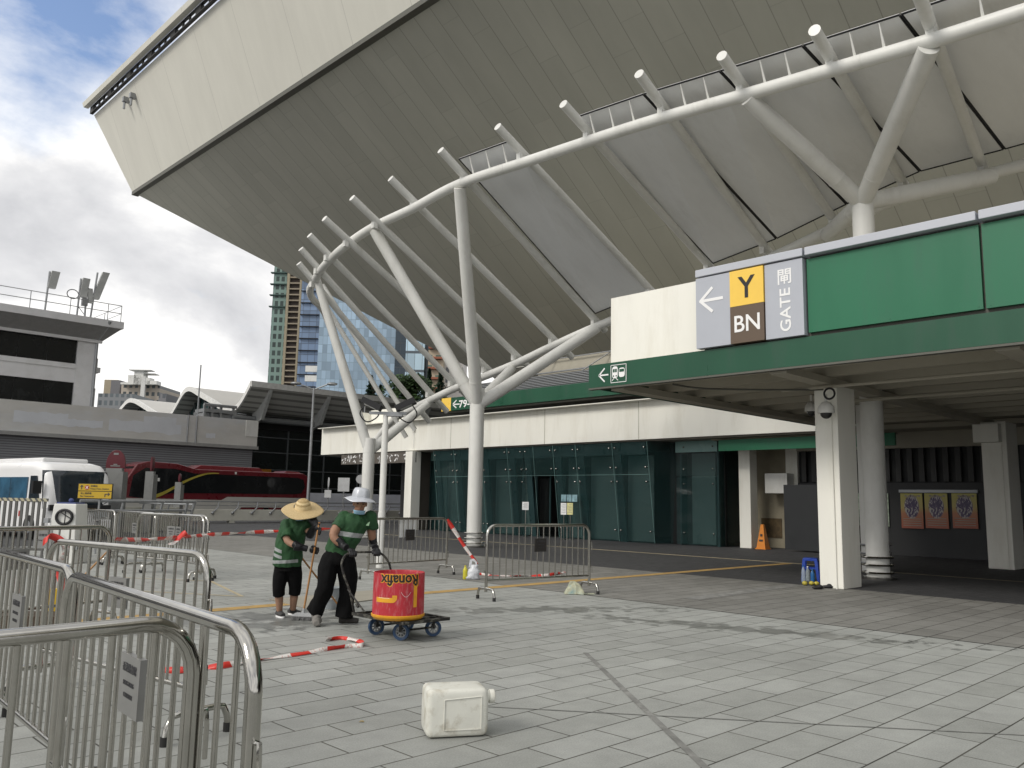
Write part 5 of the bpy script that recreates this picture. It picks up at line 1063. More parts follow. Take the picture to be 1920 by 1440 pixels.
# ================================================================ white mast with two floodlights
t_ = thing('light_mast', 'slim white mast carrying two dark floodlights with looped cables, right of the man', 'light mast', (10.96, 15.2, 0))
B().tube([(10.96, 15.2, 0), (10.96, 15.2, 1.2)], 0.082, 18).tube([(10.96, 15.2, 1.2), (10.96, 15.2, 3.14)], 0.072, 18).tube([(10.96, 15.2, 3.1), (10.96, 15.2, 3.36)], 0.055, 14).go('pole', m_white, t_, smooth=50)
h = V((RT.x, RT.y, 0)).normalized(); pt = V((10.96, 15.2, 3.40)); fh = V((FW.x, FW.y, 0)).normalized()
B().obox(pt+h*0.05, h*0.42, fh*0.04, (0, 0, 0.03)).obox(pt+h*0.2-V((0, 0, .05)), h*0.18, fh*0.08, (0, 0, 0.02)).go('cross_arm', m_galv, t_)
for s_, lab in ((-1, 0), (1, 0)):
    c = pt+h*(0.38*s_+0.06)+V((0, 0, 0.20)); a_ = (h*1.0-V((0, 0, 0.35*(-s_)))*-1).normalized()
    ax = (h*cos(0.45)+V((0, 0, 1))*sin(0.45)*s_).normalized(); up_ = fh.cross(ax)*-1
    o = B().obox(c, ax*0.23, fh*0.17, up_*0.065).go('floodlight', m_black, t_)
    B().obox(c-up_*0.068 if up_.z > 0 else c+up_*0.068, ax*0.14, fh*0.12, up_*0.01).go('lamp_glass', pm('lamp_glass', (0.5, 0.5, 0.48), 0.1), o)
    P = [c+V((0, 0, -.02))+h*0.16*s_, c+h*0.26*s_-V((0, 0, .22)), c+h*0.10*s_-V((0, 0, .40)), c-h*0.12*s_-V((0, 0, .30)), c-h*0.2*s_-V((0, 0, .12))]
    B().tube(bez(P, 6), 0.016, 6).go('cable', m_black, t_, smooth=60)
# ================================================================ white tapered pier, dark gate, sign boards
t_ = thing('gate_pier', 'white tapered concrete gate pier with a black wire wreath hooked on its face', 'pier', (5.97, 19.75, 0), rad(-44.5))
b = B(); b.hexa([(-.33, -.3, 0), (.33, -.3, 0), (.33, .3, 0), (-.33, .3, 0), (-.24, -.24, 1.26), (.24, -.24, 1.26), (.24, .24, 1.26), (-.24, .24, 1.26)]); b.go('shaft', m_white, t_, world=False, bevel=0.015)
B().tube([(0.03+0.17*cos(k*pi/10), -0.29, 0.98+0.15*sin(k*pi/10)) for k in range(20)], 0.03, 7, closed=True).tube([(0.03+.16*cos(2.2), -.31, .98+.14*sin(2.2)), (0.08, -.34, 1.02), (0.03+.16*cos(-.3), -.31, .95)], 0.012, 5).tube([(.06, -.31, 1.13), (.08, -.34, 1.0), (.06, -.31, .83)], 0.012, 5).go('wire_wreath', m_black, t_, world=False, smooth=60)
B().box(-.2, .2, -.2, .2, 1.26, 1.29).sph((0, 0, 1.33), (0.06, .05, .05), 8, 5).go('cap_cloth', pm('blue_cloth', (0.06, 0.08, 0.2), 0.8), t_, world=False)
B().box(.3, .4, -.36, -.2, .3, .5).box(-.4, -.3, -.3, -.2, 0.85, .95).go('latch', m_galv, t_, world=False)
t_ = thing('bar_gate', 'heavy grey bar gate with hazard striped top rail in front of the white minibus', 'gate', (4.4, 19.4, 0))
m_gate = pm('gate_grey', (0.12, 0.12, 0.115), 0.6, 0.2)
g0 = PD(-60, 940, 19.0); g1 = PD(90, 940, 19.2); g0.z = g1.z = 0; gd = (g1-g0).normalized(); gl = (g1-g0).length; zt = 1.32
b = B(); b.obox(g0.lerp(g1, .5)+V((0, 0, zt)), gd*gl/2, V((-gd.y, gd.x, 0))*0.03, (0, 0, 0.035)); b.go('top_rail', m_gate, t_)
b = B()
for k in range(14):
    c = g0+gd*(k+0.5)*gl/14; nn = V((gd.y, -gd.x, 0))*0.034
    b.prism([c+nn+gd*0.00+V((0, 0, zt-.036)), c+nn+gd*0.07+V((0, 0, zt-.036)), c+nn+gd*0.02+V((0, 0, zt+.036)), c+nn-gd*0.05+V((0, 0, zt+.036))], nn*0.05)
b.go('hazard_stripe', pm('pale_stripe', (0.45, 0.42, 0.3), 0.7), t_)
for k in range(14):
    B().obox(g0+gd*(k+0.5)*gl/14+V((0, 0, zt/2+.08)), gd*0.028, V((-gd.y, gd.x, 0))*0.02, (0, 0, zt/2-.1)).go('bar', m_gate, t_)
B().obox(g0.lerp(g1, .5)+V((0, 0, 0.66)), gd*gl/2, V((-gd.y, gd.x, 0))*0.022, (0, 0, 0.035)).obox(g0.lerp(g1, .5)+V((0, 0, 0.2)), gd*gl/2, V((-gd.y, gd.x, 0))*0.022, (0, 0, 0.035)).go('mid_rail', m_gate, t_)
p = PD(78, 1040, 17.5); t_ = thing('name_board', 'small grey lettered board low beside the white pier', 'sign', (p.x, p.y, 0))
c = V((p.x, p.y, 0.52)); hx = V((RT.x, RT.y, 0)).normalized(); B().obox(c, hx*0.19, fh*0.015, (0, 0, 0.20)).go('board', m_plq, t_); B().obox(c-V((0, 0, .36)), hx*0.02, fh*.015, (0, 0, .16)).obox(c-V((0, 0, .36))+hx*.15, hx*0.02, fh*.015, (0, 0, .16)).go('leg', m_gate, t_)
b = B(); put_text(b, '香港體育館', 0.06, c-fh*0.018+V((0, 0, .08)), hx, (0, 0, 1), 0.003, fit=(0.30, 0.055)); put_text(b, 'Hong Kong', 0.06, c-fh*0.018-V((0, 0, .03)), hx, (0, 0, 1), 0.003, fit=(0.22, 0.035)); b.go('lettering', m_ink, t_)
# yellow station direction sign
p = PD(179, 920, 20.8); t_ = thing('direction_sign', 'yellow two row direction sign with red emblem and black arrows before the minibus', 'sign', (p.x, p.y, 0)); hw, hh = 0.42, 0.18
z0_ = PD(179, 921, 20.8).z; c = V((p.x, p.y, z0_)); m_dy = pm('direction_yellow', (0.50, 0.33, 0.025), 0.5, var=0.05)
B().obox(c, hx*(hw+.012), fh*0.018, (0, 0, hh+.012)).go('back_plate', m_black, t_)
B().obox(c-fh*0.019+V((0, 0, hh/2+.003)), hx*hw, fh*0.004, (0, 0, hh/2-.006)).obox(c-fh*0.019-V((0, 0, hh/2+.003)), hx*hw, fh*0.004, (0, 0, hh/2-.006)).go('yellow_panel', m_dy, t_)
o = c-fh*0.025; b = B(); b.lathe(o-hx*0.205+V((0, 0, .09)), [(0.055, 0), (0.055, 0.003)], 20, -fh); b.go('emblem', pm('emblem_red', (0.35, 0.02, 0.02), 0.5), t_)
b = B(); e_ = o-hx*0.205+V((0, 0, .09))-fh*0.004; b.obox(e_, hx*0.006, fh*0.001, (0, 0, 0.036))
for s_ in (1, -1): b.tube([e_+hx*0.03*s_+V((0, 0, .032)), e_+hx*0.008*s_, e_+hx*0.03*s_-V((0, 0, .032))], 0.006, 5)
b.go('emblem_mark', m_wt, t_)
b = B(); put_text(b, '紅磡站', 0.08, o+hx*(-0.03)+V((0, 0, .127)), hx, (0, 0, 1), 0.003, 0.001, fit=(0.17, 0.05)); put_text(b, 'Hung Hom Station', 0.08, o+hx*0.115+V((0, 0, .055)), hx, (0, 0, 1), 0.003, 0.001, fit=(0.46, 0.05))
put_text(b, '站上層廣場', 0.08, o-hx*0.22+V((0, 0, -.055)), hx, (0, 0, 1), 0.003, 0.001, fit=(0.27, 0.05)); put_text(b, 'Stn Concourse', 0.08, o-hx*0.19+V((0, 0, -.125)), hx, (0, 0, 1), 0.003, 0.001, fit=(0.34, 0.042))
def bar2(b, p0, p1, w_):
    p0 = o+hx*p0[0]+V((0, 0, p0[1])); p1 = o+hx*p1[0]+V((0, 0, p1[1])); d = (p1-p0).normalized(); b.obox((p0+p1)/2, d*(p1-p0).length/2, d.cross(fh)*w_/2, fh*0.0015)
for q in (((-.34, .04), (-.34, .14), .022), ((-.34, .148), (-.375, .10), .016), ((-.34, .148), (-.305, .10), .016), ((.26, -.14), (.26, -.07), .022), ((.25, -.07), (.36, -.07), .022), ((.375, -.07), (.33, -.03), .016), ((.375, -.07), (.33, -.11), .016)): bar2(b, *q)
b.go('lettering', m_ink, t_)
B().obox(V((p.x, p.y, z0_/2-.1))+fh*0.05+hx*.1, hx*0.02, fh*0.02, (0, 0, z0_/2+.05)).go('post', m_galv, t_)
# bus stop pillars with dark red heads
m_pil = pm('pillar_grey', (0.20, 0.205, 0.20), 0.75, 0, 0.08, 2, grime=(0.12, 0.12, 0.12), gs=3, gamt=0.5); m_mar = pm('maroon_plate', (0.085, 0.008, 0.014), 0.4)
def stop_pillar(lab, x0, x1, ytop, ybot, D, headpx, edge):
    xm = (x0+x1)/2; p = PD(xm, ytop, D); b0 = PD(xm, ybot, D); w_ = (x1-x0)/CF*D; t_ = thing('stop_pillar', lab, 'pillar', (p.x, p.y, 0), group='grey bus stop pillars'); zt = p.z
    B().obox(V((p.x, p.y, zt/2)), hx*w_*0.5, fh*0.1, (0, 0, zt/2)).obox(V((p.x, p.y, zt/2-.06))+hx*w_*0.58, hx*w_*0.10, fh*0.2, (0, 0, zt/2-.06)).go('shaft', m_pil, t_)
    hr = headpx/CF*D
    b = B()
    if not edge:
        n = 20; pts = [V((p.x, p.y, zt))+hx*hr*1.02*cos(pi*k/n)+V((0, 0, hr*1.9*sin(pi*k/n)**0.75)) for k in range(n+1)]
        b.prism(pts, fh*0.08)
    else:
        n = 20; pts = [V((p.x, p.y, zt+hr))+hx*(0.05*cos(2*pi*k/n))+V((0, 0, hr*sin(2*pi*k/n))) for k in range(n)]
        b.prism(pts, fh*hr*0.8)
    o_ = b.go('stop_head', m_mar, t_, bevel=0.01)
    if not edge:
        b = B(); b.obox(V((p.x, p.y, zt+hr*1.5))-fh*0.01, hx*hr*0.25, fh*0.004, (0, 0, 0.035)).obox(V((p.x, p.y, zt+hr*.24))-fh*0.01, hx*hr*0.5, fh*0.004, (0, 0, 0.018)).obox(V((p.x, p.y, zt+hr*.40))-fh*0.01, hx*hr*0.2, fh*0.004, (0, 0, 0.018)); b.go('printed_line', m_pil, o_)
    return t_
stop_pillar('broad grey pillar with big rounded dark red stop plate behind the yellow sign', 201, 231, 878, 960, 30, 18, False)
stop_pillar('slim grey pillar with its dark red stop plate seen edge on', 275, 290, 884, 965, 33, 14, True)
stop_pillar('farthest and smallest grey stop pillar in front of the coach', 330, 341, 904, 960, 38, 8, True)
# slanting pipe rails by the distant barriers
t_ = thing('pipe_railing', 'grey pipe railing with slanted posts above the distant barriers', 'railing', (9, 24, 0)); D_ = 24
b = B(); a_, c_ = PD(150, 939, D_), PD(366, 941, D_+3); a2, c2 = PD(155, 958, D_), PD(358, 957, D_+3)
b.tube([a_, c_], 0.045, 7).tube([a2, c2], 0.04, 7).tube([PD(262, 943, D_+5), PD(362, 946, D_+4)], 0.03, 6); b.go('rail', m_galv, t_, smooth=60)
for x_, dx in ((152, -5), (232, -6), (305, -6), (352, -6), (366, -8)):
    q0 = PD(x_, 941, D_+3*(x_-150)/216); q1 = PD(x_+dx*1.4, 975, D_+3*(x_-150)/216); B().tube([q0, q1, V((q1.x, q1.y, 0))], 0.045, 7).go('post', m_galv, t_, smooth=60)
for x_ in (270, 292, 318): B().tube([PD(x_, 944, D_+5), PD(x_-4, 958, D_+5)], 0.03, 5).go('post', m_galv, t_, smooth=60)
B().prism([V((*PD(150, 970, 30).xy, 0)), V((*PD(330, 970, 36).xy, 0)), V((*PD(330, 970, 36).xy, 0.95)), V((*PD(150, 970, 30).xy, 1.0))], fh*0.3).go('low_wall', m_par, label='low pale wall behind the distant barriers', cat='wall')
# ================================================================ jerrycan
def jerry():
    c = G(862, 1392); t_ = thing('jerrycan', 'dirty white plastic jerrycan lying on its side on the paving', 'jerrycan', (c.x, c.y, 0))
    m_j = pm('milky_plastic', (0.66, 0.66, 0.60), 0.42, 0, 0.05, 6, grime=(0.30, 0.26, 0.18), gs=7, gamt=0.75, bump=0.25, bscale=12, spec=0.5)
    hx_ = V((RT.x, RT.y, 0)).normalized(); a = (hx_*cos(rad(14))+fh*sin(rad(14))).normalized(); n_ = V((-a.y, a.x, 0)); Lh, Wh, Hh = 0.200, 0.135, 0.148
    if n_.dot(fh) < 0: n_ = -n_
    ctr = G(858, 1385)+n_*Wh; ctr.z = Hh+0.004
    b = B(); 
    # body rings along its length, rounded square section, indented shoulder at the cap end
    rings = []
    for s_, k in ((-1.0, 0.80), (-0.975, 0.90), (-0.90, 0.985), (-0.80, 1.0), (0.74, 1.0), (0.86, 0.985), (0.95, 0.92), (1.0, 0.80)):
        ring = []
        for q in range(32):
            t = 2*pi*q/32; e = 0.22; cx_, sx_ = cos(t), sin(t)
            u = abs(cx_)**e*(1 if cx_ > 0 else -1); v = abs(sx_)**e*(1 if sx_ > 0 else -1)
            ring.append(ctr+a*Lh*s_+n_*Wh*k*u+V((0, 0, Hh*k*v)))
        rings.append(ring)
    b.loft(rings); body = b.go('body', m_j, t_, smooth=60, bevel=0.0)
    f0 = ctr-n_*(Wh+0.002)
    b = B()
    for p0, p1 in (((-.09, .085), (.15, .10)), ((-.09, -.10), (.15, -.10)), ((-.09, .085), (-.09, -.10)), ((.15, .10), (.15, -.10))):
        q0, q1 = f0+a*p0[0]+V((0, 0, p0[1])), f0+a*p1[0]+V((0, 0, p1[1])); b.tube([q0, q1], 0.0035, 6)
    b.go('moulded_border', m_j, body, smooth=60)
    b = B()
    for k in range(8): q = f0+a*0.168+V((0, 0, -.06+k*.015)); b.tube([q, q+a*0.012], 0.0015, 4)
    b.go('graduation', m_j, body)
    cc = ctr+a*(Lh+0.0)+V((0, 0, 0.085))+n_*-0.07
    B().lathe(cc, [(0.036, -.02), (0.036, 0.012), (0.030, 0.012)], 20, a).go('neck', m_j, t_, smooth=50)
    cp = B().lathe(cc+a*0.013, [(0.042, 0), (0.043, 0.003), (0.043, 0.030), (0.039, 0.034)], 28, a).go('cap', m_j, t_, smooth=40)
    B().tube([cc+V((0, 0, .037))+a*.004, cc-V((0, 0, .037))+a*.004, cc-V((0, 0, .037))+a*.004], 0.003, 5).go('dirt_ring', pm('grime_brown', (0.08, 0.06, 0.03), 0.9), cp)
jerry()
# ================================================================ trolley with the red drum
q1, q2, q3 = G(705, 1192), G(745, 1202), G(799, 1196)
def trolley():
    t_ = thing('hand_trolley', 'black flat hand trolley with blue tyred wheels under the red drum', 'trolley', (5.85, 7.6, 0))
    m_fr = pm('chipped_black_steel', (0.022, 0.021, 0.02), 0.6, 0.2, 0.2, 10, grime=(0.30, 0.29, 0.24), gs=14, gamt=0.8)
    xa, xb, ya, yb, H = 5.46, 6.05, 7.08, 8.04, 0.215
    b = B()
    for x in (xa, xb): b.obox((x, (ya+yb)/2, H), (0.018, 0, 0), (0, (yb-ya)/2, 0), (0, 0, 0.016))
    for y in (ya+.02, yb-.02): b.obox(((xa+xb)/2, y, H), ((xb-xa)/2-.019, 0, 0), (0, 0.018, 0), (0, 0, 0.0155))
    for k in (0.2, 0.4, 0.6, 0.8): b.obox(((xa+xb)/2, ya+(yb-ya)*k, H), ((xb-xa)/2-.019, 0, 0), (0, .013, 0), (0, 0, 0.010))
    b.go('deck_frame', m_fr, t_)
    B().obox(((xa+xb)/2, 7.62, H-.006), ((xb-xa)/2-.02, 0, 0), (0, .42, 0), (0, 0, 0.003)).go('deck_board', m_fr, t_)
    B().tube([(5.6, 7.33, .10), (6.08, 7.33, .10)], 0.012, 6).tube([(5.6, 7.80, .10), (6.08, 7.8, .10)], 0.012, 6).go('axle_bar', m_fr, t_)
    for wx, wy, an in ((5.60, 7.33, 38), (6.04, 7.33, 60), (5.61, 7.80, 75), (6.06, 7.82, 95)):
        p = V((wx, wy, 0.091)); an = rad(an); ax = V((cos(an), sin(an), 0))*-1
        w_ = B().lathe(p-ax*0.022, [(0.058, 0.004), (0.088, 0.0), (0.091, 0.010), (0.091, 0.034), (0.088, 0.044), (0.058, 0.040)], 26, ax, cap=False).go('wheel', pm('blue_tyre', (0.025, 0.06, 0.13), 0.6, 0, 0.2, 8, grime=(0.16, 0.16, 0.16), gs=12, gamt=0.7), t_, smooth=40)
        b = B(); b.lathe(p-ax*0.02, [(0.022, -.006), (0.022, 0.046)], 14, ax); b.lathe(p-ax*0.012, [(0.060, 0), (0.060, 0.024), (0.050, 0.024), (0.050, 0)], 22, ax, cap=False)
        u_, v_ = basis_for(ax)
        for k in range(8): d_ = u_*cos(k*pi/4)+v_*sin(k*pi/4); b.obox(p+d_*0.036, d_*0.018, ax.cross(d_)*0.005, ax*0.01)
        b.go('hub', m_galv, w_)
        B().obox(p+V((0, 0, 0.100)), ax*0.036, ax.cross(V((0, 0, 1)))*0.02, (0, 0, 0.005)).obox(p+ax*0.037+V((0, 0, .05)), ax*0.003, ax.cross(V((0, 0, 1)))*0.015, (0, 0, .052)).obox(p-ax*0.037+V((0, 0, .05)), ax*0.003, ax.cross(V((0, 0, 1)))*0.015, (0, 0, .052)).go('castor_fork', m_fr, w_)
    DL = (G(664, 1148, .215)-C0).dot(FW)
    P = [PD(664, 1149, DL), PD(656, 1110, DL), PD(642, 1068, DL+.03), PD(643, 1048, DL+.07), PD(656, 1037, DL+.14), PD(688, 1035, DL+.28), PD(712, 1037, DL+.36), PD(726, 1050, DL+.40), PD(733, 1072, DL+.42), PD(737, 1135, DL+.44)]
    B().tube(bez(P, 6), 0.0135, 10).go('push_handle', m_fr, t_, smooth=60)
    B().tube([PD(652, 1105, DL), PD(672, 1132, DL-.1), PD(684, 1148, DL-.25)], 0.010, 6).tube([PD(668, 1132, DL-.05), PD(672, 1138, DL-.08)], .016, 8).go('brace_bar', m_fr, t_, smooth=60)
    return t_, P
tr_t, tr_P = trolley()
def drum():
    r = 0.272; hgt = 0.485; base = G(739, 1166, 0.232)+V((FW.x, FW.y, 0)).normalized()*(r+.012)
    t_ = thing('plastic_drum', 'upturned red plastic drum with yellow rim and upside down lettering on the trolley', 'drum', base)
    m_rd = pm('scuffed_red_plastic', (0.42, 0.022, 0.035), 0.5, 0, 0.10, 4, grime=(0.55, 0.32, 0.32), gs=26, gamt=0.55, stretch=(1.0, 1.0, 0.25)); m_yl = pm('drum_yellow', (0.72, 0.34, 0.02), 0.5, 0, 0.08, 5, grime=(0.4, 0.2, 0.05), gs=14, gamt=0.6)
    B().lathe(base, [(r-.012, 0.045), (r+.004, 0.05), (r+0.002, hgt), (r-0.006, hgt+0.003), (r-0.008, hgt-.003), (r-.012, hgt-.02), (r-.02, 0.06), (0.01, 0.058)], 56).go('shell', m_rd, t_, smooth=35)
    B().lathe(base, [(r-0.03, 0.0), (r-.015, 0.004), (r+0.010, 0.028), (r+0.014, 0.034), (r+.014, 0.052), (r+.006, 0.056), (r-.02, 0.056)], 56).go('rim', m_yl, t_, smooth=35)
    # lettering wraps the wall, drum upside down
    vd = V((-FW.x, -FW.y, 0)).normalized(); phi0 = math.atan2(vd.y, vd.x)
    def wrap(txt, zc, wdt, hg, phc, rr, mat, nm, off=0.0):
        vs, fs = text_mesh(txt, 0.1, 0.0012, bold=off)
        xs = [v.x for v in vs]; ys = [v.y for v in vs]; mx_, my_ = (min(xs)+max(xs))/2, (min(ys)+max(ys))/2
        me = bmesh.new(); bv = [me.verts.new(((v.x-mx_)/(max(xs)-min(xs))*wdt, (v.y-my_)/(max(ys)-min(ys))*hg, v.z)) for v in vs]
        for f in fs:
            try: me.faces.new([bv[i] for i in f])
            except ValueError: pass
        # cut into narrow strips so that it follows the curve
        k = -wdt/2
        while k < wdt/2:
            k += 0.007; g_ = me.verts[:]+me.edges[:]+me.faces[:]
            bmesh.ops.bisect_plane(me, geom=g_, plane_co=(k, 0, 0), plane_no=(1, 0, 0))
        me.verts.index_update(); b = B(); V_ = []
        for v in me.verts:
            x, y = -v.co.x, -v.co.y   # half a turn: upside down
            ph = phi0+phc+x/rr; V_.append(base+V((cos(ph)*(rr+v.co.z), sin(ph)*(rr+v.co.z), zc+y)))
        b.add(V_, [[v.index for v in f.verts] for f in me.faces]); me.free(); b.go(nm, mat, t_)
    wrap('Ronafix', hgt-0.066, 0.43, 0.115, 0.14, r+0.0042, pm('drum_black', (0.02, 0.015, 0.015), 0.5), 'lettering', 0.003)
    wrap('Ronafix', hgt-0.066, 0.447, 0.132, 0.14, r+0.0032, m_yl, 'lettering_outline', 0.007)
    def band(pts, w_, rr):   # pts in (arc metres, z)
        b = B(); rows = []
        for i, (s_, z_) in enumerate(pts):
            a_, c_ = pts[max(i-1, 0)], pts[min(i+1, len(pts)-1)]; dx, dz = c_[0]-a_[0], c_[1]-a_[1]; l_ = math.hypot(dx, dz) or 1; nx, nz = -dz/l_*w_/2, dx/l_*w_/2
            for q in (1, -1):
                ph = phi0+(s_+nx*q)/rr; rows.append(base+V((cos(ph)*rr, sin(ph)*rr, z_+nz*q)))
        b.add(rows, [(2*i, 2*i+1, 2*i+3, 2*i+2) for i in range(len(pts)-1)]); return b
    A = [(-0.235+0.01*k, 0.215) for k in range(21)]+[(-.03+.025*sin(k*pi/12), .215+.025*(1-cos(k*pi/12))) for k in range(7)]+[(-0.005, .245+.01*k) for k in range(3)]
    band(A, 0.050, r+0.0052).go('yellow_swoosh', m_yl, t_); band([(s_-0.0, z_+.0) for s_, z_ in [(-.20+.02*k, .235) for k in range(8)]], 0.003, r+0.0054).go('pale_line', m_paper, t_)
    band([(0.225, .38-.02*k) for k in range(13)], 0.046, r+0.0052).go('yellow_swoosh', m_yl, t_)
    band([(0.06+0.012*k, .30-.05*sin(k*pi/9)) for k in range(10)], 0.003, r+0.0054).go('pale_line', m_paper, t_)
drum()
# ================================================================ small things on the ground
def bag():
    c = G(885, 1086); t_ = thing('plastic_bag', 'thin white plastic carrier bag slumped beside the yellow bottle', 'bag', (c.x, c.y, 0)); rnd = random.Random(5)
    m = pm('thin_white_plastic', (0.66, 0.68, 0.72), 0.3, 0, 0.08, 12, trans=0.15)
    rings = []
    for k in range(9):
        z = 0.27*k/8; r = 0.155*(1-0.62*(k/8)**1.6)*(0.92+0.08*sin(k*1.7)); off = hx*0.05*(k/8)
        rings.append([V((c.x, c.y, 0.004+z))+off+hx*r*cos(q*pi/8)*(1+rnd.uniform(-.22, .22))+fh*r*0.7*sin(q*pi/8)*(1+rnd.uniform(-.22, .22)) for q in range(16)])
    B().loft(rings).go('sack', m, t_, smooth=180)
    q = V((c.x, c.y, .22)); B().add([q-hx*.07-fh*.01, q-hx*.02, q+hx*.00+V((0, 0, .13)), q-hx*.05+V((0, 0, .15)), q+hx*.03+V((0, 0, .17)), q+hx*.09+V((0, 0, .10)), q+hx*.08, q+hx*.05+V((0, 0, .10))], [(0, 1, 2, 3), (2, 5, 4, 3), (6, 7, 2, 1), (5, 7, 6)] if False else [(0, 1, 2, 3), (3, 2, 5, 4), (5, 2, 7), (5, 7, 6)]).go('bag_handle', m, t_, solid=0.004)
bag()
def bottle(name, lab, p, h, r, mat, capm, group=None, full=None):
    t_ = thing(name, lab, 'bottle', p, group=group); p = V(p)
    B().lathe(p, [(r*.85, 0), (r, .01), (r, h*.3), (r*.93, h*.42), (r, h*.55), (r*.95, h*.68), (r*.45, h*.86), (r*.36, h*.9), (r*.36, h*.95)], 18).go('bottle_body', mat, t_, smooth=50)
    B().lathe(p+V((0, 0, h*.93)), [(r*.42, 0), (r*.42, h*.07)], 14).go('cap', capm, t_, smooth=40); return t_
m_bc = pm('clear_bottle', (0.45, 0.52, 0.55), 0.06, alpha=0.45, var=0.05); m_bbl = pm('blue_bottle', (0.03, 0.16, 0.42), 0.1, alpha=0.75, var=0.05)
p = G(872, 1086); bottle('bottle', 'small yellow bottle standing left of the white carrier bag', (p.x, p.y, 0), 0.26, 0.045, pm('yellow_bottle', (0.55, 0.50, 0.04), 0.35), pm('yellow_cap', (0.5, 0.45, 0.03), 0.4))
# rag at the barrier's foot
rnd = random.Random(12); c = G(1082, 1114)
m_rag = pm('printed_rag', (0.50, 0.50, 0.36), 0.8, 0, 0.3, 18, grime=(0.12, 0.28, 0.33), gs=9, gamt=0.9)
def ragf(u, v):
    # a crumpled heap with a flat trailing end
    x = (u-.42)*0.50; env = max(0.0, sin(pi*min(1, u*1.55)))**.7*max(0.0, sin(pi*v))**.6
    z = .006+env*(.19+.07*noise.noise(V((u*5, v*4, 2.0))))+.012*abs(noise.noise(V((u*13, v*11, 5.0))))
    return c+hx*(x+.03*noise.noise(V((u*6, v*6, 9))))+fh*((v-.5)*(.24 if u < .62 else .12)+.03*noise.noise(V((u*7, v*5, 1))))+V((0, 0, z))
B().grid(ragf, 34, 20).go('rag', m_rag, smooth=180, label='crumpled pale printed rag at the right foot of the free standing barrier', cat='rag')
# blue stool with bottles, sandals, cone
def stool():
    p = G(1521, 1089); t_ = thing('stool', 'blue plastic stool standing against the near square column', 'stool', (p.x, p.y, 0), rad(20)); m = pm('blue_plastic', (0.015, 0.055, 0.36), 0.4, 0, 0.05, 4)
    H = 0.46
    b = B(); b.lathe((0, 0, H-.03), [(0.02, 0.012), (0.13, 0.012), (0.135, 0), (0.145, 0.0), (0.145, 0.022), (0.13, 0.03), (0.04, 0.03)], 28).box(-.14, .14, -.14, .14, H-.055, H-.012); b.go('seat', m, t_, world=False, bevel=0.006)
    for sx in (-1, 1):
        for sy in (-1, 1): B().hexa([(sx*.155-.022, sy*.155-.022, 0), (sx*.155+.022, sy*.155-.022, 0), (sx*.155+.022, sy*.155+.022, 0), (sx*.155-.022, sy*.155+.022, 0), (sx*.115-.03, sy*.115-.03, H-.05), (sx*.115+.03, sy*.115-.03, H-.05), (sx*.115+.03, sy*.115+.03, H-.05), (sx*.115-.03, sy*.115+.03, H-.05)]).go('leg', m, t_, world=False)
    for z_, w_ in ((.26, .135),):
        for s_ in (-1, 1): B().box(-w_, w_, s_*w_-.008, s_*w_+.008, z_-.02, z_+.02).box(s_*w_-.008, s_*w_+.008, -w_, w_, z_-.021, z_+.019).go('stretcher', m, t_, world=False)
stool()
p = G(1507, 1092); bottle('bottle', 'clear water bottle with blue label beside the blue stool', (p.x, p.y, 0), 0.33, 0.042, m_bc, m_bbl, 'drink bottles by the blue stool')
p = G(1515, 1090); bottle('bottle', 'clear water bottle with white cap, in the middle of the three by the stool', (p.x, p.y, 0), 0.30, 0.040, m_bc, m_wt, 'drink bottles by the blue stool')
p = G(1524, 1093); bottle('bottle', 'blue bottle standing in front of a stool leg', (p.x, p.y, 0), 0.27, 0.042, m_bbl, m_bbl, 'drink bottles by the blue stool')
p = G(1509, 1094, 0.03); B().sph((p.x-.1, p.y-.05, 0.045), (0.05, 0.05, 0.04), 10, 6).sph((p.x+.03, p.y-.12, 0.045), (0.055, 0.05, 0.04), 10, 6).sph((p.x+.12, p.y-.18, 0.04), (0.05, 0.05, 0.04), 10, 6).go('snack_bag', pm('yellow_wrap', (0.5, 0.42, 0.06), 0.35, var=0.3, scale=15), smooth=180, label='small yellow bag of fruit in front of the bottles', cat='bag')
for lab, q in (('left black sandal on the paving by the square column', (1534, 1105)), ('right black sandal touching the square column foot', (1553, 1103))):
    p = G(*q); B().sph((p.x, p.y, 0.03), (0.13, 0.055, 0.03), 14, 6, Matrix.Rotation(rad(-30 if q[0] < 1540 else -55), 3, 'Z')).sph((p.x+.03, p.y-.02, 0.05), (0.06, 0.05, 0.035), 12, 6, Matrix.Rotation(rad(-40), 3, 'Z')).go('sandal', m_black, smooth=180, label=lab, cat='sandal', group='black sandals')
p = V((26.9, 14.75, 0)); t_ = thing('caution_cone', 'orange four sided caution cone beside the tall black screen', 'cone', p); m_or = pm('cone_orange', (0.65, 0.22, 0.02), 0.5)
b = B(); b.hexa([p+V((-.17, -.17, .02)), p+V((.17, -.17, .02)), p+V((.17, .17, .02)), p+V((-.17, .17, .02)), p+V((-.05, -.05, .85)), p+V((.05, -.05, .85)), p+V((.05, .05, .85)), p+V((-.05, .05, .85))]).box(p.x-.2, p.x+.2, p.y-.2, p.y+.2, 0, .03); b.go('cone_body', m_or, t_)
b = B(); b.obox(p+V((-.142, 0, .30)), V((0, .07, 0)), V((.004, 0, 0)), V((.007, 0, .03))).obox(p+V((-.118, 0, .48)), V((0, .04, 0)), V((.004, 0, 0)), V((.007, 0, .04))); b.go('cone_marking', m_black, t_)
# leaf litter on the paving
B().grid(lambda u, v: G(678, 1354)+hx*(u-.5)*.03+fh*(v-.5)*.02+V((0, 0, .004+.004*sin(u*3))), 4, 3).go('dry_leaf', pm('dry_leaf', (0.4, 0.27, 0.05), 0.7), label='small yellow dry leaf on the paving left of the jerrycan', cat='leaf')
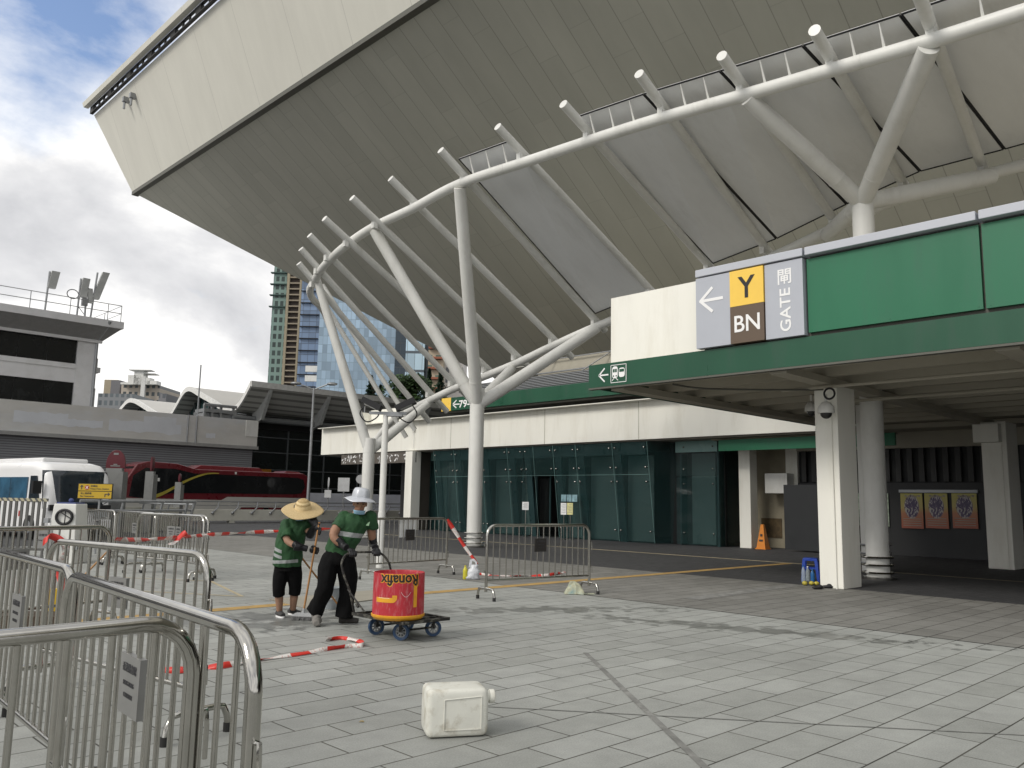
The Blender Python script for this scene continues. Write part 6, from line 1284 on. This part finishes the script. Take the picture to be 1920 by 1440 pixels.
# floor board and grey bucket behind the workers
c0_ = [G(505, 1125), G(700, 1108), G(760, 1118), G(575, 1142)]
B().prism([V((p.x, p.y, 0.004)) for p in c0_], (0, 0, 0.012)).go('floor_board', pm('pale_ply', (0.30, 0.28, 0.23), 0.8, 0, 0.1, 3), label='pale flat board on the ground behind the two workers', cat='board')
p = G(621, 1141); t_ = thing('bucket', 'grey plastic bucket standing behind the striding man', 'bucket', (p.x, p.y, 0)); m_bu = pm('grey_bucket', (0.30, 0.33, 0.35), 0.5)
B().lathe(p, [(0.10, 0), (0.105, 0.01), (0.135, 0.27), (0.145, 0.275), (0.145, 0.285), (0.132, 0.285), (0.10, 0.02)], 26).go('pail', m_bu, t_, smooth=40)
B().tube(bez([p+hx*.14+V((0, 0, .27)), p+hx*.12-fh*.03+V((0, 0, .18)), p-fh*.15+V((0, 0, .14)), p-hx*.12-fh*.03+V((0, 0, .18)), p-hx*.14+V((0, 0, .27))], 5), 0.005, 5).go('bail_handle', m_white, t_, smooth=60)
# bundle of poles and boxes leaning behind the left barriers
B().tube([G(60, 1180, 0.03), G(215, 1020, 0.65)], 0.014, 7).go('wooden_pole', pm('pole_wood', (0.42, 0.22, 0.08), 0.6), smooth=60, label='light wooden pole leaning among the left barriers', cat='pole')
b = B(); p = G(100, 1180); b.obox(V((p.x, p.y, .22)), hx*.09, fh*.05, (0, 0, .22)).go('yellow_sign_box', pm('caution_yellow', (0.60, 0.40, 0.02), 0.5), label='yellow caution box low behind the left barriers', cat='box')
b = B(); p = G(62, 1195); b.obox(V((p.x, p.y, .12)), hx*.35, fh*.2, (0, 0, .12)).go('tool_crate', pm('brown_crate', (0.07, 0.05, 0.035), 0.8), label='dark brown crate on the ground behind the left barriers', cat='crate')
# ================================================================ people
m_skin = pm('skin', (0.30, 0.165, 0.105), 0.55, 0, 0.10, 12, spec=0.4)
m_skin2 = pm('skin_legs', (0.34, 0.20, 0.135), 0.6, 0, 0.10, 12, spec=0.4)
m_glove = pm('black_glove', (0.010, 0.010, 0.012), 0.38, 0, 0.2, 12)
m_mask = pm('mask_blue', (0.30, 0.50, 0.66), 0.75, 0, 0.05, 10)
m_trou = pm('black_trousers', (0.0045, 0.0045, 0.005), 0.9, 0, 0.25, 9, bump=0.5, bscale=30, spec=0.2)
def blob(b, name, mat, parent, vox=0.010, sm=4, wr=None, dec=None):
    me = bpy.data.meshes.new('tmp'); me.from_pydata([tuple(v) for v in b.v], [], b.f); me.update()
    bm = bmesh.new(); bm.from_mesh(me); bmesh.ops.recalc_face_normals(bm, faces=bm.faces); bm.to_mesh(me); bm.free()
    o = bpy.data.objects.new('tmp', me); S.collection.objects.link(o)
    r = o.modifiers.new('r', 'REMESH'); r.mode = 'VOXEL'; r.voxel_size = vox
    s_ = o.modifiers.new('s', 'SMOOTH'); s_.iterations = sm; s_.factor = 0.5
    dg = bpy.context.evaluated_depsgraph_get(); m2 = bpy.data.meshes.new_from_object(o.evaluated_get(dg))
    bpy.data.objects.remove(o); bpy.data.meshes.remove(me)
    if wr:
        amp, sc, st = wr; nn = [v.normal.copy() for v in m2.vertices]
        for v, n_ in zip(m2.vertices, nn):
            q = V((v.co.x*st[0], v.co.y*st[0], v.co.z*st[1]))*sc
            v.co += n_*amp*(noise.noise(q)+0.5*noise.noise(q*2.3+V((5, 1, 2))))
    off = parent.matrix_world.translation
    for v in m2.vertices: v.co -= off
    m2.name = name; m2.materials.clear()
    for m_ in (mat if isinstance(mat, (list, tuple)) else [mat]): m2.materials.append(m_)
    m2.polygons.foreach_set('use_smooth', [True]*len(m2.polygons)); m2.update()
    ob_ = bpy.data.objects.new(name, m2); S.collection.objects.link(ob_); ob_.parent = parent; ROOTLOC[ob_.name] = off; return ob_
def shirt_mat(name, bands):
    # green work shirt; grey reflective strips woven across it at given (x,z) lines of the garment
    m = bpy.data.materials.new(name); m.use_nodes = True; nt = m.node_tree; n = nt.nodes; l = nt.links; b = n['Principled BSDF']; b.inputs['Roughness'].default_value = 0.8
    tc = n.new('ShaderNodeTexCoord'); ns = n.new('ShaderNodeTexNoise'); ns.inputs['Scale'].default_value = 7; ns.inputs['Detail'].default_value = 5; l.new(tc.outputs['Object'], ns.inputs[0])
    rp = n.new('ShaderNodeValToRGB'); e = rp.color_ramp.elements; e[0].position = .3; e[1].position = .7; e[0].color = (0.009, 0.045, 0.015, 1); e[1].color = (0.020, 0.082, 0.026, 1); l.new(ns.outputs[0], rp.inputs[0]); o = rp.outputs[0]
    for nv, d0, d1, lim in bands:
        dt = n.new('ShaderNodeVectorMath'); dt.operation = 'DOT_PRODUCT'; l.new(tc.outputs['Object'], dt.inputs[0]); dt.inputs[1].default_value = nv
        k = mth('MULTIPLY', mth('GREATER_THAN', dt.outputs['Value'], d0, nt=nt), mth('LESS_THAN', dt.outputs['Value'], d1, nt=nt), nt=nt)
        if lim:
            d2 = n.new('ShaderNodeVectorMath'); d2.operation = 'DOT_PRODUCT'; l.new(tc.outputs['Object'], d2.inputs[0]); d2.inputs[1].default_value = lim[0]
            k = mth('MULTIPLY', k, mth('MULTIPLY', mth('GREATER_THAN', d2.outputs['Value'], lim[1], nt=nt), mth('LESS_THAN', d2.outputs['Value'], lim[2], nt=nt), nt=nt), nt=nt)
        mx = n.new('ShaderNodeMix'); mx.data_type = 'RGBA'; l.new(k, mx.inputs['Factor']); l.new(o, mx.inputs['A']); mx.inputs['B'].default_value = (0.30, 0.32, 0.32, 1); o = mx.outputs['Result']
    l.new(o, b.inputs['Base Color'])
    bn = n.new('ShaderNodeTexNoise'); bn.inputs['Scale'].default_value = 14; bn.inputs['Detail'].default_value = 5; bn.inputs['Distortion'].default_value = 0.8; l.new(tc.outputs['Object'], bn.inputs[0]); bb = n.new('ShaderNodeBump'); bb.inputs['Strength'].default_value = 0.7; bb.inputs['Distance'].default_value = 0.02; l.new(bn.outputs[0], bb.inputs['Height']); l.new(bb.outputs[0], b.inputs['Normal'])
    return m
def frame_for(px, D):
    """local frame: x to the right of the view, y away from it, z up; metres"""
    o = PD(px, 1100, D); o.z = 0
    def P(x, y, z): return o+hx*x+fh*y+V((0, 0, z))
    def Q(X, Y, y=0.0):   # place of a picture point on the body, y metres behind the body's own plane
        p = PD(X, Y, D+y*0.99); return p
    return o, P, Q
def ell(c, ax, rx, ry, ux, n=16):   # elliptical ring about axis ax
    ax = ax.normalized(); u = (ux-ax*ux.dot(ax)).normalized(); v = ax.cross(u)
    return [c+u*rx*cos(2*pi*k/n)+v*ry*sin(2*pi*k/n) for k in range(n)]
def torso(b, pts, radii):
    rings = []
    for i, (p, (rx, ry)) in enumerate(zip(pts, radii)):
        d = pts[min(i+1, len(pts)-1)]-pts[max(i-1, 0)]; rings.append(ell(p, d, rx, ry, hx))
    b.loft(rings)
def limb(b, pts, rr, n=12):
    b.tube(bez(pts, 5), [rr[min(int(i/5), len(rr)-2)]+(rr[min(int(i/5)+1, len(rr)-1)]-rr[min(int(i/5), len(rr)-2)])*((i % 5)/5) if i < 5*(len(rr)-1) else rr[-1] for i in range(5*(len(pts)-1)+1)], n)
def head(b, c, face, up_, s=1.0):
    """skull, jaw, nose, brow, lips and ears, joined later in one surface"""
    f = face.normalized(); up_ = (up_-f*up_.dot(f)).normalized(); r = f.cross(up_)
    M3 = Matrix((r, f, up_)).transposed()
    b.sph(c+up_*.025*s, (.074*s, .092*s, .098*s), 18, 12, M3)
    b.sph(c-up_*.045*s+f*.022*s, (.058*s, .066*s, .062*s), 16, 10, M3)
    b.sph(c-up_*.085*s+f*.055*s, (.028*s, .022*s, .018*s), 10, 7, M3)
    b.sph(c-up_*.012*s+f*.094*s, (.013*s, .020*s, .026*s), 10, 7, M3); b.sph(c-up_*.028*s+f*.098*s, (.017*s, .014*s, .011*s), 10, 7, M3)
    for s_ in (-1, 1):
        b.sph(c+r*.078*s*s_-f*.005*s, (.010*s, .022*s, .032*s), 10, 7, M3)
        b.sph(c+r*.045*s*s_-up_*.012*s+f*.058*s, (.024*s, .022*s, .020*s), 10, 7, M3)
    b.sph(c+up_*.035*s+f*.082*s, (.05*s, .012*s, .012*s), 10, 6, M3)
    b.sph(c-up_*.058*s+f*.082*s, (.024*s, .013*s, .008*s), 10, 6, M3)
    return r, f, up_, M3
def glove(b, wrist, palm, dirn, bar_dir, curl_n, s=1.0, thumb=1):
    """cuff, palm, four fingers of unequal length curled round a bar, and a thumb"""
    d = (palm-wrist).normalized(); bd = bar_dir.normalized(); cn = curl_n.normalized()
    b.tube([wrist-d*.10, wrist-d*.04, wrist, wrist.lerp(palm, .5)], [.050*s, .046*s, .036*s, .036*s], 12)
    b.sph(palm, (.040*s, .036*s, .026*s), 12, 8, Matrix((bd, d.cross(bd).normalized().cross(bd), bd.cross(d).normalized())).transposed() if abs(bd.dot(d)) < .95 else None)
    for k, L_ in enumerate((.85, 1.0, .95, .78)):
        q = palm+bd*(.032-.021*k)*s+d*.018*s
        b.tube(bez([q, q+d*.030*L_*s+cn*.006*s, q+d*.040*L_*s+cn*.028*s, q+d*.022*L_*s+cn*.048*s], 4), [.0105*s]*9+[.0095*s]*4, 8)
    q = palm+bd*.030*s*thumb-d*.015*s
    b.tube([q, q+bd*.018*s*thumb+cn*.018*s+d*.01*s, q+bd*.010*s*thumb+cn*.040*s+d*.022*s], [.013*s, .0115*s, .009*s], 8)

# ---------------------------------------------------------------- the man in the silver hat
D1 = (G(638, 1171)-C0).dot(FW)
o1, P1, Q1 = frame_for(640, D1)
man = thing('person', 'man in silver bucket hat, green shirt and black trousers striding behind the trolley', 'person', (o1.x, o1.y, 0))
hc = Q1(675, 945, -.02); neck = Q1(671, 962, .02); hipc = Q1(636, 1036, .02)
facev = (-fh*0.95+hx*0.22-V((0, 0, .12))); upv = V((0, 0, 1))+hx*.06
HR, HL = Q1(644, 1031, -.12), Q1(708, 1031, .16)   # hands on the push handle
shR, shL = Q1(645, 969, -.04), Q1(695, 968, .05)
elR, elL = Q1(625, 1003, -.17), Q1(697, 1003, .09)
wrR, wrL = Q1(642, 1022, -.20), Q1(701, 1021, .13)
b = B()
torso(b, [hipc-V((0, 0, .06)), hipc+V((0, 0, .08)), Q1(652, 1005), Q1(664, 982), neck-V((0, 0, .04)), neck+V((0, 0, .03)), hc-V((0, 0, .05))], [(.13, .10), (.13, .10), (.13, .105), (.15, .10), (.08, .07), (.052, .052), (.05, .05)])
r_, f_, u_, M3 = head(b, hc, facev, upv, 1.0)
limb(b, [shR, elR, wrR], [.064, .052, .040]); limb(b, [shL, elL, wrL], [.064, .050, .040])
hpR, hpL = hipc+hx*-.075-V((0, 0, .03)), hipc+hx*.075-V((0, 0, .03))
knA, anA = Q1(611, 1094, -.10), Q1(590, 1150, -.02)      # leg on the left of the view, swung back to the left
knB, anB = Q1(652, 1096, .06), Q1(645, 1158, .02)
limb(b, [hpR, knA, anA], [.085, .058, .045]); limb(b, [hpL, knB, anB], [.085, .058, .045])
blob(b, 'body', m_skin, man, 0.008, 3)
# shirt
b = B()
torso(b, [hipc+V((0, 0, -.01)), Q1(644, 1016), Q1(652, 1002), Q1(660, 986), Q1(667, 972), neck-V((0, 0, .035)), neck-V((0, 0, .005))], [(.175, .14), (.172, .145), (.172, .15), (.186, .145), (.180, .128), (.112, .095), (.066, .066)])
for sh_, el_, k in ((shR, elR, .62), (shL, elL, .66)):
    e2 = sh_.lerp(el_, k); b.sph(sh_, (.078, .074, .07), 12, 8); b.tube([sh_, sh_.lerp(e2, .5), e2], [.076, .080, .082], 14)
sc_ = Q1(655, 1001)-o1; bn_ = V((0, 0, 1))+hx*-0.0; z0b = sc_.z
bdir = (V((0, 0, 1))+hx*0.13).normalized(); d0 = sc_.dot(bdir)
m_sh1 = shirt_mat('work_shirt', [(tuple(bdir), d0-.028, d0+.028, (tuple(hx), (Q1(637, 1000)-o1).dot(hx), (Q1(687, 1000)-o1).dot(hx)))])
shirt = blob(b, 'shirt', m_sh1, man, 0.010, 3, (0.017, 9, (1, 0.6)))
q = Q1(686, 985, -.12); B().prism([q, q+hx*.035+V((0, 0, -.005)), q+hx*.045+V((0, 0, .045))+fh*.01, q+hx*.02+V((0, 0, .03))], -fh*.004).go('badge', pm('badge_pale', (0.25, 0.40, 0.25), 0.8), shirt)
b = B(); cq = neck+V((0, 0, -.012)); b.tube([cq+hx*.07*cos(k*pi/8)+fh*.065*sin(k*pi/8)+V((0, 0, .02*sin(k*pi/8))) for k in range(16)], .014, 8, closed=True); b.go('collar', m_sh1, shirt, smooth=90)
# trousers
b = B()
torso(b, [hipc+V((0, 0, .045)), hipc, hipc-V((0, 0, .09)), hipc-V((0, 0, .14))], [(.150, .12), (.165, .135), (.165, .14), (.13, .12)])
limb(b, [hpR-V((0, 0, .02)), hpR.lerp(knA, .5)-hx*.02, knA, knA.lerp(anA, .5)+hx*.01, anA+V((0, 0, .01))], [.110, .120, .104, .098, .104], 16)
limb(b, [hpL-V((0, 0, .02)), hpL.lerp(knB, .5)+hx*.01, knB, knB.lerp(anB, .5), anB+V((0, 0, .01))], [.110, .116, .102, .096, .104], 16)
blob(b, 'trousers', m_trou, man, 0.010, 3, (0.016, 8, (1, 0.55)))
# boots
b = B(); a_ = G(592, 1174); b.tube([anA-V((0, 0, -.02)), V((a_.x, a_.y, .07))+fh*.05, ], [.052, .056], 12); b.tube([V((a_.x, a_.y, .05))+fh*.10, V((a_.x, a_.y, .052))+fh*.02, V((a_.x, a_.y, .045))-fh*.10+hx*.03], [.05, .054, .040], 14, sq=0.85)
blob(b, 'boot', pm('dusty_boot', (0.20, 0.19, 0.175), 0.8, 0, 0.2, 14, grime=(0.08, 0.08, 0.08), gs=18), man, 0.007, 3)
b = B(); a_ = G(645, 1170); b.tube([anB, V((a_.x, a_.y, .065))], [.05, .052], 12); b.tube([V((a_.x, a_.y, .045))-hx*.06, V((a_.x, a_.y, .050))+hx*.04, V((a_.x, a_.y, .040))+hx*.17], [.045, .050, .038], 14, sq=0.85)
blob(b, 'boot', pm('dark_boot', (0.03, 0.028, 0.026), 0.7, 0, 0.2, 14, grime=(0.1, 0.09, 0.08), gs=18), man, 0.007, 3)
# gloves gripping the handle
bar = (tr_P[6]-tr_P[4]).normalized()
b = B(); pR = tr_P[4].lerp(tr_P[5], .05)+V((0, 0, .028)); glove(b, wrR, pR, None, bar, -V((0, 0, 1))-fh*.2, 1.15, 1); b.tube([elR.lerp(wrR, .45), wrR], [.056, .044], 14); blob(b, 'glove', m_glove, man, 0.006, 2)
b = B(); pL = tr_P[5].lerp(tr_P[6], .75)+V((0, 0, .030)); glove(b, wrL, pL, None, bar, -V((0, 0, 1))-fh*.2, 1.15, -1); b.tube([elL.lerp(wrL, .35), wrL], [.056, .044], 14); blob(b, 'glove', m_glove, man, 0.006, 2)
# face details
for s_ in (-1, 1):
    e_ = hc+r_*.031*s_+f_*.083+u_*.012
    B().sph(e_, (.013, .008, .007), 12, 8, M3).go('eye', pm('eye_dark', (0.03, 0.02, 0.015), 0.2), man, smooth=90)
    B().tube([e_+u_*.020-r_*.018+f_*.006, e_+u_*.024+f_*.009, e_+u_*.018+r_*.018+f_*.004], .004, 6).go('eyebrow', m_black, man, smooth=60)
B().tube([hc-u_*.058+f_*.096-r_*.022, hc-u_*.056+f_*.101, hc-u_*.058+f_*.096+r_*.022], .0035, 6).go('mouth', pm('lip', (0.18, 0.06, 0.05), 0.5), man, smooth=60)
b = B()
for s_ in (-1, 1):
    g_ = hc+r_*.033*s_+f_*.105+u_*.008; b.tube([g_+r_*.026*cos(k*pi/8)+u_*.018*sin(k*pi/8) for k in range(16)], .0016, 5, closed=True); b.tube([g_+r_*.026*s_, hc+r_*.078*s_+u_*.012], .0016, 5)
b.tube([hc+f_*.108+u_*.012-r_*.008, hc+f_*.108+u_*.012+r_*.008], .0016, 5); b.go('spectacles', pm('thin_gold_frame', (0.25, 0.2, 0.1), 0.3, 0.8), man)
b = B()   # mask pulled below the chin
rows = []
for j in range(7):
    v = j/6; rows.append([hc-u_*(.066+.050*v)+(r_*sin(t)*.070+f_*(.012+cos(t)*(.088-.035*v)))*(1.0-.12*v) for t in [(-1.35+2.7*i/14) for i in range(15)]])
b.add([p for r in rows for p in r], [(j*15+i, j*15+i+1, (j+1)*15+i+1, (j+1)*15+i) for j in range(6) for i in range(14)]); b.go('face_mask', m_mask, man, smooth=90, solid=0.004)
# silver bucket hat
def hat(c, up_, face, prof_c, brim_r, brim_n, mat, parent, nm='hat', wave=0.0, squash=1.0, seam=0, drop=0.0):
    up_ = up_.normalized(); f = (face-up_*face.dot(up_)).normalized(); r = f.cross(up_); n = 40; rings = []
    for rr, z in prof_c:
        rings.append([c+(r*cos(2*pi*k/n)+f*sin(2*pi*k/n)*squash)*rr*(1+(0.03*cos(seam*2*pi*k/n) if seam else 0))+up_*z for k in range(n)])
    r0, z0_ = prof_c[0]
    outer = []
    for j in range(1, 8):
        t = j/7; rr = r0+(brim_r-r0)*t
        outer.append([c+(r*cos(2*pi*k/n)+f*sin(2*pi*k/n)*squash)*rr+up_*(z0_-drop*t**1.3+wave*t*t*sin(3*2*pi*k/n+1.0)+wave*.5*t*t*sin(5*2*pi*k/n)) for k in range(n)])
    b = B(); allr = outer[::-1]+rings
    b.loft(allr, cap=False); k0 = len(b.v); b.f.append(list(range(k0-n, k0))); b.mi.append(0)
    return b.go(nm, mat, parent, smooth=60, solid=-0.004)
m_silver = pm('silver_coated_cloth', (0.52, 0.54, 0.58), 0.38, 0.25, 0.12, 9, bump=0.3, bscale=14)
hat(hc+u_*.082, u_+hx*.04+fh*.07, f_, [(.100, 0), (.098, .03), (.090, .075), (.076, .100), (.05, .108), (.012, .110)], .195, 0, m_silver, man, 'bucket_hat', 0.010, 1.05, 6, 0.044)
# ---------------------------------------------------------------- the woman in the straw hat
D2 = (G(537, 1157)-C0).dot(FW)
o2, P2, Q2 = frame_for(540, D2)
wo = thing('person', 'stooping person in wide straw hat, green shirt and black cropped trousers holding a broom', 'person', (o2.x, o2.y, 0))
hc2 = Q2(562, 958, -.04); neck2 = Q2(553, 972, .02); hip2 = Q2(541, 1052, .02)
face2 = (-fh*.75+hx*.35-V((0, 0, .75))); up2 = V((0, 0, 1))-fh*.55+hx*.18
sR, sL = Q2(536, 983, -.06), Q2(570, 982, .02)
eR, eL = Q2(539, 1014, -.20), Q2(583, 1000, -.08)
wR_, wL_ = Q2(567, 1027, -.25), Q2(592, 985, -.18)
b = B()
torso(b, [hip2-V((0, 0, .06)), hip2, Q2(545, 1020), Q2(550, 995), neck2-V((0, 0, .02)), neck2+V((0, 0, .03))+hx*.02, hc2], [(.13, .10), (.13, .10), (.12, .10), (.14, .10), (.07, .065), (.048, .048), (.05, .05)])
r2_, f2_, u2_, M32 = head(b, hc2, face2, up2, .95)
limb(b, [sR, eR, wR_], [.050, .042, .032]); limb(b, [sL, eL, wL_], [.050, .040, .032])
hA, hB = hip2-hx*.07-V((0, 0, .03)), hip2+hx*.07-V((0, 0, .03))
kA, aA = Q2(523, 1102, -.03), Q2(524, 1146, .0); kB, aB = Q2(553, 1100, .06), Q2(549, 1144, .08)
limb(b, [hA, kA, kA.lerp(aA, .45), aA], [.08, .055, .052, .036]); limb(b, [hB, kB, kB.lerp(aB, .45), aB], [.08, .055, .052, .036])
blob(b, 'body', m_skin2, wo, 0.008, 3)
b = B()
torso(b, [Q2(539, 1060), Q2(540, 1045), Q2(543, 1022), Q2(548, 1000), Q2(552, 985), neck2-V((0, 0, .02)), neck2+V((0, 0, .01))], [(.182, .145), (.185, .15), (.178, .15), (.178, .145), (.160, .125), (.10, .085), (.062, .06)])
for sh_, el_, k in ((sR, eR, .90), (sL, eL, .60)):
    e2 = sh_.lerp(el_, k*.92); b.sph(sh_, (.072, .07, .066), 12, 8); b.tube([sh_, sh_.lerp(e2, .5), e2], [.074, .083, .088], 14)
bd2 = (V((0, 0, 1))-hx*0.06).normalized(); h0 = (Q2(535, 1058)-o2).dot(bd2); bd3 = (V((0, 0, 1))+hx*.28).normalized(); h1 = (Q2(522, 1042)-o2).dot(bd3)
xl0, xl1 = (Q2(505, 1040)-o2).dot(hx), (Q2(534, 1040)-o2).dot(hx)
m_sh2 = shirt_mat('work_shirt_hem', [(tuple(bd2), h0+.020, h0+.060, (tuple(hx), (Q2(512, 1040)-o2).dot(hx), (Q2(562, 1040)-o2).dot(hx))), (tuple(bd3), h1-.01, h1+.028, (tuple(hx), xl0, xl1)), (tuple(bd3), h1+.058, h1+.098, (tuple(hx), xl0, xl1))])
blob(b, 'shirt', m_sh2, wo, 0.010, 3, (0.018, 9, (1, 0.6)))
b = B()
torso(b, [hip2+V((0, 0, .02)), hip2-V((0, 0, .05)), hip2-V((0, 0, .12))], [(.15, .12), (.165, .135), (.15, .13)])
cA, cB = kA.lerp(aA, .34), kB.lerp(aB, .34)
limb(b, [hA-V((0, 0, .02)), hA.lerp(kA, .5)-hx*.005, kA, cA], [.098, .094, .078, .076], 16); limb(b, [hB-V((0, 0, .02)), hB.lerp(kB, .5)+hx*.005, kB, cB], [.098, .094, .078, .076], 16)
blob(b, 'cropped_trousers', m_trou, wo, 0.010, 3, (0.008, 9, (1, 0.6)))
for an_, (px_, py_), dr in ((aA, (524, 1157), -fh*.75+hx*.5), (aB, (549, 1153), -fh*.55+hx*.7)):
    dr = dr.normalized(); a_ = G(px_, py_); q = V((a_.x, a_.y, .045)); b = B(); b.tube([an_, q+V((0, 0, .02))-dr*.02], [.040, .044], 12); b.tube([q-dr*.07, q+dr*.03, q+dr*.13-V((0, 0, .008))], [.040, .045, .034], 14, sq=.8)
    sh_ = blob(b, 'shoe', pm('grey_sneaker', (0.05, 0.05, 0.05), 0.75, 0, 0.2, 20), wo, 0.006, 3)
    b = B(); b.loft([ell(q+dr*.03-V((0, 0, .043-.0*k)), V((0, 0, 1)), .115, .047, dr, 24) if k == 0 else ell(q+dr*.03-V((0, 0, .022)), V((0, 0, 1)), .115, .047, dr, 24) for k in (0, 1)]); b.go('sole', m_wt, sh_)
stA, stB = Q2(598, 984, -.22), Q2(569, 1148, -.22)
sd = (stB-stA).normalized()
gR = stA+sd*((Q2(583, 1030, -.22)-stA).dot(sd)); gL = stA+sd*.04
b = B(); glove(b, wR_, gR-hx*.028+fh*.01, None, -sd, hx*.6-fh*.8, 1.1, 1); b.tube([eR.lerp(wR_, .42), wR_], [.050, .040], 14); blob(b, 'glove', m_glove, wo, 0.006, 2)
b = B(); glove(b, wL_, gL-hx*.02+fh*.02, None, -sd, hx*.6-fh*.8, 1.15, 1); b.tube([eL.lerp(wL_, -.25), wL_], [.056, .042], 14); blob(b, 'glove', m_glove, wo, 0.006, 2)
b = B(); rows = []
for j in range(5):
    v = j/4; rows.append([hc2-u2_*(.01+.075*v)+(r2_*sin(t)*.078+f2_*(.016+cos(t)*(.092-.02*v))) for t in [(-1.3+2.6*i/12) for i in range(13)]])
b.add([p for r in rows for p in r], [(j*13+i, j*13+i+1, (j+1)*13+i+1, (j+1)*13+i) for j in range(4) for i in range(12)]); b.go('face_mask', m_mask, wo, smooth=90, solid=0.004)
B().sph(hc2+u2_*.02-f2_*.02, (.079, .085, .088), 16, 10, M32).go('hair', m_black, wo, smooth=90)
# straw hat with coiled weave
def straw():
    m = bpy.data.materials.new('straw_weave'); m.use_nodes = True; nt = m.node_tree; n = nt.nodes; l = nt.links; b = n['Principled BSDF']; b.inputs['Roughness'].default_value = 0.75
    tc = n.new('ShaderNodeTexCoord'); w_ = n.new('ShaderNodeTexWave'); w_.wave_type = 'RINGS'; w_.rings_direction = 'SPHERICAL'; w_.inputs['Scale'].default_value = 26; w_.inputs['Distortion'].default_value = 2.0; w_.inputs['Detail'].default_value = 3; w_.inputs['Detail Scale'].default_value = 4; l.new(tc.outputs['Object'], w_.inputs[0])
    ns = n.new('ShaderNodeTexNoise'); ns.inputs['Scale'].default_value = 60; l.new(tc.outputs['Object'], ns.inputs[0])
    r = n.new('ShaderNodeValToRGB'); l.new(mth('ADD', mth('MULTIPLY', w_.outputs['Fac'], .6, nt=nt), mth('MULTIPLY', ns.outputs[0], .4, nt=nt), nt=nt), r.inputs[0]); e = r.color_ramp.elements; e[0].position = .2; e[0].color = (0.36, 0.25, 0.11, 1); e[1].position = .75; e[1].color = (0.68, 0.53, 0.29, 1)
    l.new(r.outputs[0], b.inputs['Base Color']); bb = n.new('ShaderNodeBump'); bb.inputs['Strength'].default_value = .6; bb.inputs['Distance'].default_value = .006; l.new(w_.outputs['Fac'], bb.inputs['Height']); l.new(bb.outputs[0], b.inputs['Normal']); return m
hu = (V((0, 0, 1))-fh*.42+hx*.10); ht = Q2(568, 953, -.06)
sh_o = hat(ht, hu, f2_, [(.100, 0), (.095, .03), (.082, .072), (.062, .100), (.04, .113), (.01, .117)], .262, 0, straw(), wo, 'straw_hat', 0.010, 1.0, 0, 0.030)
# move the hat mesh so that its weave is centred on the crown
off_ = ht-V((o2.x, o2.y, 0))
for v in sh_o.data.vertices: v.co -= off_
sh_o.location = off_
# broom in the hands
br_ = thing('broom', 'long wooden handled broom with wide grey brush head held by the stooping person', 'broom', (stB.x, stB.y, 0)); m_wood = pm('broom_wood', (0.44, 0.22, 0.085), 0.55, 0, 0.12, 10)
B().tube([stA-sd*.03, stB+sd*.02], 0.0125, 10).go('handle', m_wood, br_, smooth=60)
e_ = V((stB.x, stB.y, 0)); bx_ = (hx*.97-fh*.15).normalized(); by_ = V((-bx_.y, bx_.x, 0))
B().prism([e_+bx_*x_-by_*.03+V((0, 0, z_)) for x_, z_ in ((-.135, .045), (.135, .045), (.135, .062), (.09, .088), (-.09, .088), (-.135, .062))], by_*.06).tube([stB-sd*.05, V((stB.x, stB.y, .08))], .018, 10).go('brush_block', pm('pale_grey_plastic', (0.42, 0.43, 0.44), 0.5), br_)
b = B(); rnd = random.Random(8)
for i in range(26):
    for j in range(5):
        p = e_+bx_*(-.13+.26*i/25)+by_*(-.028+.014*j)+V((0, 0, .046)); q = p+bx_*rnd.uniform(-.015, .015)+by_*(rnd.uniform(-.015, .015)+.008*(j-2))-V((0, 0, .044)); b.tube([p, q], .004, 4)
b.go('bristles', pm('grey_bristle', (0.16, 0.16, 0.16), 0.9), br_)
pA, pB = Q2(566, 1046, .12), Q2(600, 1090, .40); d_ = (pB-pA).normalized(); pC = pB+d_*((pB.z-0.02)/max(.05, -d_.z))
B().tube([pA, pC], 0.012, 8).go('broom_stick', m_wood, smooth=60, label='second bare wooden stick slanting to the ground between the two people', cat='stick')
